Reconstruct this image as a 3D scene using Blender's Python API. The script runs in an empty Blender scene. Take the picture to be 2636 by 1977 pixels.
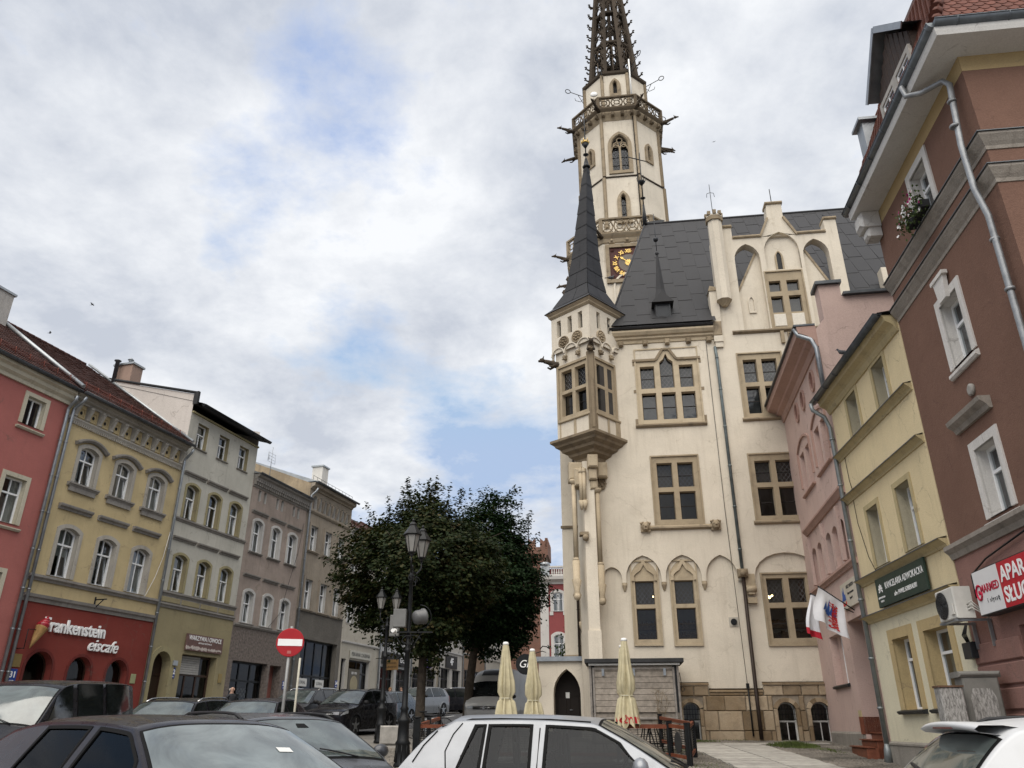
import bpy, bmesh, math, random
from mathutils import Vector, Matrix
random.seed(7)
R=math.radians
S=bpy.context.scene
COL=S.collection
# ------------------------------------------------------------------ camera, light, exposure
EYE=1.5; PITCH=24.0; FPX=1980.0
cd=bpy.data.cameras.new('camera'); cam=bpy.data.objects.new('camera',cd); COL.objects.link(cam)
cam.location=(0,0,EYE); cam.rotation_euler=(R(90+PITCH),0,0)
cd.sensor_width=36; cd.lens=36*FPX/2636; cd.clip_start=.05; cd.clip_end=3000
S.camera=cam
S.view_settings.view_transform='Standard'; S.view_settings.look='None'
S.view_settings.exposure=1.50; S.view_settings.gamma=1; S.view_settings.use_curve_mapping=False
SUN_EL,SUN_AZ=60.0,193.0      # azimuth clockwise from +Y: behind the camera, to its left
sl=bpy.data.lights.new('sun','SUN'); sun=bpy.data.objects.new('sun',sl); COL.objects.link(sun)
sl.energy=1.5; sl.angle=R(80); sl.color=(1,.93,.83)
sd=Vector((math.sin(R(SUN_AZ))*math.cos(R(SUN_EL)),math.cos(R(SUN_AZ))*math.cos(R(SUN_EL)),math.sin(R(SUN_EL))))
sun.rotation_euler=sd.to_track_quat('Z','Y').to_euler()

class NT:
    "tiny node-tree helper"
    def __init__(s,t): s.t=t; s.t.nodes.clear()
    def n(s,typ,**kw):
        o=s.t.nodes.new(typ)
        for k,v in kw.items():
            if k.startswith('i_'):
                key=k[2:]; key=int(key) if key.isdigit() else key.replace('_',' ')
                if isinstance(v,bpy.types.NodeSocket): s.t.links.new(v,o.inputs[key])
                else: o.inputs[key].default_value=v
            else: setattr(o,k,v)
        return o
    def math(s,op,a,b=None,clamp=False):
        o=s.t.nodes.new('ShaderNodeMath'); o.operation=op; o.use_clamp=clamp
        for i,v in enumerate((a,b)):
            if v is None: continue
            if isinstance(v,bpy.types.NodeSocket): s.t.links.new(v,o.inputs[i])
            else: o.inputs[i].default_value=v
        return o.outputs[0]
    def vmath(s,op,a,b=None):
        o=s.t.nodes.new('ShaderNodeVectorMath'); o.operation=op
        for i,v in enumerate((a,b)):
            if v is None: continue
            if isinstance(v,bpy.types.NodeSocket): s.t.links.new(v,o.inputs[i])
            else: o.inputs[i].default_value=v
        return o
    def mix(s,f,a,b,blend='MIX'):
        o=s.t.nodes.new('ShaderNodeMix'); o.data_type='RGBA'; o.blend_type=blend; o.clamp_factor=True
        for k,v in ((0,f),(6,a),(7,b)):
            if isinstance(v,bpy.types.NodeSocket): s.t.links.new(v,o.inputs[k])
            else: o.inputs[k].default_value=v if k==0 else (*v[:3],1)
        return o.outputs[2]
    def ramp(s,f,stops):
        o=s.t.nodes.new('ShaderNodeValToRGB'); s.t.links.new(f,o.inputs[0]); e=o.color_ramp.elements
        while len(e)<len(stops): e.new(.5)
        for q,(p,c) in zip(e,stops):
            q.position=p; q.color=(c,c,c,1) if not hasattr(c,'__len__') else (*c[:3],1)
        return o.outputs[0]
    def mapr(s,f,a,b,c,d):
        o=s.t.nodes.new('ShaderNodeMapRange'); s.t.links.new(f,o.inputs[0])
        for i,v in enumerate((a,b,c,d)): o.inputs[i+1].default_value=v
        return o.outputs[0]
    def noise(s,vec,scale,detail=4,rough=.55,dist=0):
        o=s.t.nodes.new('ShaderNodeTexNoise'); s.t.links.new(vec,o.inputs['Vector'])
        o.inputs['Scale'].default_value=scale; o.inputs['Detail'].default_value=detail
        o.inputs['Roughness'].default_value=rough; o.inputs['Distortion'].default_value=dist
        return o.outputs[0]

# ------------------------------------------------------------------ sky (Nishita under broken cloud)
W=bpy.data.worlds.new('World'); S.world=W; W.use_nodes=True
t=NT(W.node_tree)
sky=t.n('ShaderNodeTexSky'); sky.sky_type='NISHITA'; sky.sun_disc=False
sky.sun_elevation=R(SUN_EL); sky.sun_rotation=R(SUN_AZ); sky.air_density=1.0; sky.dust_density=.6
tc=t.n('ShaderNodeTexCoord'); dirv=tc.outputs['Generated']
sep=t.n('ShaderNodeSeparateXYZ',i_0=dirv)
zz=t.math('ADD',t.math('MAXIMUM',sep.outputs[2],0.0),.22)
px_=t.math('DIVIDE',sep.outputs[0],zz); py_=t.math('DIVIDE',sep.outputs[1],zz)
cmb=t.n('ShaderNodeCombineXYZ',i_0=px_,i_1=py_,i_2=SKY_SEED if 'SKY_SEED' in globals() else 3.7)
cv=cmb.outputs[0]
n1=t.noise(cv,1.3,12,.58,.12)
n2=t.noise(t.vmath('ADD',cv,(5.3,1.7,2.0)).outputs[0],3.6,11,.60,.18)
def hole(px,py,k,amp):          # an opening (or a bank) in the cloud deck, as a direction in the sky
    u=(px-1318)/FPX; v=(988.5-py)/FPX; c,s_=math.cos(R(PITCH)),math.sin(R(PITCH))
    d=Vector((u,c-v*s_,s_+v*c)).normalized()
    dp=t.vmath('DOT_PRODUCT',dirv,tuple(d)).outputs['Value']
    e=t.math('EXPONENT',t.math('MULTIPLY',t.math('SUBTRACT',1.0,dp),-k))
    return t.math('MULTIPLY',e,amp)
n3=t.noise(t.vmath('ADD',cv,(2.3,8.7,4.0)).outputs[0],9.5,9,.62,.15)
cov=t.math('ADD',t.math('ADD',t.math('MULTIPLY',n1,.50),t.math('MULTIPLY',n2,.34)),t.math('MULTIPLY',n3,.16))
hs=None
for a in ((560,690,520,-.17),(930,820,420,-.10),(890,300,260,-.09),(760,140,300,-.05),(640,450,500,-.07),(1200,1080,260,-.09),(960,1010,300,-.035),(1360,1250,260,-.05),(1340,900,500,-.04),(2300,560,90,-.03),(150,350,20,.045),(1250,420,60,.03),(2000,250,16,.08),(330,640,700,.10),(200,900,60,.05),(960,1190,500,.15),(1180,700,200,.04)):
    h=hole(*a); hs=h if hs is None else t.math('ADD',hs,h)
cov=t.math('ADD',cov,hs)
cf=t.mapr(cov,.40,.515,0,1)
# cloud tone: sunlit billows bright, thick bases greyer
b1=t.noise(t.vmath('ADD',cv,(9.1,4.2,7.0)).outputs[0],2.6,12,.60,.2)
thick=t.mapr(t.math('ADD',t.math('MULTIPLY',b1,.62),t.math('ADD',t.math('MULTIPLY',n2,.22),t.math('MULTIPLY',n3,.16))),.41,.60,0,1)
cc=t.mix(thick,(3.38,3.45,3.56),(2.05,2.20,2.50))
# vanilla sky, greyed a little by the haze under the clouds
skyc=t.mix(.5,sky.outputs[0],(2.2,2.5,3.0))
skyc=t.mix(1.0,t.mix(1.0,skyc,(.80,.86,.98),'MULTIPLY'),(1.55,2.0,2.8),'DARKEN')
col=t.mix(cf,skyc,cc)
bg=t.n('ShaderNodeBackground',i_Color=col,i_Strength=.1)
out=t.n('ShaderNodeOutputWorld',i_Surface=bg.outputs[0])

# ------------------------------------------------------------------ materials
MATS={}
def _mat(name):
    m=bpy.data.materials.new(name); m.use_nodes=True; return m,NT(m.node_tree)
def _fin(m,t,bsdf):
    t.n('ShaderNodeOutputMaterial',i_Surface=bsdf); return m
def stucco(name,col,var=.16,streak=.22,bump=.25,rough=.9,dirt=(.12,.10,.085),sc=1.0,stain=.25):
    "painted render: blotches, rain streaks, fine grain"
    if name in MATS: return MATS[name]
    m,t=_mat(name); tc=t.n('ShaderNodeTexCoord'); v=tc.outputs['Object']
    big=t.noise(v,.7*sc,5,.6,.4)
    mp=t.n('ShaderNodeMapping',i_Vector=v); mp.inputs['Scale'].default_value=(5,5,.45)
    st=t.noise(mp.outputs[0],1.0,5,.6)
    fine=t.noise(v,38,3,.6)
    c=t.mix(t.mapr(big,.32,.68,0,1),tuple(x*(1-var) for x in col),tuple(min(1,x*(1+var*.6)) for x in col))
    c=t.mix(t.math('MULTIPLY',t.mapr(st,.52,.75,0,1),streak),c,dirt)
    pat=t.noise(t.vmath('ADD',v,(3.1,7.7,1.3)).outputs[0],1.7*sc,7,.65,.6)
    c=t.mix(t.math('MULTIPLY',t.mapr(pat,.56,.72,0,1),stain),c,tuple(a*.5+b*.5 for a,b in zip(col,dirt)))
    c=t.mix(1.0,c,t.ramp(fine,[(.25,.88),(.75,1.10)]),'MULTIPLY')
    vo=t.n('ShaderNodeTexVoronoi'); vo.feature='DISTANCE_TO_EDGE'; vo.inputs['Scale'].default_value=.55
    t.t.links.new(t.vmath('ADD',v,t.vmath('SCALE',t.n('ShaderNodeTexNoise',i_Vector=v,i_Scale=1.6,i_Detail=6.0).outputs[1]).outputs[0]).outputs[0],vo.inputs['Vector'])
    ck=t.math('MULTIPLY',t.mapr(vo.outputs['Distance'],.0,.012,1,0),t.mapr(pat,.45,.6,0,.45)); c=t.mix(ck,c,dirt)
    b=t.n('ShaderNodeBump',i_Strength=bump,i_Distance=.02,i_Height=t.math('ADD',fine,t.math('MULTIPLY',t.noise(v,7,4,.6),1.5)))
    p=t.n('ShaderNodeBsdfPrincipled',i_Base_Color=c,i_Roughness=rough,i_Normal=b.outputs[0]); p.inputs['Specular IOR Level'].default_value=.08
    MATS[name]=_fin(m,t,p.outputs[0]); return MATS[name]
def plain(name,col,rough=.6,metal=0,var=.1,nsc=6,bump=0,coat=0,spec=.25,rnd=0):
    "generic solid with mottling; rnd = per-object tone variation"
    if name in MATS: return MATS[name]
    m,t=_mat(name); tc=t.n('ShaderNodeTexCoord'); v=tc.outputs['Object']
    n=t.noise(v,nsc,5,.6)
    c=t.mix(t.mapr(n,.3,.7,0,1),tuple(x*(1-var) for x in col),tuple(min(1,x*(1+var)) for x in col))
    if rnd:
        oi=t.n('ShaderNodeObjectInfo'); c=t.mix(1.0,c,t.ramp(oi.outputs['Random'],[(0,1-rnd),(1,1+rnd)]),'MULTIPLY')
    kw=dict(i_Base_Color=c,i_Metallic=metal,i_Roughness=t.mapr(n,.3,.7,max(0,rough-.06),min(1,rough+.06)))
    if bump:
        kw['i_Normal']=t.n('ShaderNodeBump',i_Strength=bump,i_Distance=.02,i_Height=t.noise(v,nsc*4,5,.65)).outputs[0]
    p=t.n('ShaderNodeBsdfPrincipled',**kw); p.inputs['Specular IOR Level'].default_value=spec
    p.inputs['Coat Weight'].default_value=coat; p.inputs['Coat Roughness'].default_value=.04
    MATS[name]=_fin(m,t,p.outputs[0]); return MATS[name]
def stone(name,col,col2,rnd=.18,sc=3.0,bump=.5,soot=.35):
    "sandstone: veined, sooty, each block its own tone"
    if name in MATS: return MATS[name]
    m,t=_mat(name); tc=t.n('ShaderNodeTexCoord'); v=tc.outputs['Object']
    a=t.noise(v,sc,7,.62,.5); oi=t.n('ShaderNodeObjectInfo'); rn=oi.outputs['Random']
    vv=t.vmath('ADD',v,t.n('ShaderNodeCombineXYZ',i_0=t.math('MULTIPLY',rn,37.0),i_1=t.math('MULTIPLY',rn,11.0),i_2=0).outputs[0]).outputs[0]
    b_=t.noise(vv,sc*.5,4,.6)
    c=t.mix(t.mapr(t.math('ADD',t.math('MULTIPLY',b_,.6),t.math('MULTIPLY',rn,.4)),.25,.75,0,1),col,col2)
    c=t.mix(1.0,c,t.ramp(rn,[(0,1-rnd),(1,1+rnd)]),'MULTIPLY')
    c=t.mix(t.math('MULTIPLY',t.mapr(a,.5,.72,0,1),soot),c,(.06,.052,.045))
    c=t.mix(1.0,c,t.ramp(t.noise(v,45,2,.6),[(.25,.86),(.75,1.14)]),'MULTIPLY')
    bp=t.n('ShaderNodeBump',i_Strength=bump,i_Distance=.03,i_Height=t.math('ADD',a,t.math('MULTIPLY',t.noise(v,30,4,.6),.4)))
    p=t.n('ShaderNodeBsdfPrincipled',i_Base_Color=c,i_Roughness=.92,i_Normal=bp.outputs[0]); p.inputs['Specular IOR Level'].default_value=.08
    MATS[name]=_fin(m,t,p.outputs[0]); return MATS[name]
def glass(name,tint=.45,refl=.06,ior=1.5,rough=.02):
    if name in MATS: return MATS[name]
    m,t=_mat(name); tc=t.n('ShaderNodeTexCoord')
    nb=t.n('ShaderNodeBump',i_Strength=.06 if ior<1.6 and name!='car_glass_clear' else 0.0,i_Distance=.05,i_Height=t.noise(tc.outputs['Object'],2.2,2,.5)).outputs[0]
    ge=t.n('ShaderNodeNewGeometry'); cs=t.math('ABSOLUTE',t.vmath('DOT_PRODUCT',ge.outputs['Incoming'],ge.outputs['Normal']).outputs['Value'])
    fr=t.math('ADD',.04,t.math('MULTIPLY',t.math('POWER',t.math('SUBTRACT',1.0,cs),5.0),.96))
    g=t.n('ShaderNodeBsdfGlossy',i_Color=(.92,.95,1,1),i_Roughness=rough,i_Normal=nb)
    tr=t.n('ShaderNodeBsdfTransparent',i_Color=(tint*.95,tint,tint,1))
    mx=t.n('ShaderNodeMixShader',i_0=t.math('ADD',t.math('MULTIPLY',fr,.8 if refl==0 else (.28 if name=='car_glass_clear' else 1.5)),refl,True),i_1=tr.outputs[0],i_2=g.outputs[0])
    MATS[name]=_fin(m,t,mx.outputs[0]); return MATS[name]
def car_paint(name,col,rough=.28,metal=.35,flake=.06):
    if name in MATS: return MATS[name]
    m,t=_mat(name); tc=t.n('ShaderNodeTexCoord'); v=tc.outputs['Object']
    d=t.noise(v,5,6,.65); f=t.noise(v,700,1,.5)
    c=t.mix(t.mapr(f,.35,.65,0,1),tuple(x*(1-flake) for x in col),tuple(min(1,x*(1+flake)) for x in col))
    c=t.mix(t.math('MULTIPLY',t.mapr(d,.5,.75,0,1),.07),c,(.22,.2,.17))
    p=t.n('ShaderNodeBsdfPrincipled',i_Base_Color=c,i_Metallic=metal,i_Roughness=t.mapr(d,.3,.7,rough-.05,rough+.14))
    p.inputs['Coat Weight'].default_value=.22; p.inputs['Coat Roughness'].default_value=.03; p.inputs['Specular IOR Level'].default_value=.12
    MATS[name]=_fin(m,t,p.outputs[0]); return MATS[name]
def car_glass(name,col,ior=1.9):
    if name in MATS: return MATS[name]
    m,t=_mat(name); tc=t.n('ShaderNodeTexCoord'); v=tc.outputs['Object']
    d=t.noise(v,2.2,5,.6,.6)
    c=t.mix(t.mapr(d,.35,.65,0,1),tuple(x*.6 for x in col),tuple(x*1.5 for x in col))
    p=t.n('ShaderNodeBsdfPrincipled',i_Base_Color=c,i_Roughness=t.mapr(t.noise(v,9,6,.7),.3,.7,.02,.10),i_IOR=ior)
    MATS[name]=_fin(m,t,p.outputs[0]); return MATS[name]

# ------------------------------------------------------------------ mesh builder
def lerp(a,b,f): return a+(b-a)*f
class MB:
    def __init__(s): s.v=[]; s.f=[]; s.m=[]; s.sm=[]
    def vs(s,pts):
        i=len(s.v); s.v.extend([tuple(p) for p in pts]); return i
    def face(s,idx,m=0,sm=False): s.f.append(tuple(idx)); s.m.append(m); s.sm.append(sm)
    def poly(s,pts,m=0):
        i=s.vs(pts); s.face(range(i,i+len(pts)),m)
    def box(s,x0,x1,y0,y1,z0,z1,m=0):
        if x0>x1: x0,x1=x1,x0
        if y0>y1: y0,y1=y1,y0
        if z0>z1: z0,z1=z1,z0
        i=s.vs([(x0,y0,z0),(x1,y0,z0),(x1,y1,z0),(x0,y1,z0),(x0,y0,z1),(x1,y0,z1),(x1,y1,z1),(x0,y1,z1)])
        for q in ((0,3,2,1),(4,5,6,7),(0,1,5,4),(1,2,6,5),(2,3,7,6),(3,0,4,7)): s.face([i+k for k in q],m)
    def cbox(s,x0,x1,y0,y1,z0,z1,b=.02,m=0):
        "box with its front (-y) edges chamfered"
        i=s.vs([(x0,y0+b,z0),(x1,y0+b,z0),(x1,y0+b,z1),(x0,y0+b,z1),(x0+b,y0,z0+b),(x1-b,y0,z0+b),(x1-b,y0,z1-b),(x0+b,y0,z1-b),(x0,y1,z0),(x1,y1,z0),(x1,y1,z1),(x0,y1,z1)])
        for q in ((4,5,6,7),(0,1,5,4),(1,2,6,5),(2,3,7,6),(3,0,4,7),(8,9,1,0),(9,10,2,1),(10,11,3,2),(11,8,0,3),(11,10,9,8)): s.face([i+k for k in q],m)
    def prism(s,poly,y0,y1,m=0,cap=True):
        "poly: [(x,z)] counter-clockwise seen from -y"
        n=len(poly); a=s.vs([(x,y0,z) for x,z in poly]); b=s.vs([(x,y1,z) for x,z in poly])
        if cap: s.face(range(a,a+n),m); s.face(range(b+n-1,b-1,-1),m)
        for k in range(n):
            j=(k+1)%n; s.face((a+k,b+k,b+j,a+j),m)
    def prism_z(s,poly,z0,z1,m=0,top=None):
        "poly [(x,y)] ccw from above; top: optional second polygon"
        n=len(poly); tp=top or poly
        a=s.vs([(x,y,z0) for x,y in poly]); b=s.vs([(x,y,z1) for x,y in tp])
        s.face(range(a+n-1,a-1,-1),m); s.face(range(b,b+n),m)
        for k in range(n):
            j=(k+1)%n; s.face((a+k,a+j,b+j,b+k),m)
    def ring(s,outer,inner,y0,y1,m=0):
        "frame between two matching (x,z) outlines"
        n=len(outer)
        A=s.vs([(x,y0,z) for x,z in outer]); B=s.vs([(x,y0,z) for x,z in inner])
        C=s.vs([(x,y1,z) for x,z in outer]); D=s.vs([(x,y1,z) for x,z in inner])
        for k in range(n):
            j=(k+1)%n
            s.face((A+k,A+j,B+j,B+k),m); s.face((B+k,B+j,D+j,D+k),m); s.face((A+j,A+k,C+k,C+j),m); s.face((C+j,C+k,D+k,D+j),m)
    def sweep(s,path,prof,m=0,closed=False,sm=False):
        "path [(x,z)] in the wall plane, prof [(out,up)] laid at each point: out=-y, up = in-plane normal"
        n=len(path); P=[Vector(p) for p in path]; rows=[]
        for k in range(n):
            if closed: d=(P[(k+1)%n]-P[k-1])
            else: d=P[min(k+1,n-1)]-P[max(k-1,0)]
            d.normalize(); nn=Vector((-d.y,d.x))
            rows.append(s.vs([(P[k].x+nn.x*u,-o,P[k].y+nn.y*u) for o,u in prof]))
        q=len(prof)
        for k in range(n if closed else n-1):
            a,b=rows[k],rows[(k+1)%n]
            for j in range(q):
                jj=(j+1)%q; s.face((a+j,a+jj,b+jj,b+j),m,sm)
        if not closed:
            s.face(range(rows[0],rows[0]+q),m); s.face(range(rows[-1]+q-1,rows[-1]-1,-1),m)
    def mould(s,x0,x1,z0,prof,m=0,ends=True):
        "horizontal moulding along x: prof [(out,dz)] from bottom to top, back closed at y=0"
        pts=[(0,prof[0][1])]+list(prof)+[(0,prof[-1][1])]
        n=len(pts); a=s.vs([(x0,-o,z0+d) for o,d in pts]); b=s.vs([(x1,-o,z0+d) for o,d in pts])
        for k in range(n-1): s.face((a+k,b+k,b+k+1,a+k+1),m)
        if ends: s.face(range(a+n-1,a-1,-1),m); s.face(range(b,b+n),m)
    def tube(s,pts,r,n=8,m=0,caps=True,sm=True):
        P=[Vector(p) for p in pts]; rr=r if hasattr(r,'__len__') else [r]*len(P); rows=[]
        up=None
        for k in range(len(P)):
            d=(P[min(k+1,len(P)-1)]-P[max(k-1,0)]).normalized()
            if up is None: up=Vector((0,0,1)) if abs(d.z)<.9 else Vector((1,0,0))
            x=d.cross(up)
            if x.length<1e-4: x=d.cross(Vector((.3,1,.2)))
            x.normalize(); y=x.cross(d).normalized(); up=y
            rows.append(s.vs([P[k]+(x*math.cos(2*math.pi*j/n)+y*math.sin(2*math.pi*j/n))*rr[k] for j in range(n)]))
        for k in range(len(P)-1):
            a,b=rows[k],rows[k+1]
            for j in range(n):
                jj=(j+1)%n; s.face((a+j,b+j,b+jj,a+jj),m,sm)
        if caps: s.face(range(rows[0],rows[0]+n),m); s.face(range(rows[-1]+n-1,rows[-1]-1,-1),m)
    def lathe(s,prof,n=16,c=(0,0),m=0,sm=True,a0=0,sx=1,sy=1):
        rows=[s.vs([(c[0]+sx*r*math.cos(a0+2*math.pi*j/n),c[1]+sy*r*math.sin(a0+2*math.pi*j/n),z) for j in range(n)]) for r,z in prof]
        for k in range(len(prof)-1):
            a,b=rows[k],rows[k+1]
            for j in range(n):
                jj=(j+1)%n; s.face((a+j,a+jj,b+jj,b+j),m,sm)
        s.face(range(rows[0]+n-1,rows[0]-1,-1),m); s.face(range(rows[-1],rows[-1]+n),m)
    def ball(s,c,r,n=10,m=0,sz=1,sx=1,sy=1):
        k=max(4,n//2); rows=[s.vs([(c[0]+sx*r*math.sin(math.pi*i/k)*math.cos(2*math.pi*j/n),c[1]+sy*r*math.sin(math.pi*i/k)*math.sin(2*math.pi*j/n),c[2]-sz*r*math.cos(math.pi*i/k)) for j in range(n)]) for i in range(k+1)]
        for i in range(k):
            for j in range(n):
                jj=(j+1)%n; s.face((rows[i]+j,rows[i]+jj,rows[i+1]+jj,rows[i+1]+j),m,True)
    def build(s,name,mats,parent=None,loc=(0,0,0),rot=(0,0,0),mesh_only=False):
        me=bpy.data.meshes.new(name)
        me.from_pydata(s.v,[],s.f)
        if not isinstance(mats,(list,tuple)): mats=[mats]
        for q in mats: me.materials.append(q)
        me.polygons.foreach_set('material_index',s.m); me.polygons.foreach_set('use_smooth',s.sm)
        me.update()
        if mesh_only: return me
        return link(name,me,parent,loc,rot)
def link(name,me,parent=None,loc=(0,0,0),rot=(0,0,0)):
    o=bpy.data.objects.new(name,me); COL.objects.link(o); o.parent=parent; o.location=loc; o.rotation_euler=rot
    return o
def tag(o,label=None,cat=None,group=None,kind=None):
    for k,v in (('label',label),('category',cat),('group',group),('kind',kind)):
        if v: o[k]=v
    return o
def thing(name,label,cat,loc=(0,0,0),rz=0,group=None):
    o=bpy.data.objects.new(name,None); COL.objects.link(o); o.location=loc; o.rotation_euler=(0,0,rz); o.empty_display_size=.3
    return tag(o,label,cat,group)
def copy_tree(o,parent=None):
    c=o.copy(); COL.objects.link(c); c.parent=parent
    for ch in o.children: copy_tree(ch,c)
    return c
def text_mesh(txt,size,mat,depth=.01,bold=0,align='CENTER',sx=1.0,shear=0,space=1.0):
    cu=bpy.data.curves.new('txt','FONT'); cu.body=txt; cu.size=size; cu.extrude=depth; cu.offset=bold; cu.align_x=align; cu.align_y='CENTER'; cu.shear=shear; cu.space_character=space; cu.resolution_u=3
    o=bpy.data.objects.new('txt',cu); COL.objects.link(o)
    dg=bpy.context.evaluated_depsgraph_get(); me=bpy.data.meshes.new_from_object(o.evaluated_get(dg))
    bpy.data.objects.remove(o); 
    me.transform(Matrix.Rotation(R(90),4,'X')@Matrix.Diagonal((sx,1,1,1)))
    me.materials.clear(); me.materials.append(mat); return me
def text(name,txt,size,mat,parent,loc,rot=(0,0,0),**kw):
    return link(name,text_mesh(txt,size,mat,**kw),parent,loc,rot)
# ------------------------------------------------------------------ terrain height and frames
GT=[(-400,0),(0,0),(6,.07),(10,.15),(20.5,.60),(22,.70),(28,1.03),(29,1.10),(33,1.22),(42,1.62),(55,2.28),(75,3.1),(95,3.6),(400,4.2),(900,4.2)]
def g(y):
    for (a,b),(c,d) in zip(GT,GT[1:]):
        if a<=y<=c: return lerp(b,d,(y-a)/(c-a))
    return 0
def ray(px,py):
    c,s_=math.cos(R(PITCH)),math.sin(R(PITCH)); u=(px-1318)/FPX; v=(988.5-py)/FPX
    return u,c-v*s_,s_+v*c
def at(px,py,Y):
    "the point of the place seen at that pixel of the photograph, Y metres ahead"
    r=ray(px,py); k=Y/r[1]; return Vector((r[0]*k,Y,EYE+r[2]*k))
def xat(px,Y): return (px-1318)/2167.0*Y      # sideways offset of something at eye level
class Frame:
    "a facade: x to the right, -y out of the wall, z up"
    def __init__(s,ox,oy,az,sg): s.o=(ox,oy); s.rz=R(90-az) if sg>0 else R(270-az)
    def M(s): return Matrix.Translation((*s.o,0))@Matrix.Rotation(s.rz,4,'Z')
    def w(s,x,y,z): return s.M()@Vector((x,y,z))
FL=Frame(-23.0117,6.8164,16.5,1)     # row of houses on the left
FT=Frame(3.026,29.0,97.5,1)          # town hall front
FP=Frame(10.6106,28.0015,9.2,-1)     # pink house
FY=Frame(9.5453,21.4247,4.6,-1)      # yellow house on the right
FB=Frame(9.1051,15.9525,7.0,-1)      # brown corner house
# ------------------------------------------------------------------ shared materials
M=dict(
 white=plain('white_paint',(.74,.74,.72),.45,var=.05), frame=plain('window_frame_paint',(.78,.79,.79),.35,var=.04),
 zinc=plain('zinc',(.27,.29,.31),.42,.75,.18,4,.1), gutter=plain('gutter_metal',(.10,.11,.12),.4,.6,.2,4),
 dark=plain('dark_metal',(.035,.037,.04),.45,.5,.15,5), black=plain('black_iron',(.013,.014,.015),.42,.3,.2,8),
 wglass=glass('window_glass',.50,.05), sglass=glass('shop_glass',.35,.0), leadglass=glass('leaded_glass',.30,.0,rough=.05),
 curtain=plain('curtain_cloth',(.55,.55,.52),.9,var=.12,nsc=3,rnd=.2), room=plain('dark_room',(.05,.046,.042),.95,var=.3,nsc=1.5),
 shop=plain('shop_interior',(.10,.085,.07),.9,var=.6,nsc=2), wood=plain('door_wood',(.035,.018,.012),.5,var=.35,nsc=5,bump=.3),
 tile=plain('roof_tile_red',(.115,.042,.029),.8,var=.3,nsc=5,bump=.3,rnd=.22), tileold=plain('roof_tile_old',(.062,.026,.020),.85,var=.35,nsc=5,bump=.3), tiledk=plain('roof_tile_dark',(.055,.024,.020),.85,var=.4,nsc=4,bump=.3),
 felt=plain('roof_felt',(.035,.036,.038),.85,var=.3,nsc=2), sheet=plain('roof_sheet_light',(.35,.37,.38),.4,.6,.15,2),
 concrete=plain('concrete',(.30,.285,.26),.9,var=.2,nsc=5,bump=.3), bronze=plain('brass_plate',(.30,.22,.09),.45,.6,.15,9),
 blue=plain('number_plate_blue',(.02,.05,.22),.4,var=.05), textw=plain('white_lettering',(.80,.80,.79),.5,var=.03),
)
# ------------------------------------------------------------------ openings and windows
def top_curve(op,n=10):
    x0,x1,z1=op['x0'],op['x1'],op['z1']; k=op.get('k','rect'); r=op.get('r',0); w=x1-x0; zs=z1-r
    if k=='rect': return [(x0,z1),(x1,z1)]
    if k in('seg','round'):
        Rr=(w*w/4+r*r)/(2*r); cz=z1-Rr; a=math.asin(min(1,w/2/Rr))
        if r>=w/2-1e-6: a=math.pi/2
        return [((x0+x1)/2+Rr*math.sin(lerp(-a,a,i/n)),cz+Rr*math.cos(lerp(-a,a,i/n))) for i in range(n+1)]
    if k=='ellipse':
        return [((x0+x1)/2-w/2*math.cos(math.pi*i/n),zs+r*math.sin(math.pi*i/n)) for i in range(n+1)]
    if k=='point':
        Rr=(w*w/4+r*r)/w; m=n//2; th=math.asin(min(1,r/Rr))
        L=[(x0+Rr-Rr*math.cos(th*i/m),zs+Rr*math.sin(th*i/m)) for i in range(m+1)]
        return L+[(x0+x1-x,z) for x,z in L[:-1][::-1]]
    if k=='ogee':
        m=n//2; L=[]
        P=[(0,0),(.02,.30),(.30,.52),(.36,.66),(.42,.80),(.5,1.0)]
        for i in range(m+1):
            q=i/m*(len(P)-1); j=min(int(q),len(P)-2); f=q-j
            L.append((x0+w*lerp(P[j][0],P[j+1][0],f),zs+r*lerp(P[j][1],P[j+1][1],f)))
        return L+[(x0+x1-x,z) for x,z in L[:-1][::-1]]
def outline(op,n=10):
    "counter-clockwise from bottom left"
    c=top_curve(op,n); return [(op['x0'],op['z0']),(op['x1'],op['z0'])]+c[::-1]
def inset(op,b,sill=None):
    "the same opening b metres smaller (negative: larger)"
    q=dict(op); q['x0']+=b; q['x1']-=b; q['z0']+=b if sill is None else sill; q['z1']-=b
    if op.get('r'): q['r']=max(.02,op['r']*(q['x1']-q['x0'])/(op['x1']-op['x0']))
    return q
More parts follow.
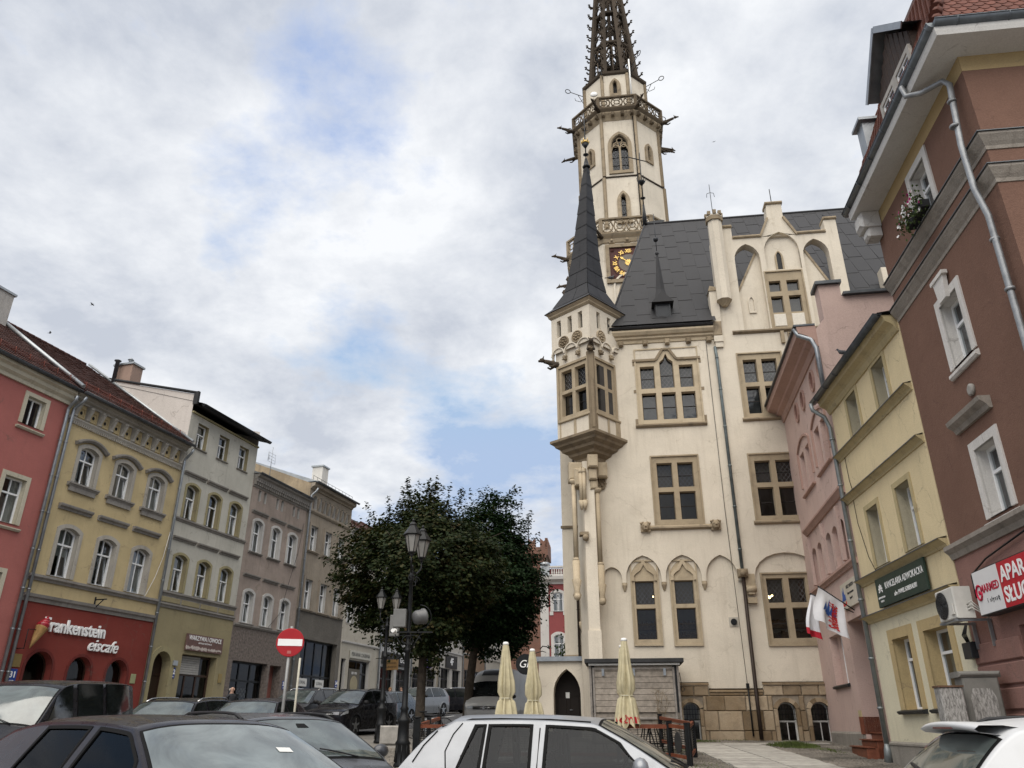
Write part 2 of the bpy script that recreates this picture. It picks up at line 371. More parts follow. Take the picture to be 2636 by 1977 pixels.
def wall_panel(mb,x0,x1,z0,z1,ops,rev=.22,y=0,m=0,mr=None,n=10):
    mr=m if mr is None else mr
    ops=[o for o in ops if o['x1']>x0 and o['x0']<x1 and o['z1']>z0 and o['z0']<z1]
    xs=sorted({x0,x1,*[max(x0,o['x0']) for o in ops],*[min(x1,o['x1']) for o in ops]})
    for a,b in zip(xs,xs[1:]):
        if b-a<1e-5: continue
        col=sorted([o for o in ops if o['x0']<=a+1e-5 and o['x1']>=b-1e-5],key=lambda o:o['z0']); z=z0
        for o in col:
            if o['z0']>z: mb.poly([(a,y,z),(b,y,z),(b,y,o['z0']),(a,y,o['z0'])],m)
            z=o['z1']
        if z<z1: mb.poly([(a,y,z),(b,y,z),(b,y,z1),(a,y,z1)],m)
    for o in ops:
        c=top_curve(o,n); rv=o.get('rev',rev)
        for p,q in zip(c,c[1:]):
            if o['z1']-max(p[1],q[1])>1e-4 or abs(p[1]-q[1])>1e-4:
                mb.poly([(p[0],y,p[1]),(q[0],y,q[1]),(q[0],y,o['z1']),(p[0],y,o['z1'])],m)
        pts=outline(o,n); k=len(pts); bk=outline(inset(o,o['sp']),n) if o.get('sp') else pts
        for i in range(k):
            j=(i+1)%k; p,q,p2,q2=pts[i],pts[j],bk[i],bk[j]
            if abs(p[0]-q[0])+abs(p[1]-q[1])<1e-6 or (i==0 and o.get('nosill')): continue
            mb.poly([(p[0],y,p[1]),(q[0],y,q[1]),(q2[0],y+rv,q2[1]),(p2[0],y+rv,p2[1])],mr)
def zat(curve,x):
    for p,q in zip(curve,curve[1:]):
        if p[0]-1e-6<=x<=q[0]+1e-6: return lerp(p[1],q[1],0 if q[0]-p[0]<1e-9 else (x-p[0])/(q[0]-p[0]))
    return curve[-1][1]
def cell_poly(curve,xa,xb,za,zb):
    "polygon of a pane; zb None = up to the curve"
    if zb is not None: return [(xa,za),(xb,za),(xb,zb),(xa,zb)]
    mid=[p for p in curve if xa+1e-4<p[0]<xb-1e-4]
    top=[(xa,zat(curve,xa))]+mid+[(xb,zat(curve,xb))]
    return [(xa,za),(xb,za)]+top[::-1]
CACHE={}
class House:
    "a building in a facade frame; parts are children of its empty, drawn in facade coordinates"
    def __init__(s,F,name,label,cat,xm,zb,group=None,ym=0):
        s.F=F; p=F.w(xm,ym,zb); s.root=thing(name,label,cat,p,F.rz,group); s.off=Vector((-xm,-ym,-zb)); s.xm,s.zb=xm,zb
    def part(s,name,mb,mats,parent=None,label=None):
        o=mb.build(name,mats,parent or s.root,s.off if parent is None else (0,0,0))
        if label: o['label']=label
        return o
    def window(s,op,y,bw=.06,cols=2,trans=.66,tcols=None,mat=None,gl=None,curtain=None,tilt=0,name='window',dep=.07,sashes=True,lab=None):
        mat=mat or M['frame']; gl=gl or M['wglass']
        w,h=op['x1']-op['x0'],op['z1']-op['z0']; o=dict(op); cx=(op['x0']+op['x1'])/2
        o['x0'],o['x1'],o['z0'],o['z1']=-w/2,w/2,0,h
        key=(name,round(w,3),round(h,3),o.get('k'),o.get('r'),bw,cols,trans,tcols,mat.name,gl.name,tilt,curtain)
        if key not in CACHE:
            mb=MB(); i=inset(o,bw); mb.ring(outline(o),outline(i),0,dep); c=top_curve(i)
            zt=h*trans if trans else None; x0,x1=-w/2+bw,w/2-bw; tc_=tcols or cols; panes=[]
            rows=[(bw,zt-bw/2,cols),(zt+bw/2,None,tc_)] if zt else [(bw,None,cols)]
            if zt: mb.box(x0,x1,-.012,dep,zt-bw/2,zt+bw/2)
            for ri,(za,zb,nc) in enumerate(rows):
                cw=(x1-x0)/nc
                for k in range(nc):
                    xa,xb=x0+k*cw+(bw*.35 if k else 0),x0+(k+1)*cw-(bw*.35 if k<nc-1 else 0)
                    if k: 
                        xm=x0+k*cw; ztop=zb if zb else zat(c,xm); mb.box(xm-bw*.35,xm+bw*.35,.004,dep-.006,za,ztop)
                    ti=tilt if ri==0 and (k==nc-1) and tilt else 0
                    P=cell_poly(c,xa,xb,za,zb); zl=lambda z:dep*.45+(z-za)*math.tan(R(ti))
                    pm=MB(); pm.poly([(x,zl(z),z) for x,z in P])
                    if ti:  # a tilted sash with its own frame
                        q=.05; PI=[(xa+q,za+q),(xb-q,za+q),(xb-q,zb-q),(xa+q,zb-q)]
                        sm=MB(); sm.ring(P,PI,0,.05); sm.v=[(x,yy+zl(z),z) for x,yy,z in sm.v]
                        panes.append(('sash',sm.build('sash',mat,mesh_only=True)))
                    panes.append(('pane',pm.build('pane',gl,mesh_only=True)))
            if curtain:
                cm=MB(); n=14; hh=h*.97
                segs={'full':[(-w/2,w/2)],'sides':[(-w/2,-w*.18),(w*.18,w/2)],'left':[(-w/2,-.02)],'half':[(-w/2,w/2)]}[curtain]
                zlo=.0 if curtain!='half' else h*.45
                for a,b in segs:
                    pr=[(lerp(a,b,k/n),.17+.03*math.sin(k*2.1+a*9)) for k in range(n+1)]
                    for p,q in zip(pr,pr[1:]):
                        cm.poly([(p[0],p[1],zlo),(q[0],q[1],zlo),(q[0],q[1],zat(top_curve(o),q[0])),(p[0],p[1],zat(top_curve(o),p[0]))])
                panes.append(('curtain',cm.build('curtain',M['curtain'],mesh_only=True)))
            CACHE[key]=(mb.build(name,mat,mesh_only=True),panes)
        me,panes=CACHE[key]
        f=link(name,me,s.root,Vector((cx,y,op['z0']))+s.off)
        for nm,pm in panes: link(nm,pm,f)
        if lab: f['label']=lab
        return f
    def sub(s,name,mb,mats,parent):
        "a sub-part drawn in facade coordinates under a part placed elsewhere"
        loc=-parent.location+s.off if parent.location!=s.off else (0,0,0)
        return mb.build(name,mats,parent,loc)
def wop(xc,w,z0,z1,k='rect',r=0,**kw): return dict(x0=xc-w/2,x1=xc+w/2,z0=z0,z1=z1,k=k,r=r,**kw)
def surround(op,b,proud,mb=None,sill=0,m=0):
    mb=mb or MB(); mb.ring(outline(inset(op,-b,sill=-sill if sill else 0.0)),outline(op),-proud,.02,m); return mb
CORN=[(.05,0),(.05,.08),(.12,.14),(.12,.22),(.20,.26),(.20,.33)]
def scaled(prof,so,sz): return [(o*so,z*sz) for o,z in prof]
def hood(mb,x0,x1,z,out=.14,h=.16): mb.mould(x0,x1,z,[(out*.35,0),(out*.45,h*.35),(out*.9,h*.55),(out,h*.8),(out,h)])
def sill(mb,x0,x1,z,out=.12,h=.10): mb.mould(x0,x1,z-h,[(out*.5,0),(out*.8,h*.5),(out,h*.6),(out,h)])
def shell(mb,x0,x1,z0,z1,depth,m=0,zback=None):
    "side and back walls behind a front wall"
    zb=zback or z1
    mb.poly([(x0,0,z0),(x0,depth,z0),(x0,depth,zb),(x0,0,z1)][::-1],m); mb.poly([(x1,0,z0),(x1,depth,z0),(x1,depth,zb),(x1,0,z1)],m)
    mb.poly([(x0,depth,z0),(x1,depth,z0),(x1,depth,zb),(x0,depth,zb)],m)
def downpipe(hs,x,z0,z1,y=-.12,r=.055,mat=None,swan=None,parent=None,brackets=True):
    mb=MB(); pts=[(x,y,z0),(x,y,z1)]
    if swan: pts=[(x,y,z0),(x,y,z1-.45),(x,y,z1-.35)]+[(x+swan[0]*f,y+swan[1]*f,z1-.35+.35*f) for f in (.25,.6,.85)]+[(x+swan[0],y+swan[1],z1+.12)]
    mb.tube(pts,r,10)
    z=z0+.6
    while z<z1-.5:
        mb.lathe([(r+.008,z),(r+.016,z+.02),(r+.008,z+.04)],10,(x,y)); 
        if brackets: mb.box(x-.012,x+.012,y,.0,z+.05,z+.07)
        z+=1.35
    return hs.part('downpipe',mb,mat or M['zinc'],parent)
def half_gutter(mb,x0,x1,y,z,r=.08,n=8,m=0):
    for sgn in (1,):
        rows=[[(x,y-r*math.cos(math.pi*k/n)*1.0,z-r*math.sin(math.pi*k/n)) for k in range(n+1)] for x in (x0,x1)]
        a=mb.vs(rows[0]); b=mb.vs(rows[1])
        for k in range(n): mb.face((a+k,b+k,b+k+1,a+k+1),m,True)
        mb.face(range(a,a+n+1),m); mb.face(range(b+n,b-1,-1),m)
    mb.tube([(x0,y-r,z),(x1,y-r,z)],.014,6,m)
    x=x0+.4
    while x<x1:
        mb.tube([(x,y-r*math.cos(math.pi*k/6)*1.06,z-r*math.sin(math.pi*k/6)*1.06) for k in range(7)],.01,5,m); x+=.9
def tile_rows(mb,x0,x1,y0,z0,y1,z1,rows,tw=.21,lift=.028,m=0):
    "lapped tiles on a slope from the eave (y0,z0) to the ridge (y1,z1): one scalloped course after another"
    n=max(1,int((x1-x0)/tw)); d=Vector((0,y1-y0,z1-z0)); nn=Vector((0,-(z1-z0),(y1-y0))).normalized()
    for r_ in range(rows):
        a=Vector((0,y0,z0))+d*(r_/rows); b=Vector((0,y0,z0))+d*((r_+1.12)/rows) if r_<rows-1 else Vector((0,y1,z1))
        sh=tw/2 if r_%2 else 0
        for k in range(n+(1 if sh else 0)):
            xa=max(x0,x0+k*tw-sh+.004); xb=min(x1,x0+(k+1)*tw-sh-.004)
            if xb-xa<.02: continue
            j=random.uniform(0,.012); xm=(xa+xb)/2; A=a+nn*(lift+j); Bv=b+nn*.004; D=d*(-.014/ max(.2,d.length/rows))*0
            e=a+nn*(lift+j)-d.normalized()*.03
            i=mb.vs([(xa,A.y,A.z),(xm,e.y,e.z),(xb,A.y,A.z),(xb,Bv.y,Bv.z),(xa,Bv.y,Bv.z),(xa,a.y,a.z),(xm,a.y-.01,a.z-.01),(xb,a.y,a.z)])
            mb.face((i,i+1,i+2,i+3,i+4),m); mb.face((i+5,i+6,i+1,i),m); mb.face((i+6,i+7,i+2,i+1),m)
# ------------------------------------------------------------------ ground, road, paving
asph=plain('asphalt',(.062,.062,.064),.9,var=.25,nsc=1.3,bump=.35,spec=.3)
pave=plain('paving',(.17,.16,.145),.9,var=.3,nsc=.8,bump=.5,spec=.25)
def sheet(name,xy_rows,mat,dz=0):
    "rows of points across, following the slope"
    mb=MB(); n=len(xy_rows[0]); rr=[mb.vs([(x,y,g(y)+dz) for x,y in r_]) for r_ in xy_rows]
    for a,b in zip(rr,rr[1:]):
        for k in range(n-1): mb.face((a+k,a+k+1,b+k+1,b+k),0)
    return tag(mb.build(name,mat),kind='structure')
ys=[-300,-40,0,3,6,8,10,13,16,18,20.5,22,24,26,28,29,31,33,37,42,48,55,65,75,85,95,200,500,900]
sheet('ground',[[(x,y) for x in (-500,-40,-12,0,12,40,500)] for y in ys],pave)
def lrow(y_in,us): return [FL.w(u,y_in,0) for u in us]
us=[2,8,14,20,26,32,38,44,50,56,62,70,80,95]
def strip(name,a,b,mat,dz):
    A=lrow(a,us); B=lrow(b,us); return sheet(name,[[(p.x,p.y),(q.x,q.y)] for p,q in zip(A,B)],mat,dz)
strip('road',-3.0,-9.2,asph,.004)
kb=MB(); A=lrow(-2.6,us); B=lrow(-2.9,us)
strip('pavement',-.05,-2.75,plain('pavement_slabs',(.24,.23,.21),.9,var=.25,nsc=2,bump=.4),.10)
mk=plain('road_paint',(.62,.62,.60),.7,var=.15)
for k in range(9):
    u=40+k*3.2; p=[FL.w(u,-6.2,0),FL.w(u,-6.05,0),FL.w(u+1.6,-6.05,0),FL.w(u+1.6,-6.2,0)]
    mb=MB(); mb.poly([(q.x,q.y,g(q.y)+.009) for q in p]); tag(mb.build('road_marking',mk),kind='structure')
# cobbles in the corner of the square: every sett a small worn block
cob=plain('cobble_stone',(.15,.135,.115),.85,var=.55,nsc=1.1,bump=.5,spec=.35)
def in_slab(x,y): return (3.9<x<10.2 and 26.9<y<27.35) or (5.3<x<7.9 and 17<y<26.85)
mb=MB(); rc=random.Random(3); y=16.6; row=0
while y<28.9:
    dy=.105; x=-9.5+(row%2)*.06
    while x<10.4:
        w=rc.uniform(.09,.135)
        if (x>3.2 or y<25.5) and not in_slab(x+.05,y+.05):
            j=lambda: rc.uniform(-.008,.008)
            a,b,c,d=(x+j(),y+j()),(x+w-.014+j(),y+j()),(x+w-.014+j(),y+dy-.014+j()),(x+j(),y+dy-.014+j())
            h=rc.uniform(.012,.03); cx,cy=(a[0]+c[0])/2,(a[1]+c[1])/2; z=g(y)
            i=mb.vs([(px,py,g(py)-.01) for px,py in (a,b,c,d)]+[(cx+(px-cx)*.78,cy+(py-cy)*.78,g(py)+h) for px,py in (a,b,c,d)])
            mb.face((i+4,i+5,i+6,i+7),0,True)
            for k in range(4): mb.face((i+k,i+(k+1)%4,i+4+(k+1)%4,i+4+k),0,True)
        x+=w
    y+=dy; row+=1
tag(mb.build('cobbles',cob),kind='stuff')
pv=thing('slab_path',None,None); pv['kind']='structure'
slabm=plain('concrete_slab',(.33,.315,.285),.9,var=.22,nsc=4,bump=.4,rnd=.12)
def slab(x0,x1,y0,y1):
    m_=MB(); q=.012; pts=[(x0+q,y0+q),(x1-q,y0+q),(x1-q,y1-q),(x0+q,y1-q)]
    i=m_.vs([(x,y,g(y)-.02) for x,y in pts]+[(x,y,g(y)+.028) for x,y in pts])
    m_.face((i+4,i+5,i+6,i+7)); 
    for k in range(4): m_.face((i+k,i+(k+1)%4,i+4+(k+1)%4,i+4+k))
    o=m_.build('slab',slabm,pv); return o
x=3.9
for w in (1.25,1.6,1.1,1.3,1.0):
    slab(x,x+w,26.92,27.33); x+=w
y=17.3
while y<26.7:
    o=random.uniform(-.05,.05); slab(5.35+o,6.62,y,y+.47); slab(6.64,7.85+o,y,y+.47); y+=.49
# weeds and grass in the corner
gr=plain('weed_green',(.075,.10,.025),.8,var=.5,nsc=1.5)
mb=MB(); rg=random.Random(5)
def blades(cx,cy,rx,ry,n,h):
    for k in range(n):
        a=rg.uniform(0,6.283); q=rg.random()**.7; x=cx+rx*q*math.cos(a); y=cy+ry*q*math.sin(a); z=g(y)
        if in_slab(x,y): continue
        b=rg.uniform(0,6.283); l=h*rg.uniform(.4,1.2)*(1-.6*q); w=.012
        dx,dy=math.cos(b)*w,math.sin(b)*w; tx,ty=rg.uniform(-.6,.6)*l,rg.uniform(-.6,.6)*l
        mb.poly([(x-dx,y-dy,z),(x+dx,y+dy,z),(x+tx,y+ty,z+l)])
for a in ((5.2,28.0,1.7,.5,3800,.11),(8.7,26.3,.75,1.1,3600,.17),(4.9,24.6,1.6,1.6,2600,.05),(4.4,20.5,1.5,2.5,1700,.05),(9.2,24.6,.3,1.3,500,.08),(3.6,28.3,1.5,.3,600,.08),(7.8,28.4,1.8,.15,500,.08)): blades(*a)
tag(mb.build('grass',gr),kind='stuff')

# ================================================================== houses on the left
def gable_roof(hs,x0,x1,y0,z0,yr,zr,mat,tiled=False,name='roof',rows=26,back=None):
    mb=MB(); yb=back or 2*yr; th=.06
    mb.poly([(x0,y0,z0),(x1,y0,z0),(x1,yr,zr),(x0,yr,zr)]); mb.poly([(x0,y0,z0-th),(x1,y0,z0-th),(x1,y0,z0),(x0,y0,z0)])
    mb.poly([(x0,yr,zr),(x1,yr,zr),(x1,yb,z0),(x0,yb,z0)])
    for x in (x0,x1): mb.poly([(x,y0,z0),(x,yr,zr),(x,yb,z0)])
    r_=hs.part(name,mb,mat)
    if tiled:
        tb=MB(); tile_rows(tb,x0+.03,x1-.03,y0,z0+.012,yr-.05,zr+.0,rows,tw=.23); o=hs.part('roof_tiles',tb,M['tileold'],r_); o['kind']='stuff'
        rb=MB(); n=int((x1-x0)/.35)
        for k in range(n): rb.tube([(x0+k*.35,yr,zr+.03),(x0+k*.35+.36,yr,zr+.045)],.09,8)
        hs.part('ridge_tiles',rb,M['tiledk'],r_)
    return r_
def snow_guard(hs,x0,x1,y,z,slope,parent):
    mb=MB()
    for k in range(4): mb.tube([(x0,y,z+.06+.055*k),(x1,y,z+.06+.055*k)],.008,5)
    x=x0+.15
    while x<x1:
        mb.tube([(x,y-.02,z-.02),(x,y,z+.26)],.012,5); mb.tube([(x,y+.22,z+.22*slope),(x,y,z+.24)],.009,5); x+=.62
    return hs.part('snow_guard',mb,plain('snow_guard_paint',(.16,.04,.025),.6),parent)
def chimney(hs,x,y,z0,z1,w,d,mat,cap=True,pots=0,parent=None):
    mb=MB(); mb.box(x-w/2,x+w/2,y-d/2,y+d/2,z0,z1); c=hs.part('chimney',mb,mat,parent)
    if cap:
        m_=MB(); m_.box(x-w/2-.07,x+w/2+.07,y-d/2-.07,y+d/2+.07,z1+.002,z1+.10); hs.part('chimney_cap',m_,M['sheet'],c if parent is None else c)
    if pots:
        m_=MB()
        for k in range(pots):
            px=x+(k-.5*(pots-1))*.35; m_.lathe([(.09,z1+.10),(.09,z1+.42),(.16,z1+.44),(.03,z1+.56)],10,(px,y))
        hs.part('flue',m_,M['zinc'],c)
    return c
def door_leaf(hs,op,y,mat,arch_glass=True):
    mb=MB(); c=dict(op); mb.prism(outline(c),y,y+.05)
    w=(op['x1']-op['x0'])
    for sx in (-1,1):
        xc=(op['x0']+op['x1'])/2+sx*w*.23
        for a,b in ((.10,.30),(.36,.62)):
            zz0=op['z0']+(op['z1']-op['z0'])*a; zz1=op['z0']+(op['z1']-op['z0'])*b
            mb.cbox(xc-w*.17,xc+w*.17,y-.02,y+.01,zz0,zz1,.015)
    d=hs.part('door',mb,mat); hb=MB(); hb.tube([((op['x0']+op['x1'])/2+.05,y-.02,op['z0']+1.05),((op['x0']+op['x1'])/2+.05,y-.07,op['z0']+1.05),((op['x0']+op['x1'])/2+.17,y-.07,op['z0']+1.05)],.012,6); hs.part('handle',hb,M['zinc'],d)
    return d
def shopfront(hs,x0,x1,z0,z1,y,cols,zt,mat,gl=None):
    op=dict(x0=x0,x1=x1,z0=z0,z1=z1,k='rect',r=0); f=hs.window(op,y,bw=.09,cols=cols,trans=(zt-z0)/(z1-z0),mat=mat,gl=gl or M['sglass'],name='shop_window',dep=.10); return f
def signboard(F,name,label,x,z,w,h,mat,lines,y=-.05,th=.05,edge=None,cat='sign'):
    "lines: (text,size,dx,dz,mat,kw)"
    p=F.w(x,y,z); rt=thing(name,label,cat,p,F.rz); mb=MB(); mb.cbox(-w/2,w/2,-th/2,th/2,-h/2,h/2,.008); mb.build('panel',mat,rt)
    for tx,sz,dx,dz,tm,kw in lines: text('lettering',tx,sz,tm,rt,(dx,-th/2-.004,dz),depth=.003,**kw)
    return rt
def fan(mb,cx,cz,r,y,n=8): pass

# ---- red house at the left edge
red=stucco('red_render',(.37,.135,.118),.10,.10,stain=.12); cream=stucco('cream_trim',(.50,.46,.36),.12,.3)
H=House(FL,'red_house','red rendered house with cream window frames at the left edge of the picture','house',17.4,1.0)
ops=[]; 
for xc in (15.2,17.55,19.93):
    ops+= [wop(xc,.78,11.38,12.42),wop(xc,.86,7.88,9.45),wop(xc,.86,4.6,6.25)]
ops+= [wop(15.2,1.1,1.0,3.6,'round',.55),wop(17.5,1.1,1.9,3.6,'round',.55),wop(19.9,1.1,1.0,3.6,'round',.55)]
mb=MB(); wall_panel(mb,13.6,21.30,.6,13.0,ops,.24,mr=1); shell(mb,13.6,21.30,.6,13.0,12); H.part('wall',mb,[red,cream])
for o in ops[:9]:
    f=H.window(o,.17,cols=2,trans=None if o['z0']>11 else .66,curtain='sides' if o['z0']<9 else None,tilt=0)
    sm=surround(o,.15,.035); H.sub('window_surround',sm,cream,f); s_=MB(); sill(s_,o['x0']-.2,o['x1']+.2,o['z0']-.13,.11,.09); H.sub('sill',s_,cream,f)
for o in ops[9:]: H.window(o,.2,cols=2,trans=.6,mat=M['wood'],gl=M['sglass'])
mb=MB(); mb.mould(13.6,21.28,12.72,scaled(CORN,1.6,1.6)); H.part('cornice',mb,cream)
rf=gable_roof(H,13.5,21.3,-.42,13.34,6.8,18.45,M['tiledk'],True)
snow_guard(H,14,21.2,-.1,13.62,.7,rf)
mb=MB(); half_gutter(mb,13.5,21.35,-.42,13.30); H.part('gutter',mb,M['gutter'],rf)
mb=MB(); mb.tube([(21.33,-.45,13.48),(21.33,6.8,18.62)],.085,6); H.part('verge_flashing',mb,M['sheet'],rf)
chimney(H,20.75,4.8,15.5,18.2,.9,.9,stucco('chimney_render',(.42,.40,.37),.2,.5),parent=rf)
downpipe(H,21.19,1.2,12.9,-.13,.06,swan=(-.02,-.32))

# ---- yellow house with the ice-cream shop
yel=stucco('yellow_render',(.49,.395,.225),.12,.16,stain=.2); redshop=stucco('red_shopfront',(.20,.046,.037),.10,.08,stain=.15)
trimg=stucco('grey_trim',(.38,.355,.31),.14,.35); trimdk=stucco('sooty_trim',(.25,.235,.215),.2,.5)
H=House(FL,'yellow_house','ochre yellow house with bracketed frieze above a dark red ice-cream shop','house',24.65,1.0)
ops=[]
for xc in (22.78,24.70,26.62): ops.append(wop(xc,.92,9.95,11.45,'seg',.16))
for xc in (22.70,24.62,26.52): ops.append(wop(xc,.92,6.48,8.28,'seg',.16))
gf=[wop(22.72,1.16,1.0,3.92,'round',.58),wop(24.55,1.10,2.0,3.88,'round',.55),wop(26.42,1.10,1.0,3.90,'round',.55)]
mb=MB(); wall_panel(mb,21.35,27.95,5.62,13.0,ops,.26,mr=2); wall_panel(mb,21.35,27.95,.6,5.62,gf,.32,m=1); shell(mb,21.35,27.95,.6,13.0,12)
H.part('wall',mb,[yel,redshop,trimg])
for i,o in enumerate(ops):
    f=H.window(o,.18,cols=1 if 0 else 2,trans=.66,tcols=2,tilt=6 if i in(0,1,3,4) else 4,curtain=['left','sides','full','half','left','full'][i])
    sm=surround(o,.15,.04); H.sub('window_surround',sm,trimg,f)
    if i<3:
        c=top_curve(inset(o,-.26)); hb=MB(); c=[(c[0][0]-.08,c[0][1]-.02)]+c+[(c[-1][0]+.08,c[-1][1]-.02)]
        hb.sweep(c,[(.0,-.05),(.10,-.05),(.17,.02),(.17,.08),(.0,.10)]); H.sub('window_hood',hb,trimdk,f)
        sb=MB(); sill(sb,o['x0']-.28,o['x1']+.28,o['z0'],.16,.15); sb.box(o['x0']-.18,o['x1']+.18,-.08,.01,o['z0']-.32,o['z0']-.15); H.sub('sill',sb,trimdk,f)
    else:
        hb=MB(); hood(hb,o['x0']-.33,o['x1']+.33,8.88,.16,.2); H.sub('window_hood',hb,trimdk,f)
for i,o in enumerate(gf):
    if i==1: 
        f=H.window(o,.24,cols=1,trans=.42,mat=M['wood'],gl=M['sglass'],name='shop_window')
    else: f=H.window(o,.28,cols=2,trans=.62,tcols=1,mat=M['wood'],gl=M['sglass'],name='shop_door')
    H.sub('door_arch' if i!=1 else 'window_arch',surround(o,.10,.03),stucco('arch_red',(.13,.03,.026),.1),f)
mb=MB(); mb.mould(21.35,27.93,6.22,[(.05,0),(.07,.06),(.14,.12),(.14,.2)]); H.part('string_course',mb,trimdk); mb=MB(); mb.mould(21.35,27.93,5.50,[(.04,0),(.06,.12),(.12,.16),(.14,.26)]); H.part('string_course',mb,trimdk)
# frieze: coffers with a round vent, scrolled brackets, a dentilled base
fz=MB(); fz.mould(21.36,27.93,12.22,[(.05,0),(.07,.05),(.10,.10),(.10,.15)]); x=21.42
while x<27.9: fz.box(x,x+.05,-.075,0,12.12,12.215); x+=.1
fz.mould(21.36,27.93,12.98,scaled(CORN,1.8,.9)); cr=H.part('cornice',fz,trimg)
br=MB()
for k in range(11):
    x=21.62+k*.615; P=[(.0,12.36),(.06,12.36),(.10,12.42),(.09,12.50),(.13,12.62),(.22,12.80),(.25,12.92),(.22,12.98),(.0,12.98)]
    a=br.vs([(x-.085,-o_,z) for o_,z in P]); b=br.vs([(x+.085,-o_,z) for o_,z in P])
    for j in range(len(P)):
        jj=(j+1)%len(P); br.face((a+j,b+j,b+jj,a+jj),0,True)
    br.face(range(a+len(P)-1,a-1,-1)); br.face(range(b,b+len(P)))
    br.tube([(x-.1,-.2,12.9),(x+.1,-.2,12.9)],.06,8); br.tube([(x-.095,-.08,12.45),(x+.095,-.08,12.45)],.045,8)
    me=br.build('bracket',trimg,mesh_only=True); link('bracket',me,H.root,H.off); br=MB()
    if k<10:
        xm=x+.3075; cf=MB(); sq=[(xm-.17,12.45),(xm+.17,12.45),(xm+.17,12.86),(xm-.17,12.86)]; sq2=[(xm-.13,12.49),(xm+.13,12.49),(xm+.13,12.82),(xm-.13,12.82)]
        cf.ring(sq,sq2,-.035,.0); H.part('frieze_panel',cf,yel)
        vt=MB(); vt.prism([(xm+.06*math.cos(a*math.pi/6),12.655+.07*math.sin(a*math.pi/6)) for a in range(12)],-.012,.0); H.part('vent_hole',vt,M['black'])
rf=gable_roof(H,21.36,27.93,-.50,13.32,6.8,18.25,M['tiledk'],True)
snow_guard(H,21.6,27.7,-.1,13.64,.68,rf)
mb=MB(); half_gutter(mb,21.4,28.0,-.50,13.30); H.part('gutter',mb,M['gutter'],rf)
mb=MB(); mb.tube([(27.92,-.4,13.5),(27.92,6.8,18.4)],.07,6); H.part('verge_flashing',mb,M['sheet'],rf)
downpipe(H,21.44,1.2,13.0,-.13,.06,swan=(.10,-.36)); downpipe(H,27.93,1.2,13.0,-.12,.06,swan=(.0,-.36))
wc=MB(); wc.tube([(27.85,-.1,9.3),(27.75,-.06,8.2),(27.5,-.05,7.3),(27.15,-.04,6.5),(26.9,-.03,6.3)],.009,5); H.part('wall_cable',wc,M['frame'])
bk=MB(); bk.tube([(24.58,-.02,5.55),(24.58,-.02,6.05)],.03,6); bk.tube([(24.58,-.02,5.95),(24.58,-.55,5.95)],.025,6); bk.tube([(24.58,-.02,5.6),(24.58,-.4,5.93)],.02,6)
o=H.part('sign_bracket',bk,M['black'])
r_=thing('shop_lettering','raised white lettering of the ice-cream shop on the dark red wall','sign',FL.w(24.4,-.06,4.0),FL.rz)
text('lettering','Frankenstein',.66,M['textw'],r_,(-.48,0,.80),depth=.035,bold=.012,sx=.86)
text('lettering','eiscafe',.62,M['textw'],r_,(.98,0,.30),depth=.035,bold=.003,sx=.92,shear=.35)
bl=plain('letter_bone',(.80,.78,.74),.5)
# swirl cone
cn=thing('ice_cream_cone','large model ice-cream cone with red swirl hanging beside the shop lettering','sign',FL.w(21.88,-.30,3.95),FL.rz)
mb=MB(); mb.lathe([(.015,0),(.10,.32),(.19,.72),(.21,.76),(.20,.78)],14); cb=mb.build('cone',plain('wafer',(.32,.19,.075),.7,var=.25,nsc=20,bump=.6),cn); cb.rotation_euler=(0,R(24),0)
mb=MB(); 
pts=[];rr=[]
for k in range(60):
    a=k*.42; q=k/59; pts.append(((.15*(1-q)**.8)*math.cos(a)+.02*q,(.15*(1-q)**.8)*math.sin(a),.80+.42*q)); rr.append(.085*(1-q)+.015)
mb.tube(pts,rr,8); mb.lathe([(.19,.76),(.2,.84),(.1,1.0),(.02,1.18)],12); sw=mb.build('swirl',plain('red_swirl',(.30,.02,.03),.25,coat=.5,var=.2),cn); sw.rotation_euler=(0,R(24),0)
mb=MB(); mb.tube([(-.22,.3,-.02),(-.22,0,-.02)],.015,6); mb.tube([(-.22,0,-.05),(-.22,0,.6)],.015,6); mb.tube([(-.22,0,.6),(.2,0,.62)],.012,6); mb.build('bracket',M['black'],cn)
def number_plate(F,x,z,txt,label,w=.34,h=.46):
    return signboard(F,'house_number',label,x,z,w,h,M['blue'],[(txt,.27,0,.04,M['textw'],dict(bold=.008)),('RYNEK',.06,0,-.15,M['textw'],{})],y=-.02,th=.02)
number_plate(FL,21.72,3.05,'31','blue house number plate 31 on the dark red shop wall')
signboard(FL,'brass_plaque','dull brass plaque above the house number on the dark red wall',21.74,3.55,.38,.42,M['bronze'],[],y=-.02,th=.02)
signboard(FL,'menu_board','small greenish notice right of the third red arch',27.35,3.25,.28,.36,plain('notice_green',(.28,.29,.16),.6),[],y=-.02,th=.02)

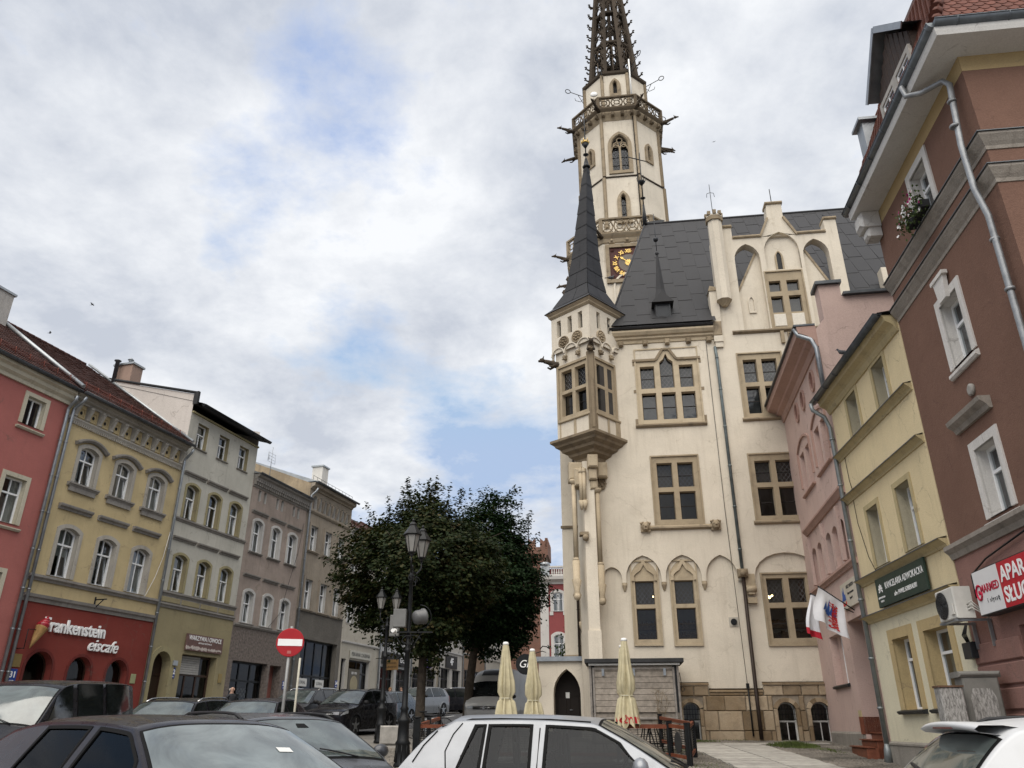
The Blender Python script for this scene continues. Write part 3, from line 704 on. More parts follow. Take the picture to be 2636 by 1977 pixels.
# ---- tall grey and olive house
lg=stucco('light_grey_render',(.47,.455,.40),.12,.22,stain=.25); olive=stucco('olive_render',(.29,.25,.15),.14,.2,stain=.25); oltrim=stucco('olive_trim',(.30,.265,.155),.12,.25)
H=House(FL,'grey_olive_house','tall pale grey house with olive window reveals above the vegetable shop','house',30.65,1.1)
ops=[];X3=(28.95,30.60,32.27)
for xc in X3: ops.append(wop(xc,.78,13.48,14.70))
for xc in X3: ops.append(wop(xc,.86,10.12,11.72,'seg',.15))
for xc in X3: ops.append(wop(xc,.86,6.90,8.50,'seg',.15))
gf=[wop(28.86,1.08,1.2,4.42,'round',.54),dict(x0=30.1,x1=32.55,z0=1.25,z1=4.42,k='rect',r=0)]
mb=MB(); wall_panel(mb,27.95,33.37,6.25,15.10,ops,.26,mr=1); wall_panel(mb,27.95,33.37,.7,6.25,gf,.45,m=1)
wl=MB(); 
for x in (27.955,33.37): mb.poly([(x,0,.7),(x,11,.7),(x,11,18.8),(x,0,15.95),(x,0,15.1)],2)
mb.poly([(27.95,11,.7),(33.37,11,.7),(33.37,11,18.8),(27.95,11,18.8)],2)
pinkw=stucco('pale_gable_render',(.56,.52,.48),.08,.10,stain=.15,sc=.6)
H.part('wall',mb,[lg,olive,pinkw])
for i,o in enumerate(ops):
    f=H.window(o,.2,cols=2,trans=.62,tcols=1 if i<3 else 1,tilt=5 if i in (0,3,5,6,7,8) else 0,curtain=['half','left','sides'][i%3])
    if i>=3:
        H.sub('window_surround',surround(o,.11,.04),oltrim,f); hb=MB(); hood(hb,o['x0']-.33,o['x1']+.33,12.08 if i<6 else 9.08,.13,.16); H.sub('window_hood',hb,trimdk,f)
    else: sb=MB(); sill(sb,o['x0']-.07,o['x1']+.07,o['z0'],.08,.06); H.sub('sill',sb,trimdk,f)
mb=MB(); mb.mould(27.97,33.36,9.92,[(.03,0),(.05,.05),(.1,.1),(.1,.16)]); H.part('string_course',mb,trimdk)
mb=MB(); mb.mould(27.97,33.36,6.68,[(.05,0),(.07,.05),(.13,.1),(.13,.17)]); mb.box(28.0,33.34,-.04,0,6.34,6.68); mb.mould(27.97,33.36,6.18,[(.04,0),(.06,.08),(.11,.12),(.11,.17)]); H.part('string_course',mb,trimdk)
for k in range(4):
    b_=MB(); x=28.1+k*1.32; b_.cbox(x,x+1.22,-.065,-.04,6.40,6.62,.02); H.part('band_panel',b_,olive)
mb=MB(); y0,z0,y1,z1=-.55,15.28,11,18.75
mb.poly([(27.5,y0,z0+.14),(33.45,y0,z0+.14),(33.45,y1,z1+.14),(27.5,y1,z1+.14)]); mb.poly([(28.0,y0,z0),(33.45,y0,z0),(33.45,0,z0+.16),(28.0,0,z0+.16)]); mb.box(28.0,33.45,y0-.02,y0,z0-.02,z0+.15)
mb.v=[(max(x,27.93),y,z) for x,y,z in mb.v]
rf=H.part('roof',mb,M['felt']); 
mb=MB(); half_gutter(mb,28.0,33.6,-.56,15.38,.1); H.part('gutter',mb,M['black'],rf)
mb=MB(); mb.tube([(27.93,-.1,16.0),(27.93,11,18.88)],.07,6); mb.box(27.88,28.02,-.25,-.01,15.4,16.05); H.part('verge_flashing',mb,M['felt'],rf)
chimney(H,28.5,4.8,16.6,18.2,.7,1.1,stucco('chimney_salmon',(.33,.235,.19),.12,.2),pots=1,parent=rf)
mb=MB(); mb.lathe([(.1,17.2),(.1,18.3),(.17,18.33),(.17,18.37),(.06,18.42)],10,(27.9,5.0)); H.part('flue',mb,M['gutter'],rf)
mb=MB(); mb.box(27.97,33.36,-.09,0,15.02,15.10); H.part('eaves_board',mb,oltrim)
f=H.window(gf[0],.4,cols=2,trans=.72,tcols=1,mat=M['wood'],gl=plain('door_panel',(.03,.018,.012),.5),name='door'); H.sub('door_arch',surround(gf[0],.22,.05),oltrim,f)
shopfront(H,30.1,32.55,1.25,4.42,.35,3,3.6,plain('shop_frame_brown',(.05,.03,.022),.5))
mb=MB(); mb.box(30.3,32.4,1.8,1.9,1.25,3.4); 
shutter=MB(); 
for k in range(8): shutter.cbox(30.2,31.75,.30,.33,3.62+.095*k,3.71+.095*k,.012)
H.part('roller_shutter',shutter,plain('shutter_grey',(.36,.35,.33),.6))
vs=signboard(FL,'vegetable_shop_sign','faded brown vegetable shop sign with white produce silhouettes on the olive house',31.4,4.93,2.62,.70,plain('sign_brown',(.13,.075,.065),.6,var=.2),[('WARZYWA I OWOCE',.27,0,.19,M['textw'],dict(sx=.86,bold=.004)),('ARTYKUŁY SPOŻYWCZE',.095,0,0,M['textw'],dict(sx=.9))],y=-.07)
mb=MB(); rv=random.Random(2)
for k in range(26):
    x=-1.22+k*.096; r_=rv.uniform(.04,.085); mb.prism([(x+r_*math.cos(a*.7),-.24+rv.uniform(-.03,.05)+r_*math.sin(a*.7)) for a in range(9)],-.032,-.026-.0002*k)
mb.build('produce_silhouettes',plain('print_cream',(.50,.44,.40),.6),vs)
number_plate(FL,29.63,3.60,'32','blue house number plate 32 between the arched door and the shop',.30,.44)
mb=MB(); mb.box(-.14,.14,-.1,0,-.1,.1); tag(mb.build('junction_box',M['sheet'],None,FL.w(29.62,-.01,4.0),(0,0,FL.rz)),'pale junction box above house number 32','box')
signboard(FL,'brass_plaque','tan plaque right of the vegetable shop window',32.95,3.55,.26,.4,M['bronze'],[],y=-.02,th=.02)

# ---- pinkish grey weathered house
pk=stucco('weathered_pink_render',(.32,.265,.23),.2,.35,bump=.5,dirt=(.12,.10,.065),stain=.65); rough=plain('roughcast_dark',(.155,.13,.115),.95,var=.45,nsc=9,bump=1.0)
wtrim=stucco('chalky_trim',(.46,.45,.43),.1,.25)
H=House(FL,'weathered_pink_house','weathered pinkish grey house with white arched window frames and brick-toothed cornice','house',36.1,1.2)
X3=(34.32,36.02,37.66); ops=[wop(x,.80,9.68,11.33,'seg',.15) for x in X3]+[wop(x,.80,6.18,7.74,'seg',.15) for x in X3]
slots=[wop(x,.24,12.33,12.92,rev=.12) for x in (34.10,34.62,35.80,36.28,37.50,37.96)]
gf=[dict(x0=33.75,x1=36.75,z0=1.3,z1=4.42,k='rect',r=0),dict(x0=36.98,x1=38.02,z0=1.3,z1=4.40,k='rect',r=0)]
mb=MB(); wall_panel(mb,33.38,38.86,6.02,13.45,ops+slots,.24,mr=2); wall_panel(mb,33.38,38.86,.7,6.02,gf,.5,m=1); shell(mb,33.38,38.86,.7,13.4,11); H.part('wall',mb,[pk,rough,wtrim])
for o in slots: 
    b_=MB(); b_.box(o['x0'],o['x1'],.11,.12,o['z0'],o['z1']); H.part('slot_panel',b_,trimdk)
for i,o in enumerate(ops):
    f=H.window(o,.17,cols=2,trans=.62,tilt=5 if i>2 else 0,curtain=['sides','full','left'][i%3]); H.sub('window_surround',surround(o,.13,.045),wtrim,f)
    hb=MB(); hood(hb,o['x0']-.32,o['x1']+.32,11.64 if i<3 else 8.40,.13,.15); H.sub('window_hood',hb,trimdk,f)
    sb=MB(); sill(sb,o['x0']-.2,o['x1']+.2,o['z0'],.12,.09); H.sub('sill',sb,trimdk,f)
mb=MB(); mb.mould(33.4,38.84,13.36,[(.2,0),(.22,.1),(.34,.16),(.36,.26)]); H.part('cornice',mb,trimdk); mb=MB(); x=33.42
while x<38.8: mb.box(x,x+.09,-.16,0,13.08,13.24); mb.box(x,x+.14,-.2,0,13.24,13.36); x+=.19
mb.mould(33.4,38.84,12.98,[(.04,0),(.06,.1)]); H.part('cornice',mb,trimdk)
mb=MB(); mb.mould(33.4,38.84,5.98,[(.04,0),(.1,.08),(.1,.14)]); H.part('string_course',mb,trimdk)
rf=gable_roof(H,33.4,38.84,-.4,13.66,5.5,15.6,M['sheet'])
mb=MB(); half_gutter(mb,33.4,38.8,-.38,13.68); H.part('gutter',mb,M['gutter'],rf)
an=MB(); an.tube([(35.6,.6,14.1),(35.6,.6,15.9)],.018,6)
for k in range(4): an.tube([(35.25,.6,15.0+.17*k),(35.95,.6,15.0+.17*k)],.008,5); an.tube([(35.3,.55+.03*k,15.05),(35.3,.55+.03*k,15.5)],.006,4)
an.tube([(35.25,.6,15.0),(35.25,.6,15.55)],.008,5); an.tube([(35.95,.6,15.0),(35.95,.6,15.55)],.008,5); H.part('aerial',an,M['zinc'],rf)
chimney(H,34.2,5.8,14.9,16.6,.7,.7,plain('brick_red',(.20,.075,.05),.9,var=.3),cap=False,parent=rf)
shopfront(H,33.75,36.75,1.3,4.42,.3,3,3.55,M['black'])
zz_=MB(); 
for k in range(9):
    for j in range(6): zz_.box(34.9+k*.13,35.0+k*.13,.6,.62,1.9+j*.23+(k%2)*.09,2.0+j*.23+(k%2)*.09)
o=H.part('window_display',zz_,plain('display_pale',(.5,.48,.44),.7))
b_=MB(); b_.prism(outline(gf[1]),.46,.5); H.part('door',b_,plain('door_salmon',(.22,.085,.07),.6))
number_plate(FL,38.42,3.5,'33','blue house number plate 33 beside the salmon door',.28,.42)

wc=MB(); wc.tube([(38.6,-.05,12.2),(38.3,-.06,10.4),(37.9,-.05,9.2),(37.2,-.06,7.0),(36.3,-.05,6.2)],.010,5); H.part('wall_cable',wc,M['black'])
# ---- grey house with arcaded frieze
gy=stucco('grey_brown_render',(.29,.25,.20),.2,.4,bump=.5,stain=.6); gy2=stucco('grey_roughcast',(.14,.13,.115),.2,.3,bump=1.0,stain=.4)
H=House(FL,'grey_arcade_house','grey brown house with tapering arches under the eaves and an empty dark shop','house',41.5,1.6)
X3=(39.86,41.56,43.2); ops=[wop(x,.80,10.85,12.32) for x in X3]+[wop(x,.80,7.56,9.22) for x in X3]
gf=[dict(x0=39.75,x1=43.85,z0=1.75,z1=6.0,k='rect',r=0)]
arc=[wop(39.55+.56*k+.12,.40,13.30,14.12,'round',.2,rev=.22) for k in range(8)]
mb=MB(); wall_panel(mb,38.9,44.25,7.5,14.75,ops+arc,.22,mr=2); wall_panel(mb,38.9,44.25,1.0,7.5,gf,.4,m=1); shell(mb,38.9,44.25,1.0,14.75,11); H.part('wall',mb,[gy,gy2,wtrim])
for o in arc: 
    b_=MB(); b_.prism(outline(o),.21,.23); H.part('arch_recess',b_,plain('frieze_brown',(.09,.05,.035),.9,var=.3))
    p_=MB(); xm=o['x1']+.08; 
    a=p_.vs([(xm-.10,-.02,13.95),(xm+.10,-.02,13.95),(xm+.04,-.02,13.3),(xm-.04,-.02,13.3),(xm-.10,-.16,13.98),(xm+.10,-.16,13.98),(xm+.03,-.04,13.3),(xm-.03,-.04,13.3)])
    for q in ((4,5,6,7),(0,4,7,3),(5,1,2,6),(0,1,5,4),(3,7,6,2)): p_.face([a+k for k in q])
    H.part('bracket',p_,gy)
for i,o in enumerate(ops):
    f=H.window(o,.17,cols=2,trans=.62,tilt=5,curtain=['sides','left','full'][i%3]); H.sub('window_surround',surround(o,.16,.05),gy,f)
    sb=MB(); sill(sb,o['x0']-.25,o['x1']+.25,o['z0'],.14,.12); H.sub('sill',sb,gy,f)
mb=MB(); mb.mould(38.92,44.2,14.4,[(.08,0),(.12,.1),(.3,.16),(.34,.34)]); H.part('cornice',mb,gy); mb=MB(); mb.mould(38.92,44.2,13.02,[(.05,0),(.12,.1),(.12,.22)]); H.part('cornice',mb,gy)
mb=MB(); mb.mould(38.92,44.2,7.42,[(.03,0),(.08,.05),(.08,.1)]); H.part('string_course',mb,gy2)
rf=gable_roof(H,38.9,44.3,-.45,14.80,4.0,16.4,M['sheet'],back=9)
mb=MB(); half_gutter(mb,38.9,44.3,-.45,14.8); H.part('gutter',mb,M['gutter'],rf)
mb=MB(); 
for k in range(12): mb.tube([(39+.45*k,-.1,14.95),(39+.45*k,-.1,15.2)],.012,5)
mb.tube([(39,-.1,15.2),(44,-.1,15.2)],.012,5); H.part('snow_guard',mb,M['dark'],rf)
chimney(H,43.2,2.0,15.0,17.1,.75,.75,stucco('chimney_white',(.6,.58,.54),.1,.2),parent=rf)
sw_=stucco('ruined_side_render',(.30,.24,.165),.3,.5,bump=.6,stain=.7)
b_=MB(); b_.poly([(38.885,-.05,13.6),(38.885,-.05,14.7),(38.885,4,16.3),(38.885,9,14.7),(38.885,9,13)]); H.part('side_gable',b_,sw_)
downpipe(H,38.97,1.5,14.3,-.12,.06,swan=(.1,-.33))
shopfront(H,39.75,43.85,1.75,6.0,.3,4,4.1,M['black'])
paper=plain('paper_notice',(.55,.55,.53),.8,var=.1)
for x,z,tx in ((40.7,3.75,'LOKAL'),(40.7,3.15,'DO'),(40.9,2.65,'WYNAJĘCIA'),(42.6,3.75,'LOKAL'),(42.6,3.15,'DO'),(42.8,2.65,'WYNAJĘCIA')):
    signboard(FL,'rental_notice','white paper reading '+tx+' in the '+('left' if x<42 else 'right')+' half of the empty shop window',x,z,max(.5,.17*len(tx)+.15),.42,paper,[(tx,.22,0,0,M['black'],{})],y=.26,th=.006,cat='notice')
number_plate(FL,43.98+.1,3.8,'34','blue house number plate 34 at the edge of the dark shop',.26,.40)

# ---- bakery and the row behind the trees
def plain_house(x0,x1,z0,zt,col,fcols,shop,nm,label,gfz,ro=.24,wz=(),trim=wtrim):
    H=House(FL,nm,label,'house',(x0+x1)/2,g(FL.w((x0+x1)/2,0,0).y)); ops=[]
    n=3; w=x1-x0
    for z in wz:
        for k in range(n): ops.append(wop(x0+w*(k+.5)/n,.85,z,z+1.65))
    gf=[dict(x0=a,x1=b,z0=c,z1=d,k='rect',r=0) for a,b,c,d in shop]
    mb=MB(); wall_panel(mb,x0,x1,z0-.6,zt,ops+gf,ro,mr=1); shell(mb,x0,x1,z0-.6,zt,10); H.part('wall',mb,[fcols,trim])
    for i,o in enumerate(ops):
        f=H.window(o,.16,cols=2,trans=.64,curtain='sides'); H.sub('window_surround',surround(o,.12,.035),trim,f)
    for o in gf: shopfront(H,o['x0'],o['x1'],o['z0'],o['z1'],.2,2 if o['x1']-o['x0']>1.5 else 1,lerp(o['z0'],o['z1'],.75),M['dark'])
    mb=MB(); mb.mould(x0+.02,x1-.02,zt-.35,scaled(CORN,1.4,1.0)); H.part('cornice',mb,trim); mb=MB(); mb.mould(x0+.02,x1-.02,gfz,[(.04,0),(.1,.06),(.1,.14)]); H.part('string_course',mb,trim)
    rf=gable_roof(H,x0,x1,-.4,zt,5,zt+3,M['tiledk']); mb=MB(); half_gutter(mb,x0,x1,-.4,zt); H.part('gutter',mb,M['gutter'],rf); downpipe(H,x1-.1,z0,zt-.2)
    return H
bak=stucco('bakery_cream',(.42,.39,.33),.1,.25)
plain_house(44.27,49.6,2.0,13.2,bak,bak,[(44.5,45.1,2.0,5.3),(45.5,48.3,2.3,5.3)],'bakery_house','cream house with the bakery shop window beside the grey arcaded house',6.2,wz=(7.4,10.6))
signboard(FL,'bakery_fascia','pale fascia board with bakery lettering over the shop window',46.9,5.62,2.9,.46,plain('fascia_pale',(.40,.39,.34),.6),[('PIEKARNIA CUKIERNIA',.30,0,0,M['dark'],dict(sx=.82))],y=-.06)
sg=signboard(FL,'bakery_window_print','round cream print with loaf picture in the bakery window',46.6,4.0,1.5,1.6,plain('print_dim',(.11,.10,.08),.6),[('OD 1991',.2,0,.55,M['textw'],{})],y=.15,th=.01)
mb=MB(); mb.lathe([(.5,0),(.5,.01)],24); o=mb.build('emblem',plain('emblem_tan',(.30,.26,.17),.7),sg,(0,-.012,-.1),(R(90),0,0))
h_=thing('bakery_hanging_sign','brown oval hanging sign of the bakery on an iron arm','sign',FL.w(49.2,-1.15,5.2),FL.rz)
mb=MB(); mb.box(-.03,.03,-.5,.5,-.32,.32); mb.build('panel',plain('sign_wood',(.20,.12,.05),.6),h_,(0,0,0),(0,0,0)); mb=MB(); mb.tube([(0,1.15,.42),(0,-.5,.42)],.02,6); mb.build('arm',M['black'],h_)
text('lettering','PIEKARNIA',.16,M['black'],h_,(-.034,0,.1),(0,0,R(-90)),depth=.003); text('lettering','CUKIERNIA',.16,M['black'],h_,(-.034,0,-.14),(0,0,R(-90)),depth=.003)
w_=stucco('row_white',(.44,.44,.43),.1,.2); b2=stucco('row_beige',(.36,.32,.25),.1,.25); b3=stucco('row_brown',(.24,.17,.12),.1,.25); b4=stucco('row_pale',(.42,.40,.36),.1,.25)
plain_house(49.65,55.0,2.1,13.4,w_,w_,[(50.0,52.2,2.2,5.2),(52.6,54.6,2.2,5.2)],'white_row_house','white row house behind the two lanterns with dark shop fascia',6.6,wz=(7.6,10.6))
plain_house(55.05,60.5,2.3,13.6,b2,b2,[(55.4,57.3,2.4,5.5),(58.0,60.1,2.4,5.5)],'beige_row_house','beige row house with the phone shop behind the left tree trunk',6.9,wz=(8.0,11.0))
plain_house(60.55,66.0,2.5,13.8,b3,b4,[(61.0,63.0,2.6,5.8),(63.6,65.6,2.6,5.8)],'pale_row_house','pale row house with the sports shop between the two tree trunks',7.0,wz=(8.1,11.2))
plain_house(66.05,72.0,2.8,13.8,b3,b3,[(66.5,68.6,2.8,6.0),(69.3,71.5,2.8,6.0)],'brown_row_house','brown row house at the far end of the street behind the right tree trunk',7.2,wz=(8.2,11.3))
plain_house(72.05,79.0,3.0,12.5,b4,b4,[(72.5,74.6,3.1,6.0),(75.3,77.5,3.1,6.0)],'far_pale_house','last pale house of the row beyond the brown one',7.2,wz=(8.2,))
signboard(FL,'dark_fascia','black shop fascia with white script on the white row house',52.3,5.75,4.6,.8,M['black'],[('Gracja',.5,1.2,0,M['textw'],dict(shear=.3))],y=-.08)
signboard(FL,'phone_shop_sign','deep violet phone shop sign behind the left tree',57.8,6.1,2.0,1.0,plain('sign_violet',(.045,.02,.16),.4),[('PLAY',.42,0,-.2,M['textw'],{}),('~',.6,0,.2,M['textw'],{})],y=-.08)
signboard(FL,'sports_shop_sign','black sports shop sign with white 4F between the trunks',63.2,6.35,2.6,1.0,M['black'],[('4F',.75,0,0,M['textw'],dict(bold=.02))],y=-.08)
# ================================================================== town hall
crm=stucco('town_hall_cream',(.64,.58,.48),.10,.28,bump=.3,dirt=(.34,.29,.22),stain=.40,sc=.8)
san=stone('sandstone',(.33,.265,.18),(.44,.37,.265),.12,2.2,.4,.30); sand=stone('sooty_sandstone',(.24,.19,.13),(.33,.27,.19),.15,2.5,.5,.55)
soot=stone('black_sandstone',(.050,.041,.032),(.088,.070,.053),.15,2.0,.6,.6)
blockm=stone('plinth_sandstone',(.22,.155,.09),(.35,.285,.205),.25,3.5,.7,.35)
mort=plain('mortar',(.27,.23,.18),.95,var=.2,nsc=8,bump=.4)
slate=plain('roof_metal_slate',(.027,.027,.029),.6,.0,.3,2.2,.12,spec=.2,rnd=.07); slatedk=plain('roof_metal_dark',(.026,.026,.028),.6,.0,.25,2,spec=.3)
lead=plain('lead_bars',(.20,.20,.20),.6,.2); wirefr=plain('window_iron',(.028,.024,.022),.6,.2)
gold=plain('gold_leaf',(.58,.40,.13),.42,.6,.08)
blind=plain('grey_blind',(.30,.31,.32),.8,var=.2,nsc=3)
def xform(mb,mt): mb.v=[tuple(mt@Vector(v)) for v in mb.v]; return mb
def clip_lines(poly,sp,ang):
    "parallel lines at an angle clipped to a convex polygon [(x,z)] ccw"
    out=[]; d=Vector((math.cos(ang),math.sin(ang))); nn=Vector((-d.y,d.x)); pr=[nn.dot(Vector(p)) for p in poly]; a=min(pr)+sp*.5
    while a<max(pr):
        t0,t1=-99,99; base=nn*a
        for p,q in zip(poly,poly[1:]+poly[:1]):
            e=Vector(q)-Vector(p); m_=Vector((-e.y,e.x)); den=m_.dot(d); num=m_.dot(Vector(p)-base)
            if abs(den)<1e-9: continue
            t_=num/den
            if den>0: t0=max(t0,t_)
            else: t1=min(t1,t_)
        if t1-t0>.03: out.append((base+d*t0,base+d*t1))
        a+=sp
    return out
def leaded(mb,op,y,sp=.135,w=.010,n=8):
    o=dict(op); 
    if o.get('k')=='ogee': o['k']='point'; o['r']=max(o['r'],(o['x1']-o['x0'])/2)
    P=outline(o,n)
    for ang in (R(52),R(128)):
        for a,b in clip_lines(P,sp,ang):
            d=(b-a).normalized(); q=Vector((-d.y,d.x))*w/2
            mb.poly([(a.x-q.x,y,a.y-q.y),(b.x-q.x,y,b.y-q.y),(b.x+q.x,y,b.y+q.y),(a.x+q.x,y,a.y+q.y)])
def light_parts(hs,f,op,y,leadsp=.135,bars=1,glassm=None,blindm=None):
    "iron frame, glass and leading of one light; all sub-parts of the stone window f"
    i=inset(op,.035); fb=MB(); fb.ring(outline(op),outline(i),y-.03,y+.02)
    for k in range(bars):
        z=lerp(op['z0'],op['z1']-op.get('r',0)*.6,(k+1)/(bars+1)); fb.box(op['x0'],op['x1'],y-.025,y+.01,z-.014,z+.014)
    hs.sub('casement',fb,wirefr,f); gb=MB(); gb.poly([(x,y,z) for x,z in outline(i)]); hs.sub('pane',gb,glassm or M['leadglass'],f)
    if leadsp: lb=MB(); leaded(lb,i,y-.012,leadsp); o=hs.sub('leading',lb,lead,f); o['kind']='stuff'
    if blindm: bb=MB(); bb.poly([(x,y+.12,z) for x,z in outline(i)]); hs.sub('blind',bb,blindm,f)
def stone_window(hs,x0,x1,z0,z1,lights,y=.02,mat=None,rev=.24,name='stone_window',edge=.14):
    mat=mat or san; mb=MB()
    wall_panel(mb,x0,x1,z0,z1,[dict(l,sp=.03) for l in lights],rev,y)
    q=.055; mb.ring([(x0,z0),(x1,z0),(x1,z1),(x0,z1)],[(x0+q,z0+q),(x1-q,z0+q),(x1-q,z1-q),(x0+q,z1-q)],y-.055,y)
    f=hs.part(name,mb,mat)
    for l in lights: light_parts(hs,f,l,y+rev-.03,l.get('lead',0),l.get('bars',1),l.get('gl'),l.get('blind'))
    return f
def L_(x0,x1,z0,z1,lead_=0,k='rect',r=0,bars=1,**kw): return dict(x0=x0,x1=x1,z0=z0,z1=z1,k=k,r=r,lead=lead_,bars=bars,**kw)

H=House(FT,'town_hall','cream rendered neo-gothic town hall with sandstone windows, stepped gable and dark steep roof','town hall',5.5,1.05)
TH=H
A_=(2.05,4.64,12.45,15.85); B_=(2.38,4.25,8.42,11.18); D_=(6.08,7.92,8.45,11.12); E_=(6.16,7.96,12.55,15.42); G_=(6.00,7.78,4.06,6.60)
C1=(1.34,2.38,4.12,7.16); C2=(2.76,3.78,4.10,7.14); K_=(7.75,9.34,16.40,19.20)
rect=lambda b,e=0: dict(x0=b[0]+e,x1=b[1]-e,z0=b[2]+e,z1=b[3]-e,k='rect',r=0)
arches=[dict(x0=.32,x1=1.05,z0=6.33,z1=6.92,k='point',r=.42),dict(x0=1.20,x1=2.48,z0=6.33,z1=7.32,k='point',r=.80),dict(x0=2.64,x1=3.93,z0=6.33,z1=7.31,k='point',r=.80),dict(x0=4.09,x1=5.22,z0=6.33,z1=7.27,k='point',r=.76),dict(x0=5.82,x1=8.1,z0=6.33,z1=7.30,k='ellipse',r=.80)]
for a in arches: a['nosill']=True
gar=[dict(x0=6.64,x1=7.70,z0=16.4,z1=20.66,k='point',r=.75,rev=.45,nosill=True),dict(x0=9.50,x1=10.56,z0=16.4,z1=20.68,k='point',r=.75,rev=.45,nosill=True),dict(x0=7.92,x1=9.36,z0=19.25,z1=21.16,k='point',r=.95,rev=.14)]
bws=[dict(x0=2.86,x1=3.42,z0=1.0,z1=2.26,k='seg',r=.20),dict(x0=6.00,x1=6.60,z0=1.0,z1=2.26,k='seg',r=.22),dict(x0=7.08,x1=7.68,z0=1.0,z1=2.26,k='seg',r=.22)]
mb=MB()
wall_panel(mb,0,17,7.40,16.2,[rect(A_),rect(B_),rect(D_),rect(E_)],.10)
wall_panel(mb,0,17,6.33,7.40,arches,.13)
wall_panel(mb,0,17,.8,7.40,[rect(C1),rect(C2),rect(G_)]+[dict(rect((b['x0'],b['x1'],b['z0'],b['z1'])),rev=.4) for b in bws],.10,y=.13)
wall_panel(mb,5.62,17,16.2,16.4,[],.1,y=-.001)
wall_panel(mb,5.72,11.08,16.4,20.95,gar[:2]+[rect(K_)]+[dict(gar[2],z1=20.95,k='rect')],.3)
# crown of the gable, drawn round the blind arch
c=top_curve(gar[2]); 
zz=20.95
crown=[(7.85,zz),(8.24,21.86),(8.28,22.62),(8.94,22.62),(8.93,21.88),(9.36,zz)]
P=[(7.86,zz)]+[p for p in c if p[1]>zz]+[(9.36,zz)]
lft=[(7.85,zz),(8.24,21.86),(8.28,22.62),(8.61,22.62)]; rgt=[(8.61,22.62),(8.94,22.62),(8.93,21.88),(9.37,zz)]
ca=[p for p in c if p[0]<=8.64]; cb_=[p for p in c if p[0]>=8.64-1e-3]
mb.poly([(x,0,z) for x,z in [(7.85,zz)]+[p for p in ca if p[1]>zz]+[(8.61,22.62),(8.28,22.62),(8.24,21.86)]]); mb.poly([(x,0,z) for x,z in [p for p in cb_ if p[1]>zz]+[(9.37,zz),(8.93,21.88),(8.94,22.62),(8.61,22.62)]])
for p,q in zip(c,c[1:]): mb.poly([(p[0],0,p[1]),(q[0],0,q[1]),(q[0],.14,q[1]),(p[0],.14,p[1])])
for s0,s1 in ((7.92,7.92),(9.36,9.36)): mb.poly([(s0,0,19.25),(s0,0,20.3),(s0,.14,20.3),(s0,.14,19.25)])
for xa,xb in ((7.92,8.08),(9.2,9.36)): pass
for p,q in zip(c,c[1:]):
    if min(p[1],q[1])<zz: mb.poly([(p[0],0,p[1]),(q[0],0,q[1]),(q[0],0,max(zz,q[1])),(p[0],0,max(zz,p[1]))])
mb.prism([(7.85,zz),(8.24,21.86),(8.28,22.62),(8.94,22.62),(8.93,21.88),(9.36,zz)],.16,.5)
mb.poly([(7.9,.14,19.2),(9.4,.14,19.2),(9.4,.14,21.2),(7.9,.14,21.2)])
mb.prism([(6.19,20.9),(6.66,20.9),(6.66,21.55),(6.19,21.55)],0.002,.5); mb.prism([(10.57,20.9),(11.08,20.9),(11.08,21.6),(10.57,21.6)],0.002,.5)
# thickness of the gable
mb.poly([(11.08,0,16.4),(11.08,.5,16.4),(11.08,.5,21.6),(11.08,0,21.6)]); mb.box(7.72,9.48,.30,.5,16.4,20.9); mb.poly([(5.72,0,16.4),(5.72,.5,16.4),(5.72,.5,20.95),(5.72,0,20.95)])
for a,b in ((6.19,7.86),(9.36,10.6)): mb.box(a,b,.002,.5,20.75,20.95)
# recessed triangles below the diagonals
mb.prism([(6.64,16.4),(7.72,16.4),(7.72,20.42),(7.58,20.30),(6.64,18.40)],.26,.46); mb.prism([(9.48,16.4),(10.56,16.4),(10.56,18.32),(9.62,20.34),(9.48,20.5)],.26,.46)
# left return wall and side of the building
mb.poly([(0,0,.8),(0,0,16.2),(0,12,16.2),(0,12,.8)]); mb.poly([(17,0,.8),(17,0,16.2),(17,12,16.2),(17,12,.8)]); mb.poly([(0,12,.8),(17,12,.8),(17,12,16.2),(0,12,16.2)])
# plaster back over the corners of the ogee window
mb.poly([(2.05,-.002,15.36),(2.92,-.002,15.36),(3.20,-.002,15.85),(2.05,-.002,15.85)]); mb.poly([(3.76,-.002,15.36),(4.64,-.002,15.36),(4.64,-.002,15.85),(3.50,-.002,15.85)])
wallo=H.part('wall',mb,crm)
# --- stone windows
f=stone_window(H,*A_,[L_(2.26,2.84,14.06,15.06,.13,bars=1,blind=blind),L_(3.06,3.62,14.06,15.62,.13,'ogee',.55,bars=1,blind=blind),L_(3.84,4.40,14.06,15.06,.13,blind=blind),L_(2.26,2.84,12.70,13.86,blind=blind),L_(3.06,3.62,12.70,13.86,blind=blind),L_(3.84,4.40,12.70,13.86,blind=blind)])
mb=MB(); mb.mould(1.94,4.72,12.36,[(.06,0),(.12,.06),(.12,.11),(.03,.16)]); 
pth=[(1.92,15.20),(2.92,15.32),(3.22,15.84),(3.46,15.90)]; 
pth=[(2.02,15.33),(2.90,15.33),(3.24,15.82),(3.46,15.82)]
mb.sweep([(1.97,15.33),(2.92,15.33)],[(0,-.05),(.05,-.05),(.05,.05),(0,.05)]); mb.sweep([(3.76,15.33),(4.72,15.33)],[(0,-.05),(.05,-.05),(.05,.05),(0,.05)])
mb.sweep([(2.92,15.33),(3.22,15.80),(3.48,15.80),(3.76,15.33)],[(0,-.05),(.05,-.05),(.05,.05),(0,.05)]); 
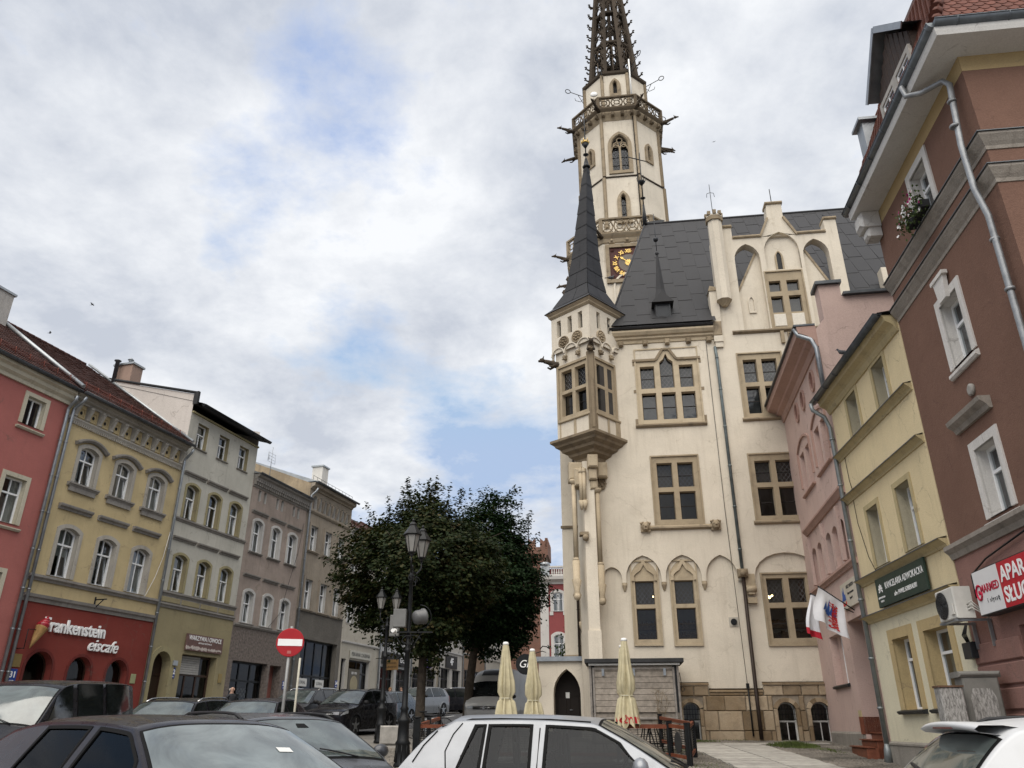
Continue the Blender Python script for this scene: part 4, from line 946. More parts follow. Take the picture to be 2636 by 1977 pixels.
mb.box(1.95,2.06,-.012,.05,13.88,14.02); mb.box(4.63,4.76,-.012,.05,13.88,14.02); mb.box(1.94,2.06,-.012,.05,12.5,12.75); mb.box(4.63,4.74,-.012,.05,12.5,12.8); mb.box(1.97,2.06,-.012,.05,15.1,15.28); mb.box(4.63,4.74,-.012,.05,15.1,15.28)
H.sub('sill',mb,sand,f)
def cross(b,xm,zt,lead_top,k='stone_window',head=None,**kw):
    x0,x1,z0,z1=b; j=.24; m_=.10
    return stone_window(H,x0,x1,z0,z1,[L_(x0+j,xm-m_,zt+.09,z1-.30,lead_top,**kw),L_(xm+m_,x1-j,zt+.09,z1-.30,lead_top,**kw),L_(x0+j,xm-m_,z0+.22,zt-.09,0,**kw),L_(xm+m_,x1-j,z0+.22,zt-.09,0,**kw)])
f=cross(B_,3.31,9.81,.13); mb=MB(); mb.mould(2.15,4.5,8.24,[(.05,0),(.13,.05),(.13,.11),(.03,.18)]); H.sub('sill',mb,sand,f)
for x in (2.03,4.62):
    hb=MB(); hb.ball((x,-.13,8.36),.15,12,sz=1.15); hb.box(x-.18,x+.18,-.1,.02,8.18,8.46); hb.tube([(x-.09,-.24,8.40),(x-.09,-.27,8.40)],.03,6); hb.tube([(x+.09,-.24,8.40),(x+.09,-.27,8.40)],.03,6); hb.tube([(x,-.26,8.42),(x,-.30,8.33)],[.02,.04],6); hb.tube([(x-.07,-.26,8.26),(x+.07,-.26,8.26)],.025,6)
    for k in range(5): hb.ball((x-.16+.08*k,-.12,8.50+.02*(k%2)),.05,6)
    H.sub('carved_head',hb,sand,f)
f=cross(D_,7.00,9.86,.13); mb=MB(); mb.mould(6.02,7.98,8.34,[(.05,0),(.12,.05),(.12,.10),(.03,.15)]); H.sub('sill',mb,sand,f)
f=cross(E_,7.03,14.02,.13,blind=blind); mb=MB(); mb.mould(6.10,8.0,12.44,[(.05,0),(.12,.05),(.12,.10),(.03,.15)]); H.sub('sill',mb,sand,f)
TH_y=.13
for b,xl in ((C1,(1.50,2.20)),(C2,(2.93,3.62))):
    x0,x1,z0,z1=b; xm=(x0+x1)/2
    f=stone_window(H,x0,x1,z0,z1,[L_(xl[0],xl[1],5.56,6.40,.125,bars=0),L_(xl[0],xl[1],4.34,5.42,0)],y=.115,rev=.22)
    pb=MB(); o=dict(x0=xl[0]+.0,x1=xl[1],z0=6.44,z1=7.02,k='ogee',r=.58); pb.prism(outline(o,14),.14,.16); 
    H.sub('tympanum',pb,stone('pale_sandstone',(.36,.28,.19),(.42,.34,.24),.08,2,.3,.15),f)
    c=top_curve(dict(x0=xl[0]-.06,x1=xl[1]+.06,z0=6,z1=7.10,k='ogee',r=.62),14); rb=MB(); rb.sweep([(c[0][0],6.4)]+c+[(c[-1][0],6.4)],[(-.115,-.05),(-.05,-.05),(-.05,.06),(-.115,.06)]); H.sub('ogee_moulding',rb,san,f)
    # plaster round the head
    sb=MB(); hd=[(x0-.002,6.62)]+[]; 
    oc=top_curve(dict(x0=x0-.01,x1=x1+.01,z0=6,z1=7.18,k='point',r=.80),14)
    for (p,q) in zip(oc,oc[1:]): sb.poly([(p[0],.108,p[1]),(q[0],.108,q[1]),(q[0],.108,7.39),(p[0],.108,7.39)])
    H.sub('head_plaster',sb,crm,f)
x0,x1,z0,z1=G_
f=stone_window(H,x0,x1,z0,z1,[L_(6.20,6.78,5.54,6.40,.125,bars=0),L_(6.98,7.56,5.54,6.40,.125,bars=0),L_(6.20,6.78,4.32,5.36,0),L_(6.98,7.56,4.32,5.36,0)],y=.115,rev=.22)
# books and lamps behind the reading-room glass
bk_=MB(); rb_=random.Random(9)
for xa,xb in ((1.45,2.25),(2.9,3.7),(6.15,7.6)):
    for z in (4.35,4.75):
        bk_.box(xa,xb,.9,1.2,z,z+.03); x=xa
        while x<xb-.06: w_b=rb_.uniform(.03,.06); bk_.box(x,x+w_b,.92,1.15,z+.03,z+rb_.uniform(.22,.32)); x+=w_b
o=H.part('bookshelf',bk_,plain('book_tan',(.30,.20,.11),.8,var=.5,nsc=14)); o['kind']='stuff'
lm=bpy.data.materials.new('lit_chandelier'); lm.use_nodes=True; t=NT(lm.node_tree); t.n('ShaderNodeOutputMaterial',i_Surface=t.n('ShaderNodeEmission',i_Color=(1,.75,.35,1),i_Strength=9).outputs[0])
lb=MB()
for x,z in ((6.32,5.86),(6.40,5.84),(6.46,5.88),(6.36,5.80),(2.17,5.93)): lb.ball((x,.75,z),.035,8)
o=H.part('ceiling_lamp',lb,lm); o['kind']='stuff'
f=stone_window(H,*K_,[L_(7.90,8.38,18.20,18.72,0,bars=0),L_(8.62,9.12,18.20,18.72,0,bars=0),L_(7.90,8.38,17.20,17.98,0,bars=0),L_(8.62,9.12,17.20,17.98,0,bars=0)],rev=.2)
for xa,xb in ((7.90,8.38),(8.62,9.12)):
    b_=MB(); b_.cbox(xa,xb,-.005,.02,16.55,17.12,.02); H.sub('apron_panel',b_,plain('apron_white',(.62,.58,.50),.8,var=.08,nsc=12),f)
mb=MB(); mb.mould(6.15,11.0,16.28,[(.04,0),(.12,.06),(.12,.12),(.02,.18)]); H.part('string_course',mb,sand)
# --- gable copings, pillars, slit and niche
mb=MB()
for a,b,z in ((6.66,7.88,20.95),(9.34,10.58,20.95),(6.16,6.69,21.55),(10.55,11.12,21.6),(8.24,8.99,22.62)): mb.cbox(a,b,-.09,.56,z+.002,z+.13,.04)
for a,b in (((7.83,20.95),(8.25,21.9)),((9.38,20.95),(8.92,21.9)),((6.62,18.36),(7.60,20.36)),((10.58,18.26),(9.60,20.38))):
    in_=abs(a[1]-20.95)>.1
    mb.sweep([a,b],[(-.22 if in_ else .08,-.045),(-.22 if in_ else .08,.045),(-.52,.045),(-.52,-.045)])
H.part('coping',mb,sand)
mb=MB(); P=[(5.95+.31*math.cos(R(22.5+45*k)),-.18+.30*math.sin(R(22.5+45*k))) for k in range(8)]
mb.prism_z(P,17.8,21.75); mb.prism_z([(5.95+.36*math.cos(R(22.5+45*k)),-.18+.35*math.sin(R(22.5+45*k))) for k in range(8)],21.95,22.02)
pl=H.part('gable_pillar',mb,crm)
mb=MB(); mb.prism_z([(5.95+.38*math.cos(R(22.5+45*k)),-.18+.37*math.sin(R(22.5+45*k))) for k in range(8)],21.75,21.95)
for k in range(8): x=5.95+.32*math.cos(R(45*k)); y=-.18+.31*math.sin(R(45*k)); mb.box(x-.07,x+.07,y-.07,y+.07,22.02,22.20)
H.part('pillar_cap',mb,sand,pl); mb=MB(); mb.prism_z([(5.95+.10*math.cos(R(45*k)),-.16+.10*math.sin(R(45*k))) for k in range(8)],17.55,17.8,0,[(5.95+.33*math.cos(R(22.5+45*k)),-.18+.32*math.sin(R(22.5+45*k))) for k in range(8)]); H.part('pillar_foot',mb,sand,pl)
mb=MB(); mb.tube([(5.95,-.1,22.2),(5.95,-.1,23.9)],.014,5); mb.tube([(5.78,-.1,23.2),(5.80,-.1,23.4),(5.95,-.1,23.45),(6.10,-.1,23.4),(6.12,-.1,23.2)],.012,5); H.part('lightning_rod',mb,M['black'],pl)
mb=MB(); mb.tube([(8.6,.2,22.75),(8.6,.2,23.6)],.02,5); H.part('lightning_rod',mb,M['black'])
mb=MB(); mb.box(5.38,5.74,-.10,.4,16.9,18.36); mb.box(5.36,5.72,-.14,0,15.95,16.22); mb.box(5.40,5.70,-.10,0,15.72,15.95); sp_=H.part('gable_shoulder',mb,crm)
mb=MB(); mb.prism([(5.34,18.36),(5.78,18.36),(5.70,18.52),(5.42,18.60)],-.14,.4); mb.cbox(5.30,5.72,-.15,.3,16.22,16.9,.04); H.part('shoulder_stone',mb,sand,sp_)
mb=MB(); o=dict(x0=8.40,x1=8.60,z0=19.32,z1=20.2,k='point',r=.22); mb.ring(outline(inset(o,-.07)),outline(o),.09,.15); f=H.part('slit_window',mb,san); mb=MB(); mb.prism(outline(o),.128,.138); H.sub('pane',mb,M['black'],f)
mb=MB(); o=dict(x0=7.05,x1=7.22,z0=17.42,z1=18.12,k='point',r=.2); mb.ring(outline(inset(o,-.06)),outline(o),.20,.262); mb.prism(outline(o),.25,.258,0); H.part('niche',mb,crm)
def shield(hs,x,z,w,h,y=-.02,tilt=0,parent=None):
    P=[(-.5,.5),(-.46,-.05),(-.3,-.33),(0,-.5),(.3,-.33),(.46,-.05),(.5,.5),(.25,.44),(0,.5),(-.25,.44)]
    rot=lambda p:(x+(p[0]*w)*math.cos(tilt)-(p[1]*h)*math.sin(tilt),z+(p[0]*w)*math.sin(tilt)+(p[1]*h)*math.cos(tilt))
    mb=MB(); mb.ring([rot(p) for p in P],[rot((a*.84,b*.84)) for a,b in P],y-.08,y); mb.prism([rot((a*.86,b*.86)) for a,b in P],y-.035,y)
    for a in (-.2,.2):
        for k in range(4): p=rot((a*(1+.25*k),.25-.14*k)); mb.ball((p[0],y-.04,p[1]),.05,6)
    for k in range(4): p=rot((0,.28-.16*k)); mb.ball((p[0],y-.045,p[1]),.055,6)
    return hs.part('coat_of_arms',mb,sand,parent)
shield(H,8.53,15.90,.46,.66)
mb=MB(); mb.box(8.02,8.16,-.12,0,15.75,16.28); H.part('bracket',mb,san)
# --- corbels of the arch frieze, chimney corbel, vent, downpipe, wire
mb_=MB(); mb_.prism_z([(-.09,.0),(-.09,-.10),(-.05,-.14),(.05,-.14),(.09,-.10),(.09,.0)],.10,.20); mb_.prism_z([(-.03,.0),(-.03,-.02),(-.02,-.04),(.02,-.04),(.03,-.02),(.03,.0)],-.10,.10,0,[(-.09,.0),(-.09,-.10),(-.05,-.14),(.05,-.14),(.09,-.10),(.09,.0)])
me=mb_.build('corbel',san,mesh_only=True)
for x in (1.125,2.56,4.01): link('corbel',me,H.root,Vector((x,.13,6.14))+H.off)
mb=MB(); mb.box(5.44,5.80,-.02,.13,6.15,6.55); mb.prism([(5.5,5.82),(5.72,5.82),(5.8,6.15),(5.44,6.15)],-.10,.13); mb.tube([(5.44,-.06,6.0),(5.80,-.06,6.0)],.12,10); mb.box(5.46,5.78,-.06,.13,5.52,5.72); H.part('chimney_corbel',mb,san)
mb=MB(); mb.box(4.74,5.06,.10,.13,4.74,5.06); vo=H.part('vent_plate',mb,plain('vent_grey',(.42,.39,.33),.7)); mb=MB(); mb.lathe([(.11,0),(.11,.05)],18); xform(mb,Matrix.Translation((4.90,.10,4.9))@Matrix.Rotation(R(90),4,'X')); H.part('vent_hole',mb,M['black'],vo)
vz=plain('verdigris_pipe',(.13,.155,.16),.5,.5,.35,3)
mb=MB(); mb.tube([(5.38,-.09,6.5),(5.38,-.09,15.3),(5.36,-.05,15.75)],.06,10)
for z in (7.4,9,10.6,12.2,13.8,15.2): mb.lathe([(.07,z),(.08,z+.03),(.07,z+.06)],10,(5.38,-.09))
dp=H.part('downpipe',mb,vz); mb=MB(); mb.tube([(5.38,-.09,6.5),(5.36,-.05,2.7),(5.34,-.16,2.4),(5.34,-.16,1.1)],.065,10); H.part('pipe_foot',mb,plain('pipe_brown',(.035,.025,.02),.5,.3),dp)
mb=MB(); mb.cbox(5.20,5.56,-.20,.0,6.42,6.72,.05); mb.ball((5.38,-.2,6.55),.12,8); H.part('pipe_corbel',mb,sand,dp)
mb=MB(); mb.tube([(5.03,-.02,16.1),(5.02,-.03,9),(5.10,-.03,2.75)],.010,5); mb.tube([(5.10,-.06,2.75),(5.10,-.06,1.2)],.028,6); mb.box(5.05,5.15,-.1,0,2.7,2.85); H.part('lightning_wire',mb,M['black'])
# --- eaves cornice
mb=MB(); mb.mould(1.15,5.36,16.12,[(.04,0),(.06,.12),(.14,.18),(.14,.26),(.22,.30),(.30,.42),(.30,.50)]); mb.box(1.15,5.36,-.001,.3,16.1,16.75); co=H.part('cornice',mb,san)
for x in (1.55,2.55,3.45,4.32,5.15):
    b_=MB(); b_.cbox(x-.10,x+.10,-.17,-.03,15.98,16.22,.03); b_.box(x-.06,x+.06,-.19,-.17,16.02,16.18); H.part('corbel_block',b_,sand,co)
mb=MB(); half_gutter(mb,1.1,5.36,-.28,16.74,.10); H.part('gutter',mb,slatedk,co)
# --- plinth of sandstone blocks
mb=MB(); wall_panel(mb,0,9,.8,2.58,bws,.3,y=.055); mb.poly([(0,.055,2.58),(9,.055,2.58),(9,.13,2.58),(0,.13,2.58)]); plo=H.part('plinth_core',mb,mort)
rp=random.Random(21)
def block(x0,x1,z0,z1,y=.0):
    b_=MB(); j=lambda: rp.uniform(-.006,.006); b_.cbox(x0+.009+j(),x1-.009+j(),y-rp.uniform(.0,.022),.06,z0+.009,z1-.009,.022); H.part('stone',b_,blockm,plo)
def course(z0,z1,xa,xb,wmin,wmax,skip):
    x=xa
    while x<xb-.05:
        w=min(rp.uniform(wmin,wmax),xb-x)
        if xb-(x+w)<.2: w=xb-x
        segs=[(x,x+w)]
        for a,b in skip:
            n=[]
            for p,q in segs:
                if q<=a or p>=b: n.append((p,q))
                else:
                    if p<a: n.append((p,a))
                    if q>b: n.append((b,q))
            segs=n
        for p,q in segs:
            if q-p>.06: block(p,q,z0,z1)
        x+=w
sk=[(b['x0']-.13,b['x1']+.13) for b in bws]
course(.9,1.36,0,9,.7,1.3,sk); course(1.36,1.98,0,9,.38,.8,sk); course(1.98,2.46,0,9,.45,.8,sk)
course(2.46,2.575,3.8,5.6,.9,1.2,[]); course(2.46,2.80,5.62,9,.45,.75,[]); course(2.46,2.80,0,3.78,.45,.75,[])
mb=MB(); mb.mould(5.60,9,2.80,[(.05,0),(.05,.05),(-.08,.10)]); mb.mould(0,3.80,2.80,[(.05,0),(.05,.05),(-.08,.10)]); mb.mould(3.80,5.60,2.575,[(.03,0),(.03,.03),(-.10,.12)]); H.part('plinth_cap',mb,blockm,plo)
for b in bws:
    c=top_curve(inset(b,-.13)); ci=top_curve(b); n=5
    jm=[(b['x0']-.13,1.0),(b['x0'],1.0)]
    for sx in (0,1):
        xa,xb=(b['x0']-.125,b['x0']+.0) if not sx else (b['x1'],b['x1']+.125)
        for z0,z1 in ((.95,1.5),(1.5,2.05)):
            b_=MB(); b_.cbox(xa,xb,-.035,.1,z0+.006,z1-.006,.015); H.part('stone',b_,blockm,plo)
    for k in range(0,10,2):
        P=[ci[k],ci[k+2],c[k+2],c[k]]; P=[ci[k],ci[k+1],ci[k+2],c[k+2],c[k+1],c[k]]; b_=MB(); b_.prism(P[::1],-.04,.1); H.part('voussoir',b_,blockm,plo)
    f=H.window(b,.22,bw=.05,cols=2,trans=.52,tcols=1,mat=plain('old_white_paint',(.45,.45,.43),.6,var=.2),gl=M['leadglass'],name='basement_window')
    gb=MB()
    for k in range(6): x=lerp(b['x0'],b['x1'],(k+.5)/6); gb.tube([(x,.10,1.70),(x,.10,2.2-.02*abs(k-2.5))],.009,5)
    for z in (1.72,1.88,2.04): gb.tube([(b['x0'],.10,z),(b['x1'],.10,z)],.009,5)
    H.sub('grille',gb,M['black'],f)
# --- main roof of lapped metal sheets
y0,z0,y1,z1=-.30,16.86,6.0,26.3
hip=lambda tt: lerp(1.05,3.40,tt)
mb=MB(); tz=lambda tt:(y0+(y1-y0)*tt,z0+(z1-z0)*tt); mb.poly([(hip(0),y0,z0),(5.5,y0,z0),(5.5,*tz(.14)),(hip(.14),*tz(.14))]); mb.poly([(hip(.14),*tz(.14)),(17,*tz(.14)),(17,y1,z1),(hip(1),y1,z1)]); mb.poly([(11.2,y0,z0),(17,y0,z0),(17,*tz(.14)),(11.2,*tz(.14))]); mb.poly([(hip(0),y0,z0),(hip(1),y1,z1),(hip(0)+.3,12.3,z0)]); mb.poly([(hip(1),y1,z1),(17,y1,z1),(17,12.3,z0),(hip(0)+.3,12.3,z0)]); mb.poly([(17,y0,z0),(17,12.3,z0),(17,y1,z1)])
mb.tube([(3.3,y1,z1+.02),(17,y1,z1+.02)],.07,6); mb.tube([(hip(0),y0,z0),(hip(1),y1,z1)],.05,6)
rfo=H.part('roof',mb,slatedk)
sl_=Vector((0,y1-y0,z1-z0)); SLn=sl_.length; nn=Vector((0,-(z1-z0),(y1-y0))).normalized(); colw=.62
k=0; x=1.05
while x<16.5:
    off=rp.uniform(0,1); t0=-off*.13
    while t0<1:
        ta,tb=max(0,t0),min(1,t0+.134); t0+=.132
        if tb-ta<.02: continue
        xa,xb=x+.012,x+colw-.012
        pts=[]
        if xb<=hip(ta)+.05: continue
        la,lb=max(xa,hip(ta)+.03),max(xa,hip(tb)+.03)
        if lb>xb: lb=xb
        if 6.8<xa and xb<10.2 and tb<.36: continue
        if xb>5.5 and xa<11.15: ta=max(ta,.14)
        if tb-ta<.02: continue
        b_=MB(); A0=Vector((0,y0,z0))+sl_*ta; B0=Vector((0,y0,z0))+sl_*tb; h0,h1=nn*rp.uniform(.016,.024),nn*.008
        q=[(la,*(A0+h0)[1:]),(xb,*(A0+h0)[1:]),(xb,*(B0+h1)[1:]),(lb,*(B0+h1)[1:])]
        r_=[(la,*A0[1:]),(xb,*A0[1:]),(xb,*B0[1:]),(lb,*B0[1:])]
        i=b_.vs(q+r_)
        for fc in ((0,1,2,3),(4,5,1,0),(5,6,2,1),(7,4,0,3)): b_.face([i+j for j in fc])
        H.part('roof_sheet',b_,slate,rfo)
    x+=colw
# roof behind the gable and the flare over the eaves
mb=MB(); mb.poly([(8.55,.46,21.2),(8.55,3.6,21.2),(6.5,1.6,18.0),(6.5,.46,18.0)]); mb.poly([(8.55,.46,21.2),(8.55,3.6,21.2),(10.7,1.6,18.0),(10.7,.46,18.0)]); H.part('gable_roof',mb,slatedk,rfo)
mb=MB(); mb.box(12.6,13.0,.3,.8,18.2,19.2); H.part('vent_stack',mb,crm,rfo)
# dormer with its own spirelet
mb=MB(); xd=3.42; yd=.05; 
mb.box(xd-.34,xd+.34,yd,1.2,17.2,18.0); mb.prism([(xd-.46,17.98),(xd+.46,17.98),(xd,18.5)],yd-.22,1.5); 
mb.lathe([(.50,18.05),(.30,18.5),(.22,18.9),(.13,19.9),(.04,20.9)],6,(xd,.55),0,False,R(30)); mb.lathe([(.05,20.75),(.09,20.85),(.05,20.95)],8,(xd,.55)); 
dm=H.part('dormer',mb,slatedk,rfo)
mb=MB(); o=dict(x0=xd-.25,x1=xd+.25,z0=17.32,z1=17.90,k='rect',r=0); mb.ring(outline(inset(o,-.05)),outline(o),yd-.06,yd); mb.prism(outline(o),yd-.03,yd-.01); mb.tube([(xd,.55,20.9),(xd,.55,23.0)],.018,5); H.part('vane_pole',mb,M['dark'],rfo); mb=MB(); mb.ball((xd,.55,21.6),.12,10); H.part('vane_ball',mb,M['dark'],rfo); mb=MB(); mb.poly([(xd-.4,.55,22.55),(xd+.35,.55,22.5),(xd+.5,.55,22.6),(xd+.35,.55,22.66)]); mb.poly([(xd-.4,.56,22.6),(xd+.35,.56,22.5),(xd+.35,.56,22.66)]); H.part('weather_vane',mb,M['dark'],rfo)
mb=MB(); xr=3.42; mb.lathe([(.14,26.2),(.09,27.0),(.05,27.6)],8,(xr,6)); mb.tube([(xr,6,27.5),(xr,6,31.2)],.035,6); mb.lathe([(.07,28.0),(.15,28.05),(.07,28.1)],8,(xr,6)); mb.lathe([(.04,28.9),(.20,29.12),(.20,29.2),(.04,29.22)],6,(xr,6))
for k in range(6): a=k*math.pi/3; mb.tube([(xr+.19*math.cos(a),6+.19*math.sin(a),29.15),(xr+.25*math.cos(a),6+.25*math.sin(a),29.45)],.015,5)
mb.tube([(xr-.7,6,31.0),(xr+.35,6,30.55)],.03,5); H.part('roof_finial',mb,M['black'],rfo)

# --- corner oriel with its tall spire (turned 45 degrees on the corner of the building)
OC=H.root.matrix_basis.inverted()  # only for reading
tw=H.F.M().inverted()@Vector((3.15,29.0,0)); OR=Matrix.Translation((tw.x,tw.y,0))@Matrix.Rotation(-H.F.rz,4,'Z')
FA=(OR@Matrix.Rotation(R(-45),4,'Z'),OR@Matrix.Rotation(R(45),4,'Z'))     # left face, right face
h=.93
def opart(name,mb,mat,mt,parent=None): return H.part(name,xform(mb,mt),mat,parent)
# walls
mb=MB(); hw=h+.11
orl=None
for s_,mt in enumerate(FA):
    m_=MB(); sl3=[dict(x0=x-.115,x1=x+.115,z0=16.42,z1=17.20,k='rect',r=0,sp=.02) for x in ((-.62,-.02,.55) if s_==0 else (-.45,.25))]
    off=lambda dy:[None]
    wall_panel(m_,-hw,hw,15.72,17.5,sl3,.22,y=-hw); 
    n_ops=[dict(x0=-1.0+.69*k,x1=-.38+.69*k,z0=15.40,z1=15.90,k='round',r=.31) for k in range(3)]
    for o in n_ops: o['nosill']=True; o['rev']=.11
    wall_panel(m_,-hw,hw,15.40,15.72+.2,n_ops,.07,y=-hw-.001)
    wl_=[dict(x0=-.78,x1=.74,z0=12.72,z1=15.02,k='rect',r=0)] if s_==0 else [dict(x0=-.72,x1=.50,z0=12.72,z1=15.02,k='rect',r=0)]
    wall_panel(m_,-h,h,11.9,15.9,wl_,.1,y=-h)
    for xx,sg in ((-hw,1),(hw,1)): pass
    if s_==0: orl=opart('oriel_wall',m_,crm,mt)
    else: opart('oriel_wall',m_,crm,mt)
    x0,x1=wl_[0]['x0'],wl_[0]['x1']
    # stone frame with mullion and transom
    fr=MB(); lights=[]
    xs_=[(x0+.12,(x0+x1)/2-.08),((x0+x1)/2+.08,x1-.12)] if s_==0 else [(x0+.14,-.10),(.10,x1-.12)]
    for a,b in xs_: lights+= [L_(a,b,13.96,14.84,.12,bars=0),L_(a,b,12.86,13.82,0)]
    wall_panel(fr,x0,x1,12.72,15.02,[dict(l,sp=.03) for l in lights],.26,y=-h+.01); fr.ring([(x0-.1,12.62),(x1+.1,12.62),(x1+.1,15.12),(x0-.1,15.12)],[(x0,12.72),(x1,12.72),(x1,15.02),(x0,15.02)],-h-.05,-h+.01)
    for a,b in ((-h+.14,x0+.04),(x1-.04,h-.06)): 
        if b-a>.02: fr.cbox(a,b,-h-.035,-h,11.95,12.66,.01)
    fr.cbox(-.06,.06,-h-.03,-h,11.95,12.62,.01); fr.cbox(-h+.1,h-.05,-h-.07,-h,12.60,12.70,.02)
    fo=opart('oriel_window',fr,san,mt)
    for l in lights:
        i=inset(l,.03); yy=-h+.235
        for nm_,mm in (('casement',wirefr),('pane',M['leadglass']),('leading',lead)):
            b_=MB()
            if nm_=='casement': b_.ring(outline(l),outline(i),yy-.03,yy+.02); b_.box(l['x0'],l['x1'],yy-.02,yy+.01,(l['z0']+l['z1'])/2-.01,(l['z0']+l['z1'])/2+.01)
            elif nm_=='pane': b_.poly([(x,yy,z) for x,z in outline(i)])
            else:
                if not l['lead']: continue
                leaded(b_,i,yy-.012,.12)
            o=H.sub(nm_,xform(b_,mt),mm,fo)
            if nm_=='leading': o['kind']='stuff'
    # arch bosses, roundels, black sheets closing the slit windows
    for k in range(4):
        b_=MB(); x=-1.06+.70*k; b_.ball((x,-h-.08,15.36),.10,8); b_.lathe([(.06,15.4),(.10,15.48)],8,(x,-h-.05))
        for j in range(4): b_.ball((x+.08*math.cos(j*1.57+.6),-h-.14,15.36+.07*math.sin(j*1.57+.6)),.04,6)
        if k<3 or s_==0: opart('carved_boss',b_,sand,mt)
    c_=MB()
    for o in n_ops: c_.sweep(top_curve(o),[(hw,-.0),(hw+.05,0.0),(hw+.05,.05),(hw,.05)])
    opart('arch_moulding',c_,crm,mt)
    for x in (-.36,.36) if s_==0 else (-.36,):
        b_=MB(); b_.lathe([(.27,0),(.27,.05),(.22,.06),(.22,.03)],18); 
        for j in range(7): a=j*.9; b_.ball((.13*math.cos(a),.13*math.sin(a),.04),.06,6)
        b_.ball((0,0,.05),.07,6); xform(b_,Matrix.Translation((x,-hw,16.10))@Matrix.Rotation(R(90),4,'X')); opart('roundel',b_,sand,mt)
    for o in sl3: b_=MB(); b_.poly([(o['x0'],-hw+.20,o['z0']),(o['x1'],-hw+.20,o['z0']),(o['x1'],-hw+.20,o['z1']),(o['x0'],-hw+.20,o['z1'])]); opart('slit_backing',b_,M['black'],mt)
    # cornice under the windows
    b_=MB(); e=.30; rows=[(1.10,11.84),(1.16,11.88),(1.16,11.78),(1.04,11.68),(1.0,11.60),(.86,11.50),(.82,11.40),(.66,11.30),(.62,11.20),(.45,11.08),(.42,10.90),(.24,10.7)]
    rows=[(h,11.98)]+rows
    if s_==0:
        rr=[b_.vs([(-r_,-r_,z),(r_,-r_,z),(r_,r_,z),(-r_,r_,z)]) for r_,z in rows]
        for a,bq in zip(rr,rr[1:]):
            for j in range(4): b_.face((a+j,a+(j+1)%4,bq+(j+1)%4,bq+j))
        opart('oriel_corbel',b_,sand,mt)
    # back walls so the oriel is solid
    b_=MB(); b_.box(-h+.55,h-.02,-h+.55,h-.02,11.9,17.5); 
    if s_==0: opart('oriel_core',b_,M['room'],mt)
# corner shaft, gargoyles
mb=MB(); rr2=h*1.414; mb.prism_z([(-.17,-rr2+.13),(-.09,-rr2-.05),(.09,-rr2-.05),(.17,-rr2+.13)],11.9,15.30); mb.prism_z([(-.11,-rr2+.1),(-.05,-rr2-.1),(.05,-rr2-.1),(.11,-rr2+.1)],12.0,14.0); opart('corner_shaft',mb,sand,OR)
def beast(name,mt,L=.9,parent=None,hs=H,mat=None):
    b=MB(); b.tube([(0,.1,0),(0,-.25*L,.02),(0,-.55*L,.10),(0,-.78*L,.12)],[.15,.14,.10,.085],8); b.ball((0,-.88*L,.15),.10,8,sy=1.3); b.tube([(0,-.93*L,.13),(0,-1.08*L,.09)],[.07,.045],6)
    for s_ in (-1,1): b.tube([(.06*s_,-.86*L,.22),(.10*s_,-.82*L,.32)],[.035,.01],5); b.tube([(.09*s_,-.2*L,-.03),(.13*s_,-.40*L,-.14),(.10*s_,-.55*L,-.10)],[.06,.05,.035],6)
    return hs.part(name,xform(b,mt),mat or soot,parent)
beast('gargoyle',OR@Matrix.Translation((0,-rr2-.02,15.42)),.38); beast('gargoyle',OR@Matrix.Translation((-rr2+.1,.0,15.25))@Matrix.Rotation(R(-75),4,'Z'),.8)
# eaves and spire
mb=MB(); E4=lambda r_,z:[(r_*math.cos(R(-90+90*k)),r_*math.sin(R(-90+90*k)),z) for k in range(4)]
rr=[mb.vs(E4(r_,z)) for r_,z in ((1.50,17.38),(1.60,17.46),(1.60,17.52),(1.70,17.60),(1.70,17.66))]
for a,b in zip(rr,rr[1:]):
    for j in range(4): mb.face((a+j,a+(j+1)%4,b+(j+1)%4,b+j))
mb.face(range(rr[0]+3,rr[0]-1,-1)); opart('oriel_eaves',mb,san,OR)
spm=MB(); lev=[(1.78,17.64),(1.70,17.70),(1.28,18.02),(.98,18.45),(.80,19.1),(.68,19.9),(.56,21.0),(.46,22.07),(.34,23.4),(.22,24.7),(.10,25.7)]
shx=lambda z:.36*max(0,(z-17.7)/7.9)
rr=[spm.vs([(x+shx(z),y,z) for x,y,z in E4(r_,z)]) for r_,z in lev]
for a,b in zip(rr,rr[1:]):
    for j in range(4): spm.face((a+j,a+(j+1)%4,b+(j+1)%4,b+j))
spo=opart('oriel_spire',spm,slatedk,OR)
# metal sheets on the two visible faces of the spire
def sprad(z):
    for (r0,a),(r1,b) in zip(lev[1:],lev[2:]):
        if a<=z<=b: return lerp(r0,r1,(z-a)/(b-a))
    return .1
for face in (0,1):
    z=17.9; k=0
    while z<25.4:
        zt=min(z+rp.uniform(.78,.86),25.55); cut=.52 if k%2 else .42
        for (fa,fb) in ((0.01,cut-.006),(cut+.006,.99)) if sprad(z)>.55 else ((.01,.99),):
            P=[]
            for zz_,ff in ((z+.01,fa),(z+.01,fb),(zt-.01,fb),(zt-.01,fa)):
                r_=sprad(zz_)+.012+ (.02 if zz_<z+.05 else 0); c0=Vector((0,-r_,0)); c1=Vector((-r_,0,0)) if face==0 else Vector((r_,0,0)); p=c0.lerp(c1,ff); P.append((p.x+shx(zz_),p.y,zz_))
            b_=MB(); b_.poly(P); opart('spire_sheet',b_,slate,OR,spo)
        z=zt; k+=1
mb=MB(); ax=.36; mb.lathe([(.16,25.55),(.2,25.62),(.14,25.7),(.06,26.1)],8,(ax,0)); mb.tube([(ax,0,26.0),(ax,0,28.9)],.03,6); mb.lathe([(.05,26.3),(.14,26.35),(.05,26.42)],8,(ax,0))
